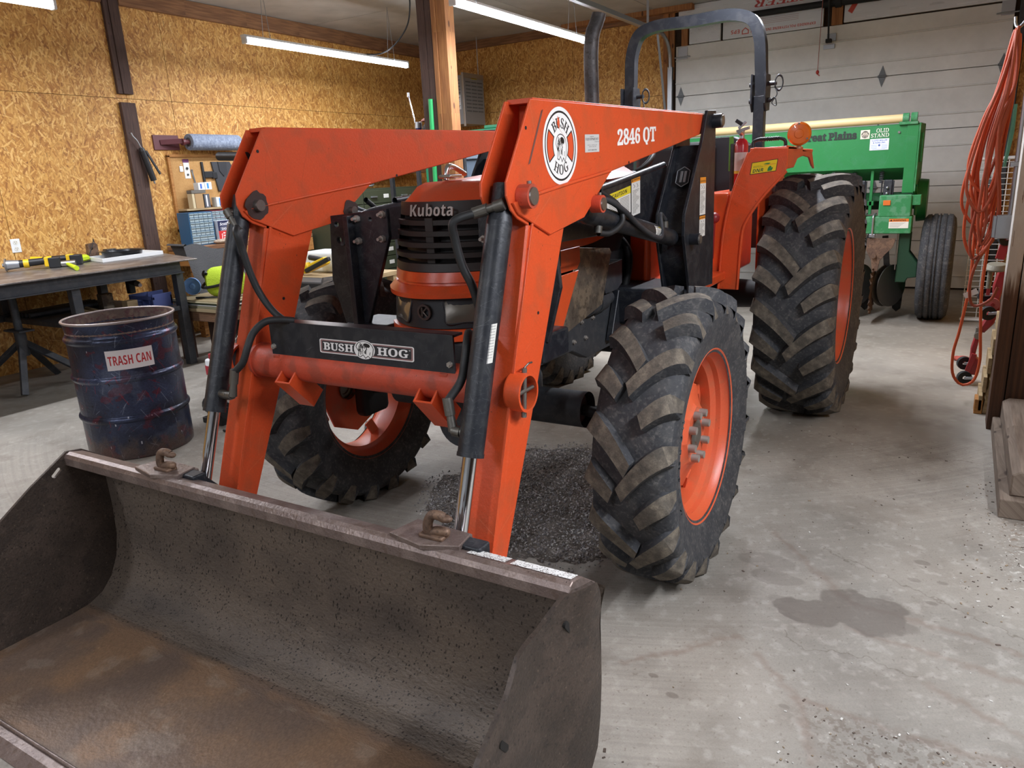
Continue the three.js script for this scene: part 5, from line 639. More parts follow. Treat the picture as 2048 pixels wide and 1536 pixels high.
  const F = (label, x0, x1, y0, y1, tex) => { const f = thing('foam_board', label, 'insulation board', V((x0 + x1) / 2, y0, -9.86), 'foam boards above the garage door'); part(f, 'foam_core', [bx(x0, x1, y0, y1, -9.885, -9.84, 0.003)], M.white); part(f, 'printed_face', decal(V(x0 + 0.004, y0 + 0.004, -9.8385), V(x1 - x0 - 0.008, 0, 0), V(0, y1 - y0 - 0.008, 0)), printMat(tex, 0.35)); };
  F('short plain foam board above the left end of the garage door', -3.16, -2.77, 2.99, 3.19, foam(1));
  F('long foam board with upside down red print above the door', -2.74, -1.59, 2.99, 3.19, foam(2, (c, w, h) => flip(c, w, h, () => { c.fillStyle = '#b5483e'; c.font = 'bold 19px sans-serif'; c.fillText('EXPANDED POLYSTYRENE INSULATION', 34, 30, 330); c.font = 'bold 30px sans-serif'; c.fillText('EPS', 420, 44); c.lineWidth = 5; c.strokeStyle = '#b5483e'; c.beginPath(); c.moveTo(376, 16); c.lineTo(408, 16); c.lineTo(408, 34); c.lineTo(392, 48); c.lineTo(376, 34); c.closePath(); c.stroke(); c.fillStyle = 'rgba(150,110,110,.5)'; for (let i = 0; i < 4; i++) c.fillRect(120, 56 + i * 9, 200, 3); })));
  F('foam board with large upside down red lettering under the ceiling', -3.3, -1.6, 3.255, 3.44, foam(3, (c, w, h) => flip(c, w, h, () => { c.fillStyle = '#b03a36'; c.font = 'bold italic 58px serif'; c.fillText('STEER', 40, 62); c.font = '13px serif'; c.fillText('INSULATION', 60, 84); })));
  F('wide foam board with red mark above the right of the garage door', -1.37, 0.27, 3.0, 3.3, foam(4, (c) => { c.fillStyle = '#b8402e'; c.beginPath(); c.moveTo(10, 60); c.lineTo(40, 8); c.lineTo(58, 8); c.lineTo(24, 70); c.fill(); }));
  const wb = structure('trim_5', bx(-1.5, -1.385, 2.985, 3.44, -9.89, -9.83, 0.003), M.woodV, 'timber blocking above the garage door'); part(wb, 'timber', bx(-3.26, -3.18, 2.98, 3.25, -9.89, -9.835, 0.003), M.woodV); part(wb, 'timber', bx(-3.43, -3.36, 2.6, 3.42, -9.9, -9.87, 0.003), M.woodV);
}
// ---------------------------------------------------------------- green seed drill behind the tractor
{ const S = thing('seed_drill', 'green seed drill with cream tube standing behind the tractor', 'seed drill', V(-1.7, 0, -8.0));
  const xl = -3.05, xr = -0.40, zf = -7.72;
  const hop = part(S, 'hopper', [plateX([[zf, 1.785], [zf, 1.41], [-7.95, 1.3], [-8.2, 1.3], [-8.45, 1.785]], xl, xr, 0.004)], M.green, 'green seed hopper with lettering');
  part(S, 'cream_tube', [cyl(V(xl + 0.1, 1.83, zf + 0.0), V(-0.5, 1.83, zf + 0.0), 0.036, 0.036, 24)], M.cream, 'cream painted tube along the hopper');
  part(S, 'tube_bracket', [ring(V(-0.535, 1.83, zf), V(1, 0, 0), 0.03, 0.043, 0.05, 20), ring(V(-0.47, 1.83, zf), V(1, 0, 0), 0.02, 0.045, 0.05, 20), bx(-0.56, -0.41, 1.775, 1.8, zf - 0.06, zf + 0.03)], M.greenDusty);
  part(S, 'corner_post', [bx(-0.492, -0.40, 1.19, 1.785, zf - 0.02, zf + 0.012, 0.003)], M.green);
  part(S, 'end_panel', [plateX([[zf + 0.01, 1.785], [zf + 0.01, 1.2], [-8.05, 1.05], [-8.5, 1.1], [-8.5, 1.8]], -0.40, -0.385, 0.003), pipe([V(-0.38, 1.25, zf), V(-0.38, 1.15, -7.85), V(-0.38, 0.98, -7.95)], 0.012), bx(-0.39, -0.36, 1.45, 1.7, -7.9, -7.76, 0.006)], M.greenDusty, 'dusty pale end panel');
  part(S, 'drive_cover', [cyl(V(-0.38, 1.1, -8.2), V(-0.3, 1.1, -8.2), 0.2, 0.19, 28)], M.green);
  part(hop, 'bolt', [cyl(V(-0.555, 1.715, zf), V(-0.555, 1.715, zf + 0.012), 0.012, 0.01, 10)], M.steel);
  const at = (x0, x1, y0, y1, tex, label, name) => part(hop, name, decal(V(x0, y0, zf + 0.0035), V(x1 - x0, 0, 0), V(0, y1 - y0, 0)), printMat(tex, 0.5, { alphaTest: 0.4 }), label);
  at(-1.39, -0.875, 1.66, 1.765, canvasTex(768, 144, (c) => { c.clearRect(0, 0, 768, 144); c.fillStyle = '#17231b'; c.font = 'bold 116px serif'; c.textBaseline = 'middle'; c.lineWidth = 10; c.strokeStyle = '#17231b'; c.lineJoin = 'round'; c.fillText('Great Plains', 10, 70, 745); c.strokeText('Great Plains', 10, 70, 745); }), 'heavy black lettering', 'maker_lettering');
  at(-0.868, -0.792, 1.675, 1.752, canvasTex(128, 128, (c) => { c.fillStyle = '#e8d9c4'; c.fillRect(0, 0, 128, 128); c.fillStyle = '#1a1c18'; c.beginPath(); c.arc(64, 66, 52, 0, 7); c.fill(); c.strokeStyle = '#e8d9c4'; c.lineWidth = 5; for (let i = -4; i <= 4; i++) { c.beginPath(); c.moveTo(64 + i * 5, 44); c.lineTo(64 + i * 22, 120); c.stroke(); } c.beginPath(); c.moveTo(18, 44); c.quadraticCurveTo(64, 20, 110, 44); c.stroke(); }), 'small square field emblem', 'field_emblem');
  at(-0.785, -0.61, 1.675, 1.765, canvasTex(320, 160, (c) => { c.clearRect(0, 0, 320, 160); c.fillStyle = '#efeee0'; c.font = '82px serif'; c.fillText('OLID', 80, 72, 190); c.fillText('STAND', 4, 146, 290); }), 'thin white lettering', 'series_lettering');
  at(-0.785, -0.63, 1.572, 1.67, canvasTex(256, 160, (c) => { c.fillStyle = '#dfe6f2'; c.fillRect(0, 0, 256, 160); c.fillStyle = '#2f4d9a'; c.font = 'bold 30px sans-serif'; c.textAlign = 'center'; c.fillText('LLOYD MILLER', 128, 34, 220); c.fillText('& SONS INC.', 128, 66, 190); c.beginPath(); c.arc(128, 92, 14, 0, 7); c.fill(); c.fillStyle = '#90a4cc'; for (let i = 0; i < 5; i++) { c.fillRect(18, 84 + i * 13, 80, 5); c.fillRect(158, 84 + i * 13, 80, 5); } c.fillRect(40, 146, 170, 5); }), 'white dealer sticker with blue print', 'dealer_sticker');
  // lower frame
  const fr = part(S, 'tool_bar', [bx(xl + 0.1, -0.385, 0.83, 0.985, -7.86, -7.66, 0.01), bx(-0.665, -0.4, 0.98, 1.175, -7.84, -7.66, 0.012), bx(xl + 0.1, -0.4, 1.1, 1.18, -8.2, -8.1, 0.01), bx(-0.42, -0.33, 1.08, 1.17, -7.9, -7.68, 0.006)], M.greenDusty, 'dusty green tool bar');
  for (const x of [-0.775, -0.70]) part(fr, 'u_bolt', [pipe([V(x, 0.82, -7.645), V(x, 0.9, -7.648), V(x, 0.99, -7.645), V(x, 1.0, -7.7), V(x, 1.0, -7.86)], 0.009, 8, 20), bx(x - 0.025, x + 0.025, 0.8, 0.83, -7.7, -7.64, 0.004)], M.zinc);
  part(fr, 'warning_sticker', decal(V(-0.57, 0.88, -7.658), V(0.16, 0, 0), V(0, 0.085, 0)), printMat(canvasTex(192, 108, (c) => { c.fillStyle = '#e2dfd4'; c.fillRect(0, 0, 192, 108); c.fillStyle = '#d8762a'; c.fillRect(0, 0, 192, 34); c.fillStyle = '#1b1712'; c.font = 'bold 26px sans-serif'; c.fillText('WARNING', 40, 27, 146); c.beginPath(); c.moveTo(8, 28); c.lineTo(36, 28); c.lineTo(22, 6); c.fill(); c.fillStyle = '#8b887c'; for (let i = 0; i < 6; i++) c.fillRect(12, 44 + i * 10, 150 - i * 13, 3); })), 'orange and white warning sticker');
  part(fr, 'reflector', [bx(-0.63, -0.57, 1.085, 1.13, -7.658, -7.652, 0.004)], mat(0xd06a24, 0.5), 'small orange reflector');
  part(S, 'frame_strut', [bx(-0.76, -0.735, 1.0, 1.42, -7.8, -7.76, 0.003)], M.green); part(S, 'frame_strut', [bx(-1.02, -0.99, 0.98, 1.42, -7.8, -7.76, 0.003), bx(-1.02, -0.72, 1.08, 1.12, -7.8, -7.76, 0.003)], M.green);
  for (const x of [-0.615, -0.84, -1.08]) {
    const u = part(S, 'down_pressure_arm', [bar(V(x, 0.98, -7.72), V(x + 0.01, 1.31, -7.75), 0.075, 0.04, V(0, 0, 1), 0.012), bx(x - 0.05, x - 0.04, 1.0, 1.3, -7.76, -7.72, 0.002), bx(x + 0.045, x + 0.055, 1.0, 1.3, -7.76, -7.72, 0.002)], M.black);
    for (const y of [1.19, 1.24]) part(u, 'rivet', [new THREE.SphereGeometry(0.012, 10, 8).translate(x + 0.004, y, -7.706)], M.zinc);
    part(u, 'spring', [pipe([...Array(64)].map((_, i) => V(x - 0.055 + 0.018 * Math.cos(i * 0.9), 1.28 + i * 0.0022, -7.78 + 0.018 * Math.sin(i * 0.9))), 0.004, 5, 160)], M.darkSteel);
  }
  // openers under the bar
  for (const x of [-0.62, -0.9, -1.18]) {
    const o = part(S, 'coulter_bracket', [plateZ([[x - 0.12, 0.79], [x + 0.12, 0.79], [x + 0.1, 0.71], [x + 0.04, 0.64], [x, 0.58], [x - 0.01, 0.49], [x - 0.06, 0.48], [x - 0.07, 0.58], [x - 0.12, 0.68]].reverse(), -7.68, -7.66), cyl(V(x - 0.05, 0.63, -7.66), V(x - 0.05, 0.63, -7.63), 0.02)], M.hook, 'rusty coulter bracket');
    part(o, 'wavy_coulter', [grid(24, 40, (u, v) => { const a = v * Math.PI * 2, r = u * 0.22; return V(x - 0.045 + 0.014 * Math.sin(a * 18) * u, 0.30 + r * Math.cos(a), -7.68 + r * Math.sin(a)); })], M.hook, 'rusty wavy cutting disc');
    for (const dx of [0.05, 0.1]) part(o, 'opener_disc', [cyl(V(x + dx, 0.33, -7.85), V(x + dx + 0.008, 0.33, -7.845), 0.2, 0.2, 36)], M.steel);
    part(o, 'press_wheel', [lathe([[0.06, -0.03], [0.13, -0.035], [0.16, 0], [0.13, 0.035], [0.06, 0.03]], V(x + 0.15, 0.2, -8.1), V(1, 0, 0), 32)], M.blackFlat);
    part(o, 'opener_shank', [bar(V(x + 0.02, 0.8, -7.8), V(x + 0.07, 0.35, -7.86), 0.05, 0.03), bar(V(x + 0.07, 0.4, -7.86), V(x + 0.15, 0.2, -8.1), 0.04, 0.025), pipe([...Array(50)].map((_, i) => V(x - 0.17 + 0.03 * Math.cos(i * 0.8), 0.64 + i * 0.003, -7.74 + 0.03 * Math.sin(i * 0.8))), 0.006, 5, 120)], M.darkSteel);
  }
  part(S, 'wheel_leg', [plateZ([[-0.48, 0.83], [-0.385, 0.83], [-0.385, 0.66], [-0.31, 0.56], [-0.31, 0.43], [-0.38, 0.42], [-0.4, 0.38], [-0.48, 0.38]].reverse(), -7.9, -7.72, 0.006), bx(-0.4, -0.25, 0.44, 0.54, -8.1, -7.8, 0.01)], M.darkGreen, 'dark green wheel arm');
  part(S, 'drive_chain', [pipe([V(-0.49, 0.86, -7.7), V(-0.49, 0.5, -7.7)], 0.006, 6)], M.steel);
  // ribbed tyre
  const h = 0.135, prof = [[-0.8 * h, 0.24], [-0.95 * h, 0.3], [-1.03 * h, 0.38], [-0.95 * h, 0.45], [-0.8 * h, 0.475]]; for (const [a, b] of [[-0.78, -0.5], [-0.42, -0.14], [-0.06, 0.06], [0.14, 0.42], [0.5, 0.78]]) prof.push([a * h, 0.478], [a * h + 0.004, 0.492 - 0.012 * a * a], [b * h - 0.004, 0.492 - 0.012 * b * b], [b * h, 0.478]); prof.push([0.8 * h, 0.475], [0.95 * h, 0.45], [1.03 * h, 0.38], [0.95 * h, 0.3], [0.8 * h, 0.24]);
  const t = part(S, 'drill_tire', [tireGeo(-0.17, 0.488, -8.05, prof, 64)], mat(0xffffff, 0.85, 0, { map: M.rubber.map, bumpMap: bumpNoise, bumpScale: 0.002 }), 'old black ribbed tyre');
  part(t, 'rim', [tireGeo(-0.17, 0.488, -8.05, [[-0.09, 0.25], [-0.06, 0.2], [0, 0.17], [0.02, 0.05], [0.05, 0.05], [0.05, 0.17], [0.07, 0.2], [0.1, 0.25]], 40)], M.green);
  part(S, 'rear_frame', [bx(xl, -0.4, 1.0, 1.1, -8.6, -8.5, 0.01), bx(xl + 0.05, xl + 0.15, 0.5, 1.6, -8.4, -8.3, 0.01)], M.darkGreen);
  const t2 = part(S, 'drill_tire', [tireGeo(-3.25, 0.488, -8.05, prof.map(([a, b]) => [a, b]), 40)], M.rubber, 'old black ribbed tyre'); }
// ---------------------------------------------------------------- things along the right hand wall
{ const paint = canvasTex(256, 1024, (c, w, h) => { const im = c.createImageData(w, h); for (let j = 0; j < h; j++) for (let i = 0; i < w; i++) { const k = (j * w + i) * 4, v = 1 - j / h, g = fbm(i / 7, j / 190 + 3, 4), g2 = vnoise(i / 2.2, j / 60), n = fbm(i / 22, j / 60 + 9, 4); let q = lerp3([92, 64, 46], [58, 40, 30], clamp((g - 0.3) * 1.6 + 0.3 * (g2 - 0.5), 0, 1)); const y = v * 3.44, edge = y - 0.78 + 0.35 * (n - 0.5) + 0.1 * (g2 - 0.5); const p = sstep(-0.05, 0.12, edge) * (n * 0.5 + g2 * 0.5 > 0.34 - 0.04 * y ? 1 : 0.25); q = lerp3(q, [206, 203, 196], p * 0.92); im.data[k] = q[0]; im.data[k + 1] = q[1]; im.data[k + 2] = q[2]; im.data[k + 3] = 255; } c.putImageData(im, 0, 0); });
  const pm = mat(0xffffff, 0.8, 0, { map: paint, bumpMap: bumpNoise, bumpScale: 0.0015 });
  const plank = (x0, x1, z0, z1, du) => { const g = keep(bx(x0, x1, 0, 3.445, z0, z1, 0.003)), p = g.attributes.position, uv = g.attributes.uv; for (let i = 0; i < p.count; i++) uv.setXY(i, du + (p.getX(i) - x0) * 2 + (p.getZ(i) - z0) * 2, p.getY(i) / 3.445); g.userData.ownUV = true; return g; };
  const P = thing('wall_post', 'timber wall post with flaking white paint over bare brown wood', 'post', V(0.4, 0, -4.8));
  part(P, 'plank', plank(0.232, 0.297, -4.9, -4.72, 0.1), pm); part(P, 'plank', plank(0.302, 0.44, -4.9, -4.722, 0.45), pm); part(P, 'plank', plank(0.444, 0.62, -4.9, -4.72, 0.75), pm);
  const grey = mat(0xffffff, 0.85, 0, { map: woodTex(0x86786a, 0x57493d, 71, 0.7) }), along = (g) => { g = keep(g); const p = g.attributes.position, uv = g.attributes.uv; for (let i = 0; i < p.count; i++) uv.setXY(i, p.getZ(i), p.getX(i) + p.getY(i)); g.userData.ownUV = true; return g; };
  one('sill_timber', 'weathered grey timber on the floor at the foot of the painted post', 'timber', along(bx(0.255, 0.5, 0, 0.085, -4.7, -3.5, 0.006)), grey, 'timbers at the foot of the post');
  one('sill_timber', 'weathered grey timber lying on top of another before the painted post', 'timber', along(plateZ([[0.29, 0.086], [0.5, 0.086], [0.5, 0.2], [0.32, 0.2], [0.29, 0.18]], -4.7, -3.55, 0.006)), grey, 'timbers at the foot of the post');
  const J = thing('junction_box', 'galvanised junction box and conduit on the wall behind orange cords', 'electrical box', V(0.21, 1.02, -5.06));
  part(J, 'box', [bx(0.168, 0.252, 1.03, 1.16, -5.12, -5.04, 0.004)], M.zinc); for (const y of [1.05, 1.09, 1.13]) part(J, 'knockout', [ring(V(0.225, y, -5.04), V(0, 0, 1), 0.013, 0.0165, 0.003, 20)], M.zinc);
  part(J, 'conduit', [cyl(V(0.232, 1.16, -5.08), V(0.236, 3.44, -5.08), 0.0135, 0.0135, 16)], M.zinc, 'thin galvanised conduit'); part(J, 'strap', [bx(0.2, 0.27, 1.42, 1.445, -5.1, -5.06, 0.003)], M.zinc); part(J, 'cover_plate', [bx(0.152, 0.17, 1.035, 1.155, -5.12, -5.05, 0.003)], M.zinc);
  // orange extension cords hung in long loops from one hook
  const r = rng(21), top = V(0.163, 2.16, -5.2);
  const hang = (label, seed, mats, loops, low, zo) => { const q = rng(seed), pts = []; for (let i = 0; i < loops; i++) { const xo = 0.03 + q() * 0.22, dz = zo + (q() - 0.5) * 0.12, yb = low + q() * 0.6; pts.push(V(top.x + (q() - 0.5) * 0.02, top.y - 0.01 - q() * 0.03, top.z + dz * 0.3), V(top.x - xo * 0.25, top.y - 0.3, top.z + dz), V(top.x - 0.045 - xo * 0.35, mix(top.y, yb, 0.55), top.z + dz), V(top.x - 0.06 - xo * 0.5 + q() * 0.06, yb + 0.12, top.z + dz), V(top.x - 0.04 - q() * 0.04, yb, top.z + dz), V(top.x + 0.02 - xo * 0.2, yb + 0.14, top.z + dz), V(top.x - 0.0 - q() * 0.04, mix(top.y, yb, 0.5), top.z + dz), V(top.x + 0.015, top.y - 0.3, top.z + dz * 0.6)); } pts.push(V(top.x, top.y - 0.02, top.z)); return one('extension_cord', label, 'cord', [pipe(pts, 0.0085, 7, pts.length * 9)], mats, 'orange cords hanging by the post'); };
  hang('bright orange extension cord hung in the longest loops from the hook', 31, M.orangeCord, 4, 0.7, 0.0);
  hang('second orange extension cord hung looser beside the conduit', 47, M.orangeCord, 3, 0.85, 0.09);
  hang('dull orange extension cord hung closest to the painted post', 81, M.orangeCordMid, 3, 0.95, 0.15);
  hang('dusty brownish orange extension cord among the brighter cords by the post', 63, M.orangeCordDark, 3, 0.9, -0.08);
  const low = one('extension_cord', 'orange extension cord with one loop hanging down to the floor', 'cord', [pipe([V(0.16, 2.14, -5.22), V(0.12, 1.6, -5.25), V(0.075, 1.1, -5.25), V(0.08, 0.75, -5.25), V(0.055, 0.45, -5.25), V(0.035, 0.3, -5.25), V(0.05, 0.16, -5.25), V(0.1, 0.105, -5.25), V(0.155, 0.13, -5.25), V(0.18, 0.25, -5.25), V(0.165, 0.45, -5.25), V(0.145, 0.7, -5.25), V(0.15, 1.0, -5.25), V(0.155, 1.5, -5.23), V(0.162, 2.14, -5.21)], 0.0085, 8, 160)], M.orangeCord, 'orange cords hanging by the post');
  one('extension_cord', 'orange extension cord crossing in a wide loop below the junction box', 'cord', [pipe([V(0.15, 1.55, -5.15), V(0.07, 1.2, -5.16), V(0.055, 0.98, -5.16), V(0.08, 0.9, -5.16), V(0.13, 0.96, -5.15), V(0.17, 1.02, -5.14), V(0.1, 0.88, -5.16), V(0.08, 0.72, -5.17), V(0.11, 0.62, -5.18), V(0.19, 0.66, -5.16), V(0.22, 0.74, -5.14)], 0.0085, 8, 120)], M.orangeCordDark, 'orange cords hanging by the post');
  one('cord_tag', 'white paper tag tied to the hanging orange cords', 'tag', [new THREE.BoxGeometry(0.075, 0.034, 0.001).rotateZ(0.5).translate(0.09, 0.69, -5.2)], M.paper);
  one('cord_hook', 'steel hook high on the post holding the orange cords', 'hook', [pipe([V(0.235, 2.2, -5.0), V(0.2, 2.18, -5.1), V(0.165, 2.15, -5.2), V(0.15, 2.17, -5.24), V(0.145, 2.21, -5.25)], 0.008, 8, 20)], M.zinc);
  one('twine', 'pale green twine hanging beside the conduit', 'twine', [pipe([V(0.19, 1.75, -5.12), V(0.185, 1.6, -5.12), V(0.175, 1.42, -5.12)], 0.008, 6), pipe([V(0.195, 1.75, -5.12), V(0.195, 1.6, -5.12), V(0.18, 1.45, -5.12)], 0.007, 6)], mat(0x6fae93, 0.8));
  // wire shelf leaning against the door
  const W = thing('wire_shelf', 'white wire shelf standing on end before the garage door', 'shelf', V(0.18, 0, -7.95)), wire = mat(0xc9cccd, 0.4, 0.3);
  for (let i = 0; i < 30; i++) part(W, 'wire', [cyl(V(0.078, 0.04 + i * 0.0475, -7.95 - i * 0.004), V(0.36, 0.04 + i * 0.0475, -7.95 - i * 0.004), 0.0035, 0.0035, 6)], wire);
  for (const x of [0.085, 0.2, 0.31]) part(W, 'rail', [cyl(V(x, 0.02, -7.955), V(x, 1.45, -8.075), 0.005, 0.005, 6)], wire);
  part(W, 'end_tube', [cyl(V(0.07, 0.02, -7.945), V(0.37, 0.02, -7.945), 0.016, 0.016, 14)], wire); part(W, 'end_tube', [cyl(V(0.07, 1.45, -8.07), V(0.37, 1.45, -8.07), 0.016, 0.016, 14)], wire);
  // red folded engine hoist
  const H = thing('engine_hoist', 'red folded engine hoist on small wheels behind the orange cords', 'hoist', V(0.18, 0, -5.7)), red = M.redPaint;
  part(H, 'lower_leg', [plateZ([[0.135, 0.07], [0.19, 0.07], [0.2, 0.16], [0.165, 0.2], [0.175, 0.3], [0.19, 0.36], [0.155, 0.36], [0.135, 0.25]].reverse(), -5.74, -5.66, 0.006), bar(V(0.13, 0.1, -5.64), V(0.16, 0.22, -5.64), 0.03, 0.02)], red); part(H, 'hinge_block', [cyl(V(0.166, 0.345, -5.66), V(0.166, 0.345, -5.62), 0.022), bx(0.15, 0.182, 0.335, 0.4, -5.72, -5.64, 0.006)], M.steel);
  part(H, 'upper_leg', [plateZ([[0.165, 0.37], [0.2, 0.36], [0.245, 0.42], [0.275, 0.52], [0.262, 0.58], [0.288, 0.8], [0.245, 0.82], [0.215, 0.66], [0.225, 0.55], [0.2, 0.46]].reverse(), -5.75, -5.66, 0.008)], red); part(H, 'swivel_plate', [cyl(V(0.225, 0.555, -5.66), V(0.225, 0.555, -5.63), 0.04)], mat(0xa85a58, 0.5)); part(H, 'pivot_bolt', [cyl(V(0.225, 0.555, -5.63), V(0.225, 0.555, -5.62), 0.012)], M.redPaint);
  for (const [x, y, z] of [[0.118, 0.048, -5.66], [0.11, 0.125, -5.76], [0.205, 0.5, -5.62], [0.18, 0.6, -5.75], [0.25, 0.98, -5.6], [0.24, 1.06, -5.65]]) { const c = part(H, 'caster', [lathe([[0.014, -0.014], [0.044, -0.016], [0.046, 0], [0.044, 0.016], [0.014, 0.014]], V(x, y, z), V(0.35, 0, 1).normalize(), 28)], M.blackFlat); part(c, 'caster_fork', [bar(V(x, y, z + 0.02), V(x + 0.06, y + 0.01, z + 0.03), 0.018, 0.006)], M.zinc); }
  part(H, 'ram_handle', [bar(V(0.2, 0.8, -5.6), V(0.19, 0.62, -5.6), 0.02, 0.02), bar(V(0.23, 0.85, -5.6), V(0.27, 1.05, -5.63), 0.05, 0.05)], red);
  one('bench_vise', 'grey cast iron clamp head sticking out beside the painted post', 'clamp', [lathe([[0, 0.03], [0.05, 0.026], [0.066, 0.0], [0.055, -0.012], [0, -0.014]], V(0.215, 0.81, -5.48), V(0, 1, 0.15).normalize(), 24), bx(0.16, 0.285, 0.79, 0.812, -5.52, -5.46, 0.008), cyl(V(0.185, 0.79, -5.49), V(0.185, 0.68, -5.49), 0.014)], mat(0x7d7a6c, 0.6, 0.3, { bumpMap: bumpNoise, bumpScale: 0.001 }));
  one('red_glove', 'crumpled red rag lying on the floor behind the hoist', 'rag', [new THREE.SphereGeometry(0.05, 12, 8).scale(1, 0.5, 0.8).translate(0.11, 0.025, -6.3), new THREE.SphereGeometry(0.03, 10, 8).scale(1, 0.6, 0.8).translate(0.07, 0.018, -6.35)], mat(0xa04a3e, 0.9));
  // pallets standing against the wall
  const A = thing('pallet', 'pale wooden pallet standing on edge beside the painted post', 'pallet', V(0.27, 0, -5.2));
  for (let i = 0; i < 5; i++) part(A, 'slat', [bx(0.19 + 0.012 * i, 0.21 + 0.012 * i, 0.02 + i * 0.115, 0.115 + i * 0.115, -5.3, -5.0, 0.003)], M.woodPale); for (const z of [-5.28, -5.05]) part(A, 'stringer', [bar(V(0.235, 0.0, z), V(0.295, 0.62, z), 0.04, 0.07)], M.woodPale); part(A, 'slat', [bar(V(0.3, 0.02, -5.1), V(0.34, 0.6, -5.1), 0.02, 0.3)], M.woodPale);
  part(A, 'foot_block', [bx(0.172, 0.215, 0, 0.09, -5.12, -5.0, 0.004)], M.wood);
}
// ---------------------------------------------------------------- drum used as trash can
{ const cx = -4.28, cz = -2.53, H = 0.82, R = 0.298;
  const skin = canvasTex(1024, 512, (c, w, h) => { const im = c.createImageData(w, h); for (let j = 0; j < h; j++) for (let i = 0; i < w; i++) { const k = (j * w + i) * 4, v = 1 - j / h, n = fbm(i / 90, j / 90, 5), m = fbm(i / 26 + 4, j / 60, 4), f = vnoise(i / 3, j / 3); let q = lerp3([58, 66, 92], [34, 37, 50], clamp((n - 0.3) * 2, 0, 1)); const red = sstep(0.64, 0.7, fbm(i / 40 + 30, j / 34 + 8, 5)); q = lerp3(q, [104, 36, 46], red * 0.55); const gr = sstep(0.58, 0.66, fbm(i / 130 + 60, j / 110 + 40, 5)); q = lerp3(q, [104, 112, 128], gr * 0.4); const rust = sstep(0.16, 0.04, v + 0.22 * (m - 0.5)); q = lerp3(q, [96, 78, 68], rust * 0.8); const s = 0.9 + 0.2 * f; im.data[k] = q[0] * s; im.data[k + 1] = q[1] * s; im.data[k + 2] = q[2] * s; im.data[k + 3] = 255; } c.putImageData(im, 0, 0); const r = rng(15); for (let i = 0; i < 420; i++) { const red = r() < 0.25; c.strokeStyle = red ? `rgba(170,40,50,${0.3 + r() * 0.5})` : `rgba(205,214,224,${0.1 + r() * 0.35})`; c.lineWidth = 0.8 + r() * 1.5; const x = r() * w, y = r() * h, a = 1.57 + (r() - 0.5) * 2, L = 6 + r() * 46; c.beginPath(); c.moveTo(x, y); c.lineTo(x + Math.cos(a) * L, y + Math.sin(a) * L); c.stroke(); } for (let i = 0; i < 90; i++) { c.fillStyle = r() < 0.5 ? 'rgba(235,238,240,.7)' : 'rgba(20,16,16,.7)'; c.fillRect(r() * w, r() * h, 1 + r() * 4, 2 + r() * 9); } });
  const m = mat(0xffffff, 0.3, 0.5, { map: skin, bumpMap: bumpNoise, bumpScale: 0.0008 });
  const D = thing('trash_drum', 'dark blue steel drum labelled trash can standing on the floor', 'trash can', V(cx, 0, cz));
  const prof = [[R - 0.008, 0.0], [R, 0.008]]; const bead = (y) => { for (let i = 0; i <= 8; i++) { const a = i / 8; prof.push([R + 0.013 * Math.sin(Math.PI * a), y - 0.022 + 0.044 * a]); } }; for (const y of [0.245, 0.485, 0.71]) bead(y); prof.push([R - 0.004, H - 0.07], [R + 0.003, H - 0.012]);
  const g = new THREE.LatheGeometry(prof.map(([a, b]) => new THREE.Vector2(a, b)), 72); g.computeVertexNormals(); g.translate(cx, 0, cz); g.userData.ownUV = true;
  { const uv = g.attributes.uv, p = g.attributes.position; for (let i = 0; i < uv.count; i++) uv.setXY(i, uv.getX(i) * 1.0 + 0.12, p.getY(i) / H); }
  part(D, 'drum_body', g, m); part(D, 'rolled_rim', [new THREE.TorusGeometry(R + 0.004, 0.008, 10, 72).rotateX(Math.PI / 2).translate(cx, H - 0.006, cz)], mat(0x9a8f8c, 0.4, 0.6), 'worn bare rim');
  const inn = new THREE.CylinderGeometry(R - 0.003, R - 0.006, H - 0.02, 60, 1, true).translate(cx, H / 2, cz); part(D, 'drum_inside', [inn, cyl(V(cx, 0.012, cz), V(cx, 0.02, cz), R - 0.004, R - 0.004, 48)], mat(0xffffff, 0.65, 0.2, { map: rustTex(0x6a5a52, 0x7f6c60, 0x5a2f38, 81, 0.5, 200) }));
  // label wrapped on the side facing the camera
  const a0 = Math.atan2(0 - cz, 0 - cx) + 0.0, lab = canvasTex(512, 192, (c) => { c.fillStyle = '#d9d3d2'; c.fillRect(0, 0, 512, 192); c.fillStyle = '#b3262c'; c.font = 'bold 124px sans-serif'; c.textBaseline = 'middle'; c.textAlign = 'center'; c.fillText('TRASH CAN', 256, 100, 476); });
  part(D, 'drum_label', grid(16, 2, (u, v) => { const a = a0 + 0.36 - u * 0.84, y = mix(0.545, 0.66, v) ; return V(cx + (R + 0.003) * Math.cos(a), y, cz + (R + 0.003) * Math.sin(a)); }, true), printMat(lab, 0.5), 'white label with red lettering'); }

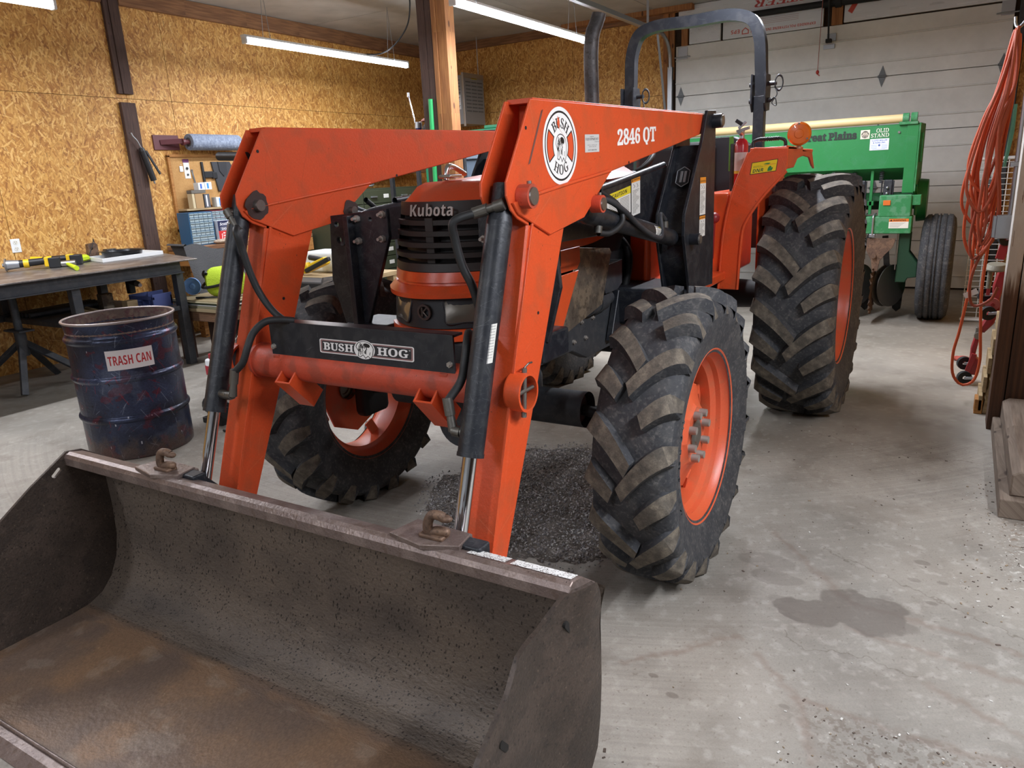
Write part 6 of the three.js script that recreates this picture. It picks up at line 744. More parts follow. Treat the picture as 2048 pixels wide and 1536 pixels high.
// ---------------------------------------------------------------- steel workbench and what lies on it
const TY = 0.94;
{ const T2 = thing('steel_workbench', 'long steel workbench against the strand board wall', 'workbench', V(-6.5, 0, -2.8));
  part(T2, 'bench_top', [plateY([[-7.2, -0.6], [-5.84, -0.6], [-5.8, -4.24], [-7.2, -4.72]], TY - 0.012, TY, 0.002)], M.tableSteel, 'worn grey steel plate'); part(T2, 'front_rail', [bx(-5.93, -5.88, TY - 0.115, TY - 0.013, -4.12, -0.6, 0.004), bx(-5.93, -5.84, TY - 0.115, TY - 0.105, -4.12, -0.6, 0.002)], M.darkSteel); part(T2, 'rear_rail', [bx(-7.15, -7.1, TY - 0.1, TY - 0.013, -4.12, -0.6, 0.004)], M.darkSteel); part(T2, 'end_rail', [bx(-7.1, -5.93, TY - 0.1, TY - 0.013, -4.12, -4.07, 0.004)], M.darkSteel);
  for (const [x, z] of [[-5.92, -4.1], [-7.12, -4.1], [-5.92, -3.18], [-7.1, -3.2], [-5.92, -0.8]]) part(T2, 'leg', [bx(x - 0.035, x + 0.035, z === -4.1 || z === -0.8 ? 0 : 0.5, TY - 0.1, z - 0.035, z + 0.035, 0.004)], M.darkSteel);
  const sh = part(T2, 'lower_shelf', [bx(-7.12, -5.9, 0.5, 0.54, -4.1, -3.15, 0.004)], M.darkSteel); part(T2, 'shelf_rail', [bx(-7.1, -7.04, 0.5, 0.56, -3.2, -2.9, 0.004), bx(-5.95, -5.89, 0.5, 0.56, -3.2, -3.12, 0.004)], M.darkSteel);
  // pipe stand under the bench
  const st = thing('pipe_stand', 'steel pipe stand on splayed legs under the workbench', 'stand', V(-6.35, 0, -2.85)), c = V(-6.4, 0, -2.95);
  part(st, 'pole', [cyl(V(c.x, 0.3, c.z), V(c.x, TY - 0.12, c.z), 0.03, 0.03, 18), cyl(V(c.x, 0.3, c.z), V(c.x, 0.5, c.z), 0.042, 0.042, 18), bx(c.x - 0.12, c.x + 0.12, 0.5, 0.515, c.z - 0.06, c.z + 0.06, 0.003)], M.darkSteel); for (const [dx, dz] of [[0.12, 0.12], [-0.4, -0.42], [-0.35, 0.35], [0.2, -0.45]]) part(st, 'leg', [bar(V(c.x, 0.42, c.z), V(c.x + dx, 0.012, c.z + dz), 0.03, 0.05)], M.darkSteel);
  // tools, back to front
  const grinder = (label, x, z, a, tip) => { const g = thing('cordless_grinder', label, 'power tool', V(x, TY, z)), R = (v) => v.applyAxisAngle(V(0, 1, 0), a).add(V(x, TY + 0.055, z)); part(g, 'body', [cyl(R(V(0, 0, 0.05)), R(V(0, 0.01, 0.26)), 0.032, 0.028, 16)], M.plastic); part(g, 'gear_head', [cyl(R(V(0, 0, -0.03)), R(V(0, 0, 0.06)), 0.042, 0.034, 18), ...(tip ? [lathe([[0, 0.03], [0.015, 0.03], [0.018, 0.02], [0.05, 0.012], [0.055, 0]], R(V(0, 0, -0.03)), V(0, 0, -1).applyAxisAngle(V(0, 1, 0), a), 24)] : [])], tip ? M.zinc : M.yellowTool, tip ? 'grey gear head' : 'yellow gear head'); part(g, 'yellow_band', [cyl(R(V(0, 0.0, 0.09)), R(V(0, 0.0, 0.13)), 0.036, 0.036, 16), bx(-0.03, 0.03, -0.04, 0.04, 0.24, 0.3, 0.008).applyMatrix4(new THREE.Matrix4().makeRotationY(a).setPosition(x, TY + 0.055, z))], M.yellowTool); part(g, 'battery', [bx(-0.04, 0.04, -0.055, 0.035, 0.27, 0.36, 0.01).applyMatrix4(new THREE.Matrix4().makeRotationY(a).setPosition(x, TY + 0.055, z))], M.plastic); return g; };
  grinder('yellow and black cordless grinder with round grey head on the workbench', -6.78, -3.18, 2.6, true); grinder('yellow and black cordless grinder lying beside the hammer', -6.86, -3.42, 2.4, false);
  const hm = thing('hammer', 'hammer with yellow handle lying on the workbench', 'hammer', V(-6.5, TY, -3.5)); part(hm, 'head', [cyl(V(-6.6, TY + 0.028, -3.47), V(-6.52, TY + 0.028, -3.57), 0.027, 0.027, 16), cyl(V(-6.615, TY + 0.028, -3.455), V(-6.6, TY + 0.028, -3.47), 0.031, 0.031, 16)], M.steel); part(hm, 'handle', [cyl(V(-6.56, TY + 0.026, -3.52), V(-6.1, TY + 0.02, -3.34), 0.013, 0.019, 12)], M.neonPlastic, 'yellow handle');
  const ch = thing('battery_charger', 'flat lime green battery charger on the workbench', 'charger', V(-6.9, TY, -3.74)), co = [[-7.1, -3.62], [-7.0, -3.56], [-6.78, -3.66], [-6.74, -3.76], [-6.82, -3.87], [-7.06, -3.85]]; part(ch, 'case', [plateY(co, TY + 0.012, TY + 0.06, 0.012)], M.neonPlastic); part(ch, 'base', [plateY(co, TY, TY + 0.012, 0.002)], M.plastic); part(ch, 'vent', [bx(-6.98, -6.9, TY + 0.058, TY + 0.063, -3.78, -3.7, 0.002)], M.plastic); part(ch, 'vent', [bx(-6.87, -6.83, TY + 0.058, TY + 0.063, -3.78, -3.72, 0.002)], M.plastic);
  const bl = thing('metal_block', 'brown steel block with a drilled hole standing on the workbench', 'block', V(-7.06, TY, -4.05)); part(bl, 'plate', [plateX([[-4.0, TY], [-4.1, TY], [-4.1, TY + 0.13], [-4.08, TY + 0.15], [-4.01, TY + 0.14]], -7.1, -7.05, 0.003, [circ(-4.04, TY + 0.095, 0.013)])], M.hook); part(bl, 'wire', [pipe([V(-7.03, TY + 0.01, -3.97), V(-7.03, TY + 0.13, -4.04), V(-7.07, TY + 0.18, -4.08), V(-7.12, TY + 0.17, -4.11), V(-7.08, TY + 0.04, -4.115)], 0.004, 6, 40)], M.plastic);
  one('marking_block', 'small lime yellow block beside the battery charger', 'block', [bx(-7.03, -6.98, TY + 0.001, TY + 0.055, -3.94, -3.9, 0.004)], M.neonPlastic);
  const tray = thing('white_tray', 'shallow white plastic tray under the black pan', 'tray', V(-6.7, TY, -4.15)), to = [[-6.9, -3.9], [-6.5, -3.8], [-6.6, -4.46], [-6.98, -4.5]]; part(tray, 'tray_body', [plateY(to, TY, TY + 0.006, 0.001), ...to.map((p, i) => bar(V(p[0], TY + 0.02, p[1]), V(to[(i + 1) % 4][0], TY + 0.02, to[(i + 1) % 4][1]), 0.006, 0.035, V(0, 1, 0)))], M.white);
  const pc = V(-6.74, TY + 0.0065, -4.14), pan = thing('drain_pan', 'round black plastic drain pan on the white tray', 'pan', pc); part(pan, 'pan_body', [lathe([[0, 0.004], [0.14, 0.0], [0.16, 0.006], [0.175, 0.06], [0.2, 0.065], [0.2, 0.07], [0.17, 0.065], [0.155, 0.012], [0, 0.01]], pc, V(0, 1, 0), 40)], mat(0x181a20, 0.28)); part(pan, 'spout', [bx(-6.99, -6.92, TY + 0.06, TY + 0.085, -4.2, -4.1, 0.008)], mat(0x181a20, 0.28));
  // under the bench
  const b = (name, label, cat, g, m2) => one(name, label, cat, g, m2);
  b('scrap_block', 'grey steel block on the shelf under the workbench', 'block', [bx(-6.5, -6.42, 0.541, 0.68, -3.78, -3.68, 0.004)], M.shield); b('scrap_block', 'small tan block on the shelf beside the blue tray', 'block', [bx(-6.24, -6.16, 0.541, 0.62, -3.84, -3.74, 0.004)], M.woodPale);
  b('steel_rods', 'dark steel bars lying on the shelf under the workbench', 'bars', [0, 1, 2, 3, 4].map((k) => cyl(V(-7.0 + k * 0.07, 0.562, -3.9), V(-6.95 + k * 0.06, 0.562, -3.2), 0.02, 0.02, 10)), M.darkSteel);
  b('dowel', 'pale round wooden dowel on the shelf beside the steel bars', 'dowel', [cyl(V(-6.06, 0.562, -3.42), V(-6.55, 0.562, -3.52), 0.02, 0.02, 14)], M.woodPale); b('dowel', 'pale round wooden dowel on the shelf beside the grey block', 'dowel', [cyl(V(-6.08, 0.562, -3.48), V(-6.55, 0.562, -3.6), 0.02, 0.02, 14)], M.woodPale);
  const bt = thing('blue_tray', 'blue plastic tool tray on the shelf under the workbench', 'tray', V(-6.2, 0.541, -3.98)), blue = mat(0x4a588f, 0.55); part(bt, 'tray_body', [bx(-6.35, -6.0, 0.541, 0.56, -4.07, -3.88, 0.005), bx(-6.35, -6.33, 0.55, 0.65, -4.07, -3.88, 0.004), bx(-6.02, -6.0, 0.55, 0.66, -4.07, -3.88, 0.004), bx(-6.35, -6.0, 0.61, 0.64, -3.9, -3.88, 0.004), bx(-6.35, -6.0, 0.55, 0.64, -4.07, -4.05, 0.004)], blue); part(bt, 'divider', [bx(-6.2, -6.18, 0.55, 0.64, -4.05, -3.9, 0.004)], blue); part(bt, 'divider', [bx(-6.1, -6.09, 0.55, 0.68, -4.05, -3.9, 0.004)], blue);
  const dr = thing('drill_case', 'dark power drill hanging under the workbench top', 'drill', V(-6.4, 0.72, -3.95)); part(dr, 'body', [cyl(V(-6.5, 0.76, -4.0), V(-6.25, 0.745, -3.92), 0.03, 0.026, 14), bx(-6.5, -6.44, 0.64, 0.76, -4.02, -3.96, 0.01)], M.plastic); part(dr, 'chuck', [cyl(V(-6.25, 0.745, -3.92), V(-6.16, 0.74, -3.89), 0.026, 0.016, 14)], M.zinc);
}
// ---------------------------------------------------------------- on the wall
{ const O = thing('wall_outlet', 'white double wall outlet above the workbench', 'outlet', V(-7.245, 1.12, -3.475)); part(O, 'plate', [bx(-7.25, -7.243, 1.06, 1.18, -3.515, -3.435, 0.003)], M.white); for (const y of [1.092, 1.148]) { const s = part(O, 'socket', [cyl(V(-7.244, y, -3.475), V(-7.24, y, -3.475), 0.02, 0.019, 18)], M.paper); part(s, 'slot', [bx(-7.241, -7.239, y + 0.001, y + 0.01, -3.484, -3.481, 0), bx(-7.241, -7.239, y + 0.001, y + 0.01, -3.469, -3.466, 0), cyl(V(-7.241, y - 0.008, -3.475), V(-7.239, y - 0.008, -3.475), 0.003, 0.003, 8)], M.blackFlat); }
  const G = thing('grease_gun', 'black grease gun hanging on the dark wall post', 'grease gun', V(-7.17, 1.64, -4.85)); part(G, 'barrel', [cyl(V(-7.17, 1.93, -4.815), V(-7.17, 1.64, -4.885), 0.03, 0.03, 18), cyl(V(-7.17, 1.96, -4.808), V(-7.17, 1.93, -4.815), 0.022, 0.03, 16)], M.plastic); part(G, 'lever', [bar(V(-7.15, 1.93, -4.84), V(-7.14, 1.7, -4.95), 0.016, 0.02)], M.plastic); part(G, 'spout', [pipe([V(-7.17, 1.95, -4.81), V(-7.165, 2.03, -4.77), V(-7.165, 2.07, -4.735), V(-7.165, 2.1, -4.722)], 0.007, 8, 16), cyl(V(-7.17, 1.64, -4.885), V(-7.17, 1.61, -4.892), 0.008)], M.zinc);
  const Rr = thing('towel_roll', 'blue grey towel roll on a wall holder', 'towel roll', V(-7.12, 1.95, -5.7)), ry = 2.018; part(Rr, 'roll', [lathe([[0.045, 0], [0.082, 0], [0.084, 0.01], [0.084, 0.63], [0.082, 0.64], [0.045, 0.64]], V(-7.12, ry, -5.33), V(0, 0, -1), 40)], mat(0xffffff, 0.9, 0, { map: dataTex(256, 256, (u, v) => { const n = vnoise(u * 80, v * 80, 80), m = fbm(u * 12, v * 12, 3, 12); return lerp3([108, 118, 136], [168, 178, 194], clamp(n * 0.7 + (m - 0.5), 0, 1)); }, true, 0.25), bumpMap: bumpNoise, bumpScale: 0.003 })); part(Rr, 'core', [lathe([[0.02, 0.0], [0.044, 0.0], [0.044, 0.02], [0.02, 0.02]], V(-7.12, ry, -5.335), V(0, 0, -1), 24)], mat(0x5d5c58, 0.9)); part(Rr, 'spindle', [cyl(V(-7.12, ry, -5.26), V(-7.12, ry, -6.06), 0.026, 0.022, 18)], mat(0x5c2b30, 0.45)); part(Rr, 'end_bracket', [bx(-7.25, -7.1, ry - 0.03, ry + 0.03, -6.08, -6.05, 0.004)], mat(0x5c2b30, 0.45)); part(Rr, 'holder', [bx(-7.25, -7.235, ry - 0.075, ry + 0.075, -5.3, -5.0, 0.004), bar(V(-7.24, ry, -5.08), V(-7.12, ry + 0.01, -5.27), 0.03, 0.05, V(0, 1, 0)), ring(V(-7.12, ry, -5.25), V(0, 0, -1), 0.012, 0.034, 0.03, 20)], mat(0x5c2b30, 0.45), 'maroon wall bracket');
  const C = thing('cork_board', 'framed cork board on the wall above the parts cabinets', 'notice board', V(-7.235, 1.2, -5.6)); part(C, 'cork', [bx(-7.25, -7.235, 1.12, 1.87, -6.07, -5.15, 0.001)], mat(0xffffff, 0.9, 0, { map: dataTex(256, 256, (u, v) => { const n = vnoise(u * 90, v * 90, 90), m = fbm(u * 8, v * 8, 3, 8); return lerp3([166, 122, 70], [200, 158, 102], clamp(n * 0.6 + m * 0.5 - 0.1, 0, 1)); }, true, 0.4) })); for (const [y0, y1, z0, z1] of [[1.1, 1.89, -5.15, -5.12], [1.1, 1.89, -6.1, -6.07], [1.87, 1.9, -6.1, -5.12], [1.1, 1.13, -6.1, -5.12]]) part(C, 'frame', [bx(-7.25, -7.22, y0, y1, z0, z1, 0.003)], M.wood);
  const hang = (n, l, c, g, m) => one(n, l, c, g, m);
  hang('key_tag', 'small white tag pinned to the cork board', 'tag', [bx(-7.233, -7.225, 1.72, 1.78, -5.29, -5.25, 0.003), cyl(V(-7.234, 1.795, -5.27), V(-7.222, 1.795, -5.27), 0.004)], M.white);
  const pk = thing('blister_pack', 'narrow blister pack with purple header on the cork board', 'pack', V(-7.23, 1.64, -5.34)); part(pk, 'card', [bx(-7.234, -7.231, 1.65, 1.82, -5.375, -5.305, 0.001)], M.paper); part(pk, 'header', [bx(-7.2335, -7.229, 1.815, 1.85, -5.375, -5.3, 0.001)], mat(0x5b2455, 0.6)); part(pk, 'hardware', [new THREE.SphereGeometry(0.014, 10, 8).translate(-7.225, 1.755, -5.34), bx(-7.231, -7.222, 1.68, 1.7, -5.35, -5.33, 0.002)], M.darkSteel);
  hang('wrench', 'small chrome wrench hanging on the cork board', 'wrench', [bar(V(-7.228, 1.72, -5.395), V(-7.228, 1.56, -5.42), 0.018, 0.008, V(1, 0, 0)), ring(V(-7.232, 1.55, -5.422), V(1, 0, 0), 0.01, 0.02, 0.008, 16), ring(V(-7.232, 1.73, -5.393), V(1, 0, 0), 0.006, 0.014, 0.008, 16)], M.chrome);
  hang('door_latch', 'black steel latch with handle on the cork board', 'latch', [bar(V(-7.226, 1.82, -5.53), V(-7.226, 1.57, -5.535), 0.026, 0.02, V(1, 0, 0)), bx(-7.234, -7.21, 1.65, 1.72, -5.66, -5.54, 0.006), bx(-7.234, -7.205, 1.64, 1.71, -5.7, -5.64, 0.006)], M.plastic);
  const po = thing('leather_pouch', 'black leather pouch with flap on the cork board', 'pouch', V(-7.22, 1.5, -5.8)); part(po, 'pouch_back', [plateX([[-5.65, 1.82], [-5.9, 1.82], [-5.95, 1.72], [-5.86, 1.52], [-5.7, 1.5]], -7.235, -7.215, 0.004)], mat(0x35363a, 0.55)); part(po, 'flap', [plateX([[-5.73, 1.82], [-5.85, 1.82], [-5.84, 1.7], [-5.79, 1.66], [-5.74, 1.72]], -7.215, -7.207, 0.002)], mat(0x2c2d31, 0.5));
  // small cartons on a ledge below the board
  const carton = (label, x, y0, y1, z0, z1, col, stripe) => { const t = thing('small_carton', label, 'box', V(x, y0, (z0 + z1) / 2)); part(t, 'carton', [bx(x - 0.08, x, y0, y1, z0, z1, 0.002)], mat(col, 0.8)); if (stripe) part(t, 'print', [bx(x - 0.001, x + 0.001, y0 + 0.012, y1 - 0.012, mix(z0, z1, 0.45), mix(z0, z1, 0.72), 0)], mat(stripe, 0.6)); return t; };
  const ledge = one('wooden_ledge', 'thin wooden ledge under the cork board', 'shelf', [bx(-7.235, -7.08, 1.315, 1.335, -5.75, -5.15, 0.002)], M.woodPale);
  carton('tall brown carton on the ledge below the cork board', -7.09, 1.336, 1.49, -5.38, -5.28, 0xa9875c); carton('narrow cream carton on the ledge below the cork board', -7.09, 1.336, 1.49, -5.275, -5.245, 0xc9b894); carton('grey flat carton lying on the brown carton', -7.085, 1.4905, 1.525, -5.42, -5.24, 0x6b655c);
  carton('small white and blue carton on the grey carton', -7.087, 1.5255, 1.6, -5.42, -5.34, 0xd9dee2, 0x3a62b8); carton('white carton with blue stripe above the grey carton', -7.087, 1.5255, 1.605, -5.51, -5.425, 0xd9dee2, 0x3f8fd0); carton('white carton with blue stripe beside the black and white pack', -7.085, 1.336, 1.44, -5.67, -5.54, 0xd3d6d2, 0x3f8fd0); carton('black and white pack standing on the ledge', -7.085, 1.336, 1.48, -5.46, -5.39, 0x54565c, 0xd8d8d8);
}
// ---------------------------------------------------------------- timber bench along the wall with parts cabinets
{ const by = 0.955, B = thing('timber_bench', 'rough timber bench with a thick front beam along the wall', 'bench', V(-7.0, 0, -5.8));
  for (let i = 0; i < 3; i++) part(B, 'plank', [bx(-7.235 + i * 0.15, -7.09 + i * 0.15, by - 0.04, by, -6.62, -4.95, 0.003)], M.woodBeam); part(B, 'front_beam', [bx(-6.83, -6.79, 0.76, by - 0.045, -6.62, -4.93, 0.004)], M.wood); part(B, 'end_beam', [bx(-7.2, -6.83, 0.76, by - 0.045, -4.97, -4.93, 0.004)], M.wood); for (const z of [-5.0, -6.55]) part(B, 'leg', [bx(-6.92, -6.835, 0, by - 0.045, z - 0.045, z + 0.045, 0.004)], M.wood);
  const cab = (label, col, x, z0, z1, y0, y1, rows, cols, skip) => { const t = thing('parts_cabinet', label, 'cabinet', V(x - 0.1, y0, (z0 + z1) / 2)), m = mat(col, 0.45), clear = new THREE.MeshPhysicalMaterial({ color: 0x9fb0b6, roughness: 0.3, clearcoat: 0.5, transparent: false, side: THREE.DoubleSide }); part(t, 'cabinet_body', [bx(x - 0.19, x - 0.004, y0, y1, z1, z0, 0.004), ...[0, 1].map((k) => bx(x - 0.006, x, y0, y1, k ? z1 : z0 - 0.008, k ? z1 + 0.008 : z0, 0.001)), bx(x - 0.006, x, y0, y0 + 0.008, z1, z0, 0.001), bx(x - 0.006, x, y1 - 0.008, y1, z1, z0, 0.001)], m); const H = (y1 - y0 - 0.016) / rows; for (let j = 0; j < rows; j++) { const n = skip && j < 2 ? Math.ceil(cols * 0.6) : cols, W = (z0 - z1 - 0.016) / n; for (let i = 0; i < n; i++) { const za = z0 - 0.008 - i * W, ya = y0 + 0.008 + j * H; const d = part(t, 'drawer', [bx(x - 0.01, x + 0.004, ya + 0.003, ya + H - 0.003, za - W + 0.003, za - 0.003, 0.002)], clear); part(d, 'drawer_pull', [bx(x + 0.002, x + 0.012, ya + H * 0.68, ya + H * 0.82, za - W + 0.006, za - 0.006, 0.001)], mat(0x7c8f96, 0.4)); } } return t; };
  cab('blue parts cabinet with clear drawers on the timber bench', 0x2f5f86, -6.94, -5.05, -5.345, by, 1.3, 7, 5, true); cab('dark red parts cabinet with clear drawers on the timber bench', 0x6a1d26, -7.0, -5.36, -5.68, by, 1.305, 9, 5, false);
  const tb = thing('shop_towel_box', 'red and dark blue shop towel box on the timber bench', 'box', V(-6.92, by, -5.44)); part(tb, 'carton', [bx(-6.99, -6.91, by, 1.195, -5.53, -5.37, 0.002)], mat(0xc9ccd4, 0.6)); part(tb, 'front_print', decal(V(-6.9085, by + 0.002, -5.372), V(0, 0, -0.156), V(0, 0.236, 0)), printMat(canvasTex(192, 288, (c) => { c.fillStyle = '#23284a'; c.fillRect(0, 0, 192, 130); c.fillStyle = '#c62a2c'; c.fillRect(0, 130, 192, 158); c.fillStyle = '#f2f2f4'; c.font = 'italic bold 54px serif'; c.fillText('Scott', 30, 62, 120); c.beginPath(); c.arc(166, 30, 14, 0, 7); c.fill(); c.strokeStyle = '#e8e8ea'; c.lineWidth = 3; c.strokeRect(40, 84, 140, 44); c.font = 'bold 40px sans-serif'; c.fillText('SHOP', 52, 120, 116); c.fillStyle = '#f4c9c4'; for (let i = 0; i < 6; i++) c.fillRect(70 + (i % 2) * 46, 150 + Math.floor(i / 2) * 34, 32, 20); c.fillStyle = '#fff'; c.save(); c.translate(50, 250); c.rotate(-1.45); c.font = 'bold 26px sans-serif'; c.fillText('Towels', 0, 0); c.restore(); })), 'red and blue print');
  one('shop_rag', 'crumpled pale rag on the timber bench before the cabinets', 'rag', [new THREE.SphereGeometry(0.07, 14, 10).scale(0.8, 0.35, 1.2).translate(-6.86, by + 0.026, -5.34), new THREE.SphereGeometry(0.05, 12, 8).scale(0.8, 0.5, 1.3).translate(-6.84, by + 0.03, -5.4)], mat(0xb4a08c, 0.95, 0, { bumpMap: bumpNoise, bumpScale: 0.01 }));
  // canvas sheet hanging over the bench end
  one('canvas_sheet', 'dark grey canvas sheet draped behind the workbench end', 'canvas', [grid(20, 20, (u, v) => { const z = mix(-4.78, -5.8, u), t = v, drop = mix(0.98, 0.8, sstep(0.1, 1, u)), y = mix(drop, 0.28, t), x = -6.72 + 0.16 * t + 0.05 * Math.sin(u * 9 + t * 2) * t + 0.03 * Math.sin(u * 21) * t; return V(x, y + 0.02 * Math.sin(u * 14) * (1 - t), z); }), grid(14, 6, (u, v) => V(mix(-6.72, -7.0, v), mix(0.985, 0.99, v) + 0.02 * Math.sin(u * 8) - 0.16 * sstep(0.1, 1, u), mix(-4.78, -4.93, u)))], mat(0x4b4b4c, 0.9, 0, { bumpMap: bumpNoise, bumpScale: 0.004 }));
  // plank stack on timber trestle
  const S = thing('plank_stack', 'stack of old boards on a rough timber trestle', 'boards', V(-5.85, 0, -4.4)); part(S, 'trestle_top', [bx(-6.2, -5.5, 0.38, 0.47, -4.62, -4.18, 0.006)], mat(0xffffff, 0.9, 0, { map: woodTex(0x7a5a3f, 0x4a3425, 91, 0.5), bumpMap: bumpNoise, bumpScale: 0.003 })); for (const [x, z] of [[-6.12, -4.24], [-5.58, -4.24], [-6.12, -4.56], [-5.58, -4.56]]) part(S, 'leg', [bx(x - 0.05, x + 0.05, 0, 0.38, z - 0.045, z + 0.045, 0.004)], M.woodDarkV);
  const cols = [0x8a7a5c, 0x6f6a52, 0xd8d9d4, 0x53604e, 0xa39a7c, 0x9a8a68]; [[0.471, 0.5], [0.501, 0.52], [0.521, 0.53], [0.531, 0.55], [0.551, 0.562], [0.563, 0.572]].forEach(([y0, y1], i) => part(S, 'plank', [bx(-6.2 + 0.02 * (i % 3), -5.46 - 0.03 * (i % 2), y0, y1, -4.62 + 0.01 * i, -4.16 - 0.012 * (i % 4), 0.002)], mat(cols[i], 0.85, 0, { bumpMap: bumpNoise, bumpScale: 0.002 })));
  one('grinding_wheel', 'blue round disc leaning beside the board stack', 'disc', [lathe([[0, 0.02], [0.02, 0.02], [0.03, 0.01], [0.07, 0.008], [0.08, 0.014], [0.082, 0], [0, 0]], V(-6.15, 0.655, -4.4), V(0.5, 0, 0.85).normalize(), 32)], mat(0x6f9ad0, 0.5));
  one('chisel', 'dark chisel lying on the board stack', 'tool', [cyl(V(-5.9, 0.582, -4.24), V(-5.7, 0.585, -4.3), 0.009, 0.007, 10), cyl(V(-5.7, 0.585, -4.3), V(-5.62, 0.587, -4.33), 0.006, 0.004, 8)], M.plastic);
  const bag = thing('tool_bag', 'lime green tool bag with black straps on the board stack', 'bag', V(-5.66, 0.573, -4.42)); part(bag, 'bag_body', [new RoundedBoxGeometry(0.34, 0.27, 0.28, 4, 0.1).translate(-5.72, 0.708, -4.44)], mat(0xb4cf2f, 0.75, 0, { bumpMap: bumpNoise, bumpScale: 0.006 })); part(bag, 'strap', [pipe([V(-5.9, 0.7, -4.36), V(-5.86, 0.67, -4.29), V(-5.72, 0.68, -4.28), V(-5.56, 0.71, -4.29)], 0.013, 8, 24), pipe([V(-5.89, 0.72, -4.38), V(-5.87, 0.78, -4.33), V(-5.82, 0.81, -4.31), V(-5.79, 0.79, -4.3)], 0.014, 8, 20)], M.plastic);
  one('trash_bag', 'full black plastic bag under the board stack', 'bag', [new THREE.SphereGeometry(0.22, 24, 16).scale(1.0, 0.8, 0.6).translate(-5.95, 0.178, -4.82)], mat(0x1c1e22, 0.22, 0, { bumpMap: bumpNoise, bumpScale: 0.02 }));
}
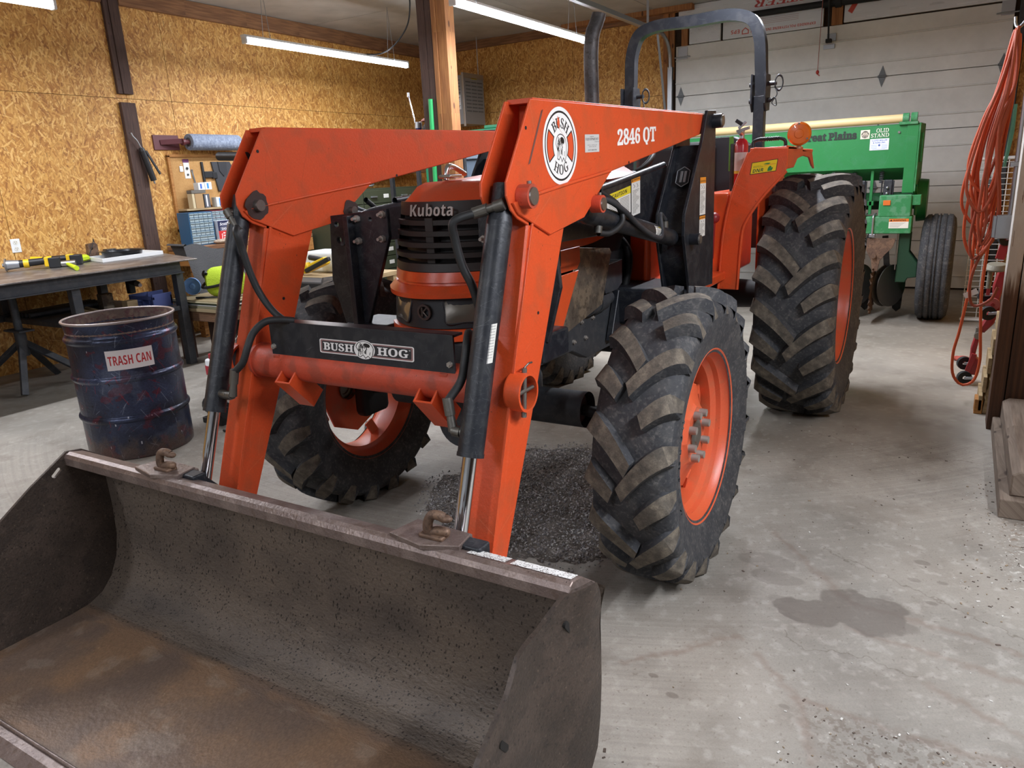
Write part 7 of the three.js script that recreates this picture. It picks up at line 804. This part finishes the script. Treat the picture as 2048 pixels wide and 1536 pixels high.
// ---------------------------------------------------------------- seen between and behind the loader arms
{ const b2 = thing('side_table', 'timber side table with clutter behind the far loader arm', 'table', V(-5.2, 0, -5.2)); part(b2, 'table_top', [bx(-5.75, -4.55, 0.66, 0.7, -5.5, -4.9, 0.004)], M.woodPale); for (const [x, z] of [[-5.7, -5.45], [-4.6, -5.45], [-5.7, -4.95], [-4.6, -4.95]]) part(b2, 'leg', [bx(x - 0.04, x + 0.04, 0, 0.66, z - 0.04, z + 0.04, 0.003)], M.woodPale);
  one('plastic_jug', 'white plastic tub on the side table', 'tub', [new RoundedBoxGeometry(0.62, 0.2, 0.3, 3, 0.04).translate(-5.15, 0.8, -5.32)], mat(0xdfe6e8, 0.35));
  const saw = thing('cordless_saw', 'yellow and black power saw on the side table', 'power tool', V(-5.1, 0.7, -5.02)); part(saw, 'body', [bar(V(-5.3, 0.74, -5.02), V(-5.02, 0.84, -5.04), 0.07, 0.08, V(0, 0, 1), 0.015), bar(V(-5.36, 0.72, -5.0), V(-5.22, 0.8, -5.0), 0.06, 0.07, V(0, 0, 1), 0.015)], M.yellowTool); part(saw, 'handle', [bar(V(-5.25, 0.74, -4.98), V(-4.95, 0.86, -5.0), 0.04, 0.04, V(0, 0, 1), 0.01), cyl(V(-5.25, 0.86, -5.05), V(-5.08, 0.84, -5.05), 0.026, 0.024)], M.plastic);
  one('tool_case', 'black tool case on the floor below the side table', 'case', [new RoundedBoxGeometry(0.55, 0.3, 0.26, 2, 0.02).translate(-4.95, 0.55, -4.75), bx(-5.15, -4.75, 0, 0.4, -4.86, -4.64, 0.02)], M.plastic);
  // olive drawers and shelf far along the wall
  const F = thing('drawer_cabinet', 'olive green steel drawer cabinet standing by the wall', 'cabinet', V(-6.75, 0, -8.0)); part(F, 'cabinet_body', [bx(-7.2, -6.56, 0, 1.44, -8.6, -6.7, 0.006)], mat(0x3b4030, 0.5)); for (let j = 0; j < 8; j++) for (let i = 0; i < 3; i++) { const z1 = -6.72 - i * 0.62, z0 = z1 - 0.6, y0 = 0.05 + j * 0.172, d = part(F, 'drawer', [bx(-6.56, -6.545, y0, y0 + 0.162, z0, z1, 0.004)], mat(0x3f4433, 0.45)); part(d, 'drawer_pull', [bx(-6.545, -6.525, y0 + 0.07, y0 + 0.09, z1 - 0.24, z1 - 0.12, 0.004)], M.zinc); part(d, 'label_holder', [bx(-6.546, -6.541, y0 + 0.06, y0 + 0.11, z1 - 0.48, z1 - 0.38, 0.002)], M.paper); }
  one('wire_tangle', 'tangle of grey wire and chain on the drawer cabinet', 'wire', [pipe([...Array(40)].map((_, i) => { const r = rng(i + 3); return V(-6.75 + (r() - 0.5) * 0.25, 1.465 + r() * 0.07, -7.5 + (r() - 0.5) * 0.6); }), 0.007, 5, 240)], M.zinc);
  one('wall_shelf', 'dark timber shelf above the drawer cabinet', 'shelf', [bx(-7.25, -6.85, 1.62, 1.66, -9.2, -7.4, 0.003), bx(-6.87, -6.85, 1.66, 1.8, -9.2, -7.4, 0.003)], M.woodBeam);
  one('green_pipe', 'bright green pipe leaning against the roof post', 'pipe', [cyl(V(-4.395, 0.02, -5.93), V(-4.385, 2.235, -5.965), 0.021, 0.021, 18)], mat(0x2fae63, 0.45));
  // wrenches in a can, on top of a shelf by the post
  const sh = thing('tool_shelf', 'steel tool shelf behind the roof post', 'shelf', V(-4.85, 0, -6.5)); for (const y of [0.4, 1.1, 1.86]) part(sh, 'shelf_board', [bx(-5.2, -4.55, y, y + 0.03, -6.75, -6.25, 0.003)], M.darkSteel); for (const [x, z] of [[-5.18, -6.27], [-4.57, -6.27], [-5.18, -6.73], [-4.57, -6.73]]) part(sh, 'upright', [bx(x - 0.02, x + 0.02, 0, 1.9, z - 0.02, z + 0.02, 0.002)], M.darkSteel);
  const jk = thing('bottle_jack', 'blue bottle jack on the tool shelf by the post', 'jack', V(-4.84, 1.89, -6.35)); part(jk, 'body', [cyl(V(-4.84, 1.891, -6.35), V(-4.84, 2.02, -6.35), 0.035, 0.03, 18)], mat(0x27317a, 0.4)); part(jk, 'collar', [cyl(V(-4.84, 2.02, -6.35), V(-4.84, 2.08, -6.35), 0.04, 0.034, 18)], M.zinc);
  for (const [l, a, b] of [['long chrome wrench leaning left above the bottle jack', V(-4.865, 2.07, -6.33), V(-4.925, 2.345, -6.33)], ['long chrome wrench leaning right above the bottle jack', V(-4.79, 2.03, -6.42), V(-4.725, 2.335, -6.4)]]) { const t = thing('long_wrench', l, 'wrench', a); part(t, 'shaft', [cyl(a, b, 0.009, 0.009, 10)], M.chrome); part(t, 'head', [cyl(b.clone().add(V(0, -0.02, 0)), b.clone().add(V(0, 0.02, 0)), 0.018, 0.018, 12)], M.chrome); }
  one('work_glove', 'dark gloves and red cap heaped on the tool shelf', 'gloves', [new THREE.SphereGeometry(0.09, 16, 12).scale(1, 1.1, 0.8).translate(-4.69, 1.985, -6.35)], mat(0x33302f, 0.9, 0, { bumpMap: bumpNoise, bumpScale: 0.01 })); one('baseball_hat', 'faded red hat lying on top of the dark gloves', 'hat', [new THREE.SphereGeometry(0.09, 16, 8, 0, 6.3, 0, 1.5).scale(1, 0.45, 0.9).translate(-4.7, 2.075, -6.35)], mat(0x9a5c50, 0.85));
  // unit heater on the back wall
  const Hh = thing('unit_heater', 'grey louvred unit heater hanging by the back wall', 'heater', V(-6.1, 2.25, -9.2)), hx0 = -6.62, hx1 = -6.16, hz0 = -9.7, hz1 = -9.18; part(Hh, 'case', [bx(hx0, hx1, 2.25, 2.9, hz0, hz1, 0.008)], mat(0x8e9296, 0.45, 0.3)); for (let i = 0; i < 9; i++) for (let k = 0; k < 3; k++) { part(Hh, 'louvre', [bx(hx1, hx1 + 0.008, 2.42 + i * 0.048, 2.437 + i * 0.048, hz0 + 0.05 + k * 0.15, hz0 + 0.17 + k * 0.15, 0.002)], mat(0x5b5f63, 0.5)); } for (let i = 0; i < 5; i++) part(Hh, 'louvre', [bx(hx0 + 0.16, hx1 - 0.06, 2.66 + i * 0.042, 2.675 + i * 0.042, hz1, hz1 + 0.008, 0.002)], mat(0x5b5f63, 0.5));
  part(Hh, 'door_label', decal(V(-6.52, 2.45, hz1 + 0.002), V(0.3, 0, 0), V(0, 0.19, 0)), printMat(canvasTex(256, 160, (c) => { c.fillStyle = '#d9dadb'; c.fillRect(0, 0, 256, 160); c.fillStyle = '#222'; c.font = 'italic bold 46px serif'; c.textAlign = 'right'; c.fillText('Heater', 244, 48); c.fillText('Heater', 244, 140); c.strokeStyle = '#b33'; c.lineWidth = 3; c.beginPath(); c.moveTo(10, 74); c.lineTo(246, 74); c.stroke(); }))); part(Hh, 'warning_strip', [bx(hx1 + 0.002, hx1 + 0.004, 2.855, 2.87, -9.52, -9.38, 0)], mat(0xd3b928, 0.6)); part(Hh, 'corner_angle', [bx(hx1 - 0.03, hx1 + 0.003, 2.22, 2.93, hz1 - 0.003, hz1 + 0.004, 0.002), bx(hx1, hx1 + 0.004, 2.86, 2.93, hz0, hz1, 0.001)], M.zinc); part(Hh, 'hanger', [cyl(V(hx0 + 0.05, 2.9, hz1 - 0.05), V(hx0 + 0.05, 3.445, hz1 - 0.05), 0.006), cyl(V(hx1 - 0.05, 2.9, hz0 + 0.05), V(hx1 - 0.05, 3.445, hz0 + 0.05), 0.006)], M.zinc);
  // green implement and stored totes far behind
  const G = thing('green_implement', 'faded green implement frame standing before the back wall', 'implement', V(-5.4, 0, -8.4)); part(G, 'top_beam', [bx(-6.4, -4.6, 1.98, 2.1, -8.5, -8.3, 0.01), bx(-5.3, -4.95, 2.1, 2.14, -8.5, -8.3, 0.01)], mat(0x1d7a55, 0.5)); part(G, 'frame_post', [bx(-6.3, -6.2, 0, 1.98, -8.45, -8.35, 0.006)], mat(0x1d7a55, 0.5)); part(G, 'frame_post', [bx(-4.75, -4.65, 0, 1.98, -8.45, -8.35, 0.006)], mat(0x1d7a55, 0.5)); part(G, 'dark_body', [bx(-6.15, -4.8, 0.1, 1.3, -8.6, -8.2, 0.02)], M.blackFlat);
  const tt = thing('storage_tote', 'blue grey storage tote standing on a stand behind the hood', 'tote', V(-4.75, 1.2, -7.4)); part(tt, 'tote_body', [bx(-5.05, -4.3, 1.3, 1.72, -7.6, -7.2, 0.03)], mat(0x66788a, 0.5)); part(tt, 'lid', [bx(-5.08, -4.27, 1.71, 1.76, -7.63, -7.17, 0.01)], mat(0x8595a4, 0.45)); one('tote_stand', 'dark timber stand under the storage tote', 'stand', [bx(-5.1, -4.25, 1.22, 1.3, -7.65, -7.15, 0.005), ...[[-5.05, -7.6], [-4.3, -7.6], [-5.05, -7.2], [-4.3, -7.2]].map(([x, z]) => bx(x - 0.04, x + 0.04, 0, 1.22, z - 0.04, z + 0.04, 0.004))], M.woodDarkV);
  // fire extinguisher by the fender
  const E = thing('fire_extinguisher', 'small red fire extinguisher strapped beside the orange mudguard', 'fire extinguisher', V(-1.115, 1.37, -4.45)), ex = -1.115, ez = -4.45; part(E, 'cylinder', [lathe([[0, 0], [0.034, 0.002], [0.037, 0.01], [0.037, 0.235], [0.03, 0.262], [0.016, 0.275], [0, 0.275]], V(ex, 1.37, ez), V(0, 1, 0), 28)], mat(0xa51c26, 0.25)); part(E, 'label', [lathe([[0.0376, 0.1], [0.0376, 0.2]], V(ex, 1.37, ez), V(0, 1, 0), 28)], mat(0xcfcdc9, 0.5), 'silver label'); part(E, 'label_band', [lathe([[0.0378, 0.085], [0.0378, 0.1]], V(ex, 1.37, ez), V(0, 1, 0), 28)], mat(0xd8c02c, 0.5)); part(E, 'valve', [cyl(V(ex, 1.64, ez), V(ex, 1.69, ez), 0.014), bar(V(ex - 0.03, 1.685, ez), V(ex + 0.045, 1.7, ez + 0.02), 0.016, 0.012), bar(V(ex - 0.02, 1.7, ez), V(ex + 0.02, 1.735, ez), 0.014, 0.012), cyl(V(ex, 1.67, ez + 0.01), V(ex - 0.004, 1.68, ez + 0.045), 0.012)], M.zinc); part(E, 'handle', [bar(V(ex - 0.035, 1.745, ez), V(ex + 0.0, 1.72, ez), 0.02, 0.02)], M.plastic); part(E, 'inspection_tag', [bx(ex - 0.07, ex - 0.045, 1.47, 1.66, ez + 0.0, ez + 0.004, 0.002)], mat(0x5f9a3c, 0.7), 'green paper tag');
  part(T, 'extinguisher_bracket', [bx(-1.155, -1.075, 1.36, 1.37, -4.49, -4.41, 0.002), bx(-1.175, -1.157, 1.2, 1.62, -4.5, -4.44, 0.003)], M.darkSteel);
  // floor jack handle between drum and arm, bits on the floor
  const J = thing('floor_jack', 'dusty grey floor jack with handle on the floor behind the loader arm', 'jack', V(-4.55, 0, -3.5)); part(J, 'handle', [cyl(V(-4.5, 0.3, -3.35), V(-4.1, 0.28, -3.1), 0.03, 0.03, 14), new THREE.SphereGeometry(0.06, 16, 12).translate(-4.5, 0.3, -3.35), cyl(V(-4.5, 0.3, -3.35), V(-4.28, 0.55, -3.5), 0.035, 0.03, 14)], mat(0x8f877a, 0.7)); part(J, 'body', [bx(-4.75, -4.2, 0.05, 0.16, -3.75, -3.5, 0.02), cyl(V(-4.5, 0.1, -3.5), V(-4.5, 0.28, -3.36), 0.04)], M.redPaint); part(J, 'wheel', [cyl(V(-4.7, 0.05, -3.78), V(-4.7, 0.05, -3.74), 0.05)], M.blackFlat); part(J, 'wheel', [cyl(V(-4.7, 0.05, -3.5), V(-4.7, 0.05, -3.46), 0.05)], M.blackFlat);
  const oil = ['#c33', '#2a9a8f', '#e7e4de']; [[-5.2, -3.78, 0xa02834, 'dark red and white bottle on the floor behind the drum'], [-5.05, -3.7, 0x2f8f8a, 'teal and white bottle on the floor behind the drum'], [-4.75, -3.85, 0x6a9a3a, 'green bottle on the floor behind the loader arm']].forEach(([x, z, col, l]) => { const t = thing('small_bottle', l, 'bottle', V(x, 0, z)); part(t, 'bottle_body', [new RoundedBoxGeometry(0.1, 0.18, 0.07, 2, 0.02).translate(x, 0.09, z)], M.white); part(t, 'label', [bx(x - 0.051, x + 0.051, 0.04, 0.13, z - 0.036, z + 0.036, 0.01)], mat(col, 0.5)); part(t, 'cap', [cyl(V(x, 0.18, z), V(x, 0.22, z), 0.018)], mat(col, 0.5)); });
  one('air_hose', 'thin black air hose lying on the floor by the loader arm', 'hose', [pipe([V(-3.98, 0.008, -2.9), V(-3.8, 0.008, -2.9), V(-3.6, 0.008, -2.95), V(-3.2, 0.008, -2.85), V(-3.0, 0.008, -3.1), V(-3.2, 0.008, -3.4)], 0.008, 8, 60)], M.hose);
  one('motor_housing', 'dark electric motor beside the drum on the floor', 'motor', [cyl(V(-4.3, 0.1, -3.08), V(-4.05, 0.1, -2.98), 0.07, 0.065, 18), cyl(V(-4.05, 0.1, -2.98), V(-4.02, 0.1, -2.97), 0.04), bx(-4.28, -4.08, 0, 0.04, -3.1, -2.97, 0.006)], M.plastic);
  // ceiling cables
  one('power_cable', 'black cable drooping from a ceiling outlet to the shop light', 'cable', [pipe([V(-5.25, 3.43, -6.9), V(-5.25, 3.3, -6.9), V(-5.32, 3.12, -6.92), V(-5.55, 2.95, -6.95), V(-5.8, 2.9, -7.0), V(-5.9, 2.885, -6.8)], 0.008, 6, 50), bx(-5.33, -5.17, 3.425, 3.443, -6.96, -6.84, 0.004)], M.plastic); one('pull_string', 'thin white string hanging down from the shop light by the wall', 'string', [pipe([V(-5.2, 3.4, -7.0), V(-5.2, 2.6, -7.0), V(-5.19, 2.4, -7.0), V(-5.15, 2.3, -6.98)], 0.004, 5, 30)], M.paper); one('power_cable', 'black cable looping along the ceiling above the exhaust stack', 'cable', [pipe([V(-3.4, 3.43, -6.4), V(-3.5, 3.36, -6.6), V(-3.62, 3.34, -6.9), V(-3.75, 3.38, -7.0), V(-3.8, 3.43, -7.1)], 0.008, 6, 40)], M.plastic);
}
// ---------------------------------------------------------------- spilled grain under the tractor and litter on the floor
{ const r = rng(404), inPile = (x, z) => { const d = Math.hypot((x + 1.55) / 0.62, (z + 2.9) / 0.62); return d + 0.35 * (fbm(x * 5, z * 5, 3) - 0.5); };
  const mound = grid(60, 60, (u, v) => { const x = mix(-2.25, -1.0, u), z = mix(-3.65, -2.2, v), d = inPile(x, z); return V(x, d < 1 ? 0.002 + 0.03 * Math.pow(1 - d, 0.8) * (0.6 + 0.8 * fbm(x * 14, z * 14, 4)) : -0.004, z); });
  const pile = thing('grain_spill', 'grey spilled seed and dirt on the concrete under the tractor', 'spill', V(-1.55, 0, -2.9)); pile.userData.kind = 'stuff';
  part(pile, 'dirt_layer', mound, mat(0xffffff, 0.95, 0, { map: dataTex(512, 512, (u, v) => { const n = fbm(u * 60, v * 60, 3, 60), m = fbm(u * 6, v * 6, 4, 6); return lerp3(lerp3([74, 67, 60], [128, 121, 115], clamp((m - 0.3) * 1.8, 0, 1)), [178, 172, 164], n > 0.62 ? 0.5 : 0); }, true, 0.5), bumpMap: bumpNoise, bumpScale: 0.006 }));
  const N = 9000, seed = new THREE.IcosahedronGeometry(1, 0), im = new THREE.InstancedMesh(seed, mat(0xffffff, 0.9), N), m4 = new THREE.Matrix4(), q = new THREE.Quaternion(), col = new THREE.Color(); let k = 0;
  while (k < N) { const x = -2.35 + r() * 1.5, z = -3.7 + r() * 1.55, d = inPile(x, z); if (d > 1.15 || (d > 0.95 && r() < 0.7)) continue; const s = 0.0022 + r() * r() * 0.0045, h = d < 1 ? 0.002 + 0.03 * Math.pow(1 - d, 0.8) * (0.6 + 0.8 * fbm(x * 14, z * 14, 4)) : 0; q.setFromEuler(new THREE.Euler(r() * 3, r() * 6, r() * 3)); m4.compose(V(x + 1.55, h + s * 0.4, z + 2.9), q, V(s * (1 + r()), s * 0.7, s)); im.setMatrixAt(k, m4); const g = r(); col.setRGB(...(g < 0.55 ? [0.2, 0.19, 0.19] : g < 0.85 ? [0.42, 0.4, 0.39] : g < 0.95 ? [0.55, 0.53, 0.5] : [0.08, 0.06, 0.05])); im.setColorAt(k, col); k++; }
  im.name = 'grain'; im.castShadow = im.receiveShadow = true; pile.add(im);
  const chips = new THREE.InstancedMesh(new THREE.BoxGeometry(1, 1, 1), mat(0xffffff, 0.9), 700), rr = rng(55); for (let i = 0; i < 700; i++) { const zone = rr(); let x, z; if (zone < 0.35) { x = 0.12 + rr() * 0.35; z = -2.6 - rr() * 1.3; } else if (zone < 0.7) { x = -0.3 + rr() * 0.7; z = -1.95 + rr() * 0.7; } else { x = -1.2 + rr() * 1.5; z = -4.5 + rr() * 3.2; } const s = 0.002 + rr() * rr() * 0.007; q.setFromEuler(new THREE.Euler(0, rr() * 6, 0)); m4.compose(V(x, 0.0012, z), q, V(s * (1 + rr()), 0.002, s * 0.8)); chips.setMatrixAt(i, m4); const g = rr(); col.setRGB(...(g < 0.45 ? [0.09, 0.065, 0.05] : g < 0.8 ? [0.5, 0.48, 0.44] : [0.22, 0.16, 0.1])); chips.setColorAt(i, col); }
  chips.name = 'floor_litter'; chips.userData = { label: 'scattered chips and crumbs of dirt on the concrete', category: 'litter', kind: 'stuff' }; chips.castShadow = chips.receiveShadow = true; scene.add(chips);
}
renderer.render(scene, camera);
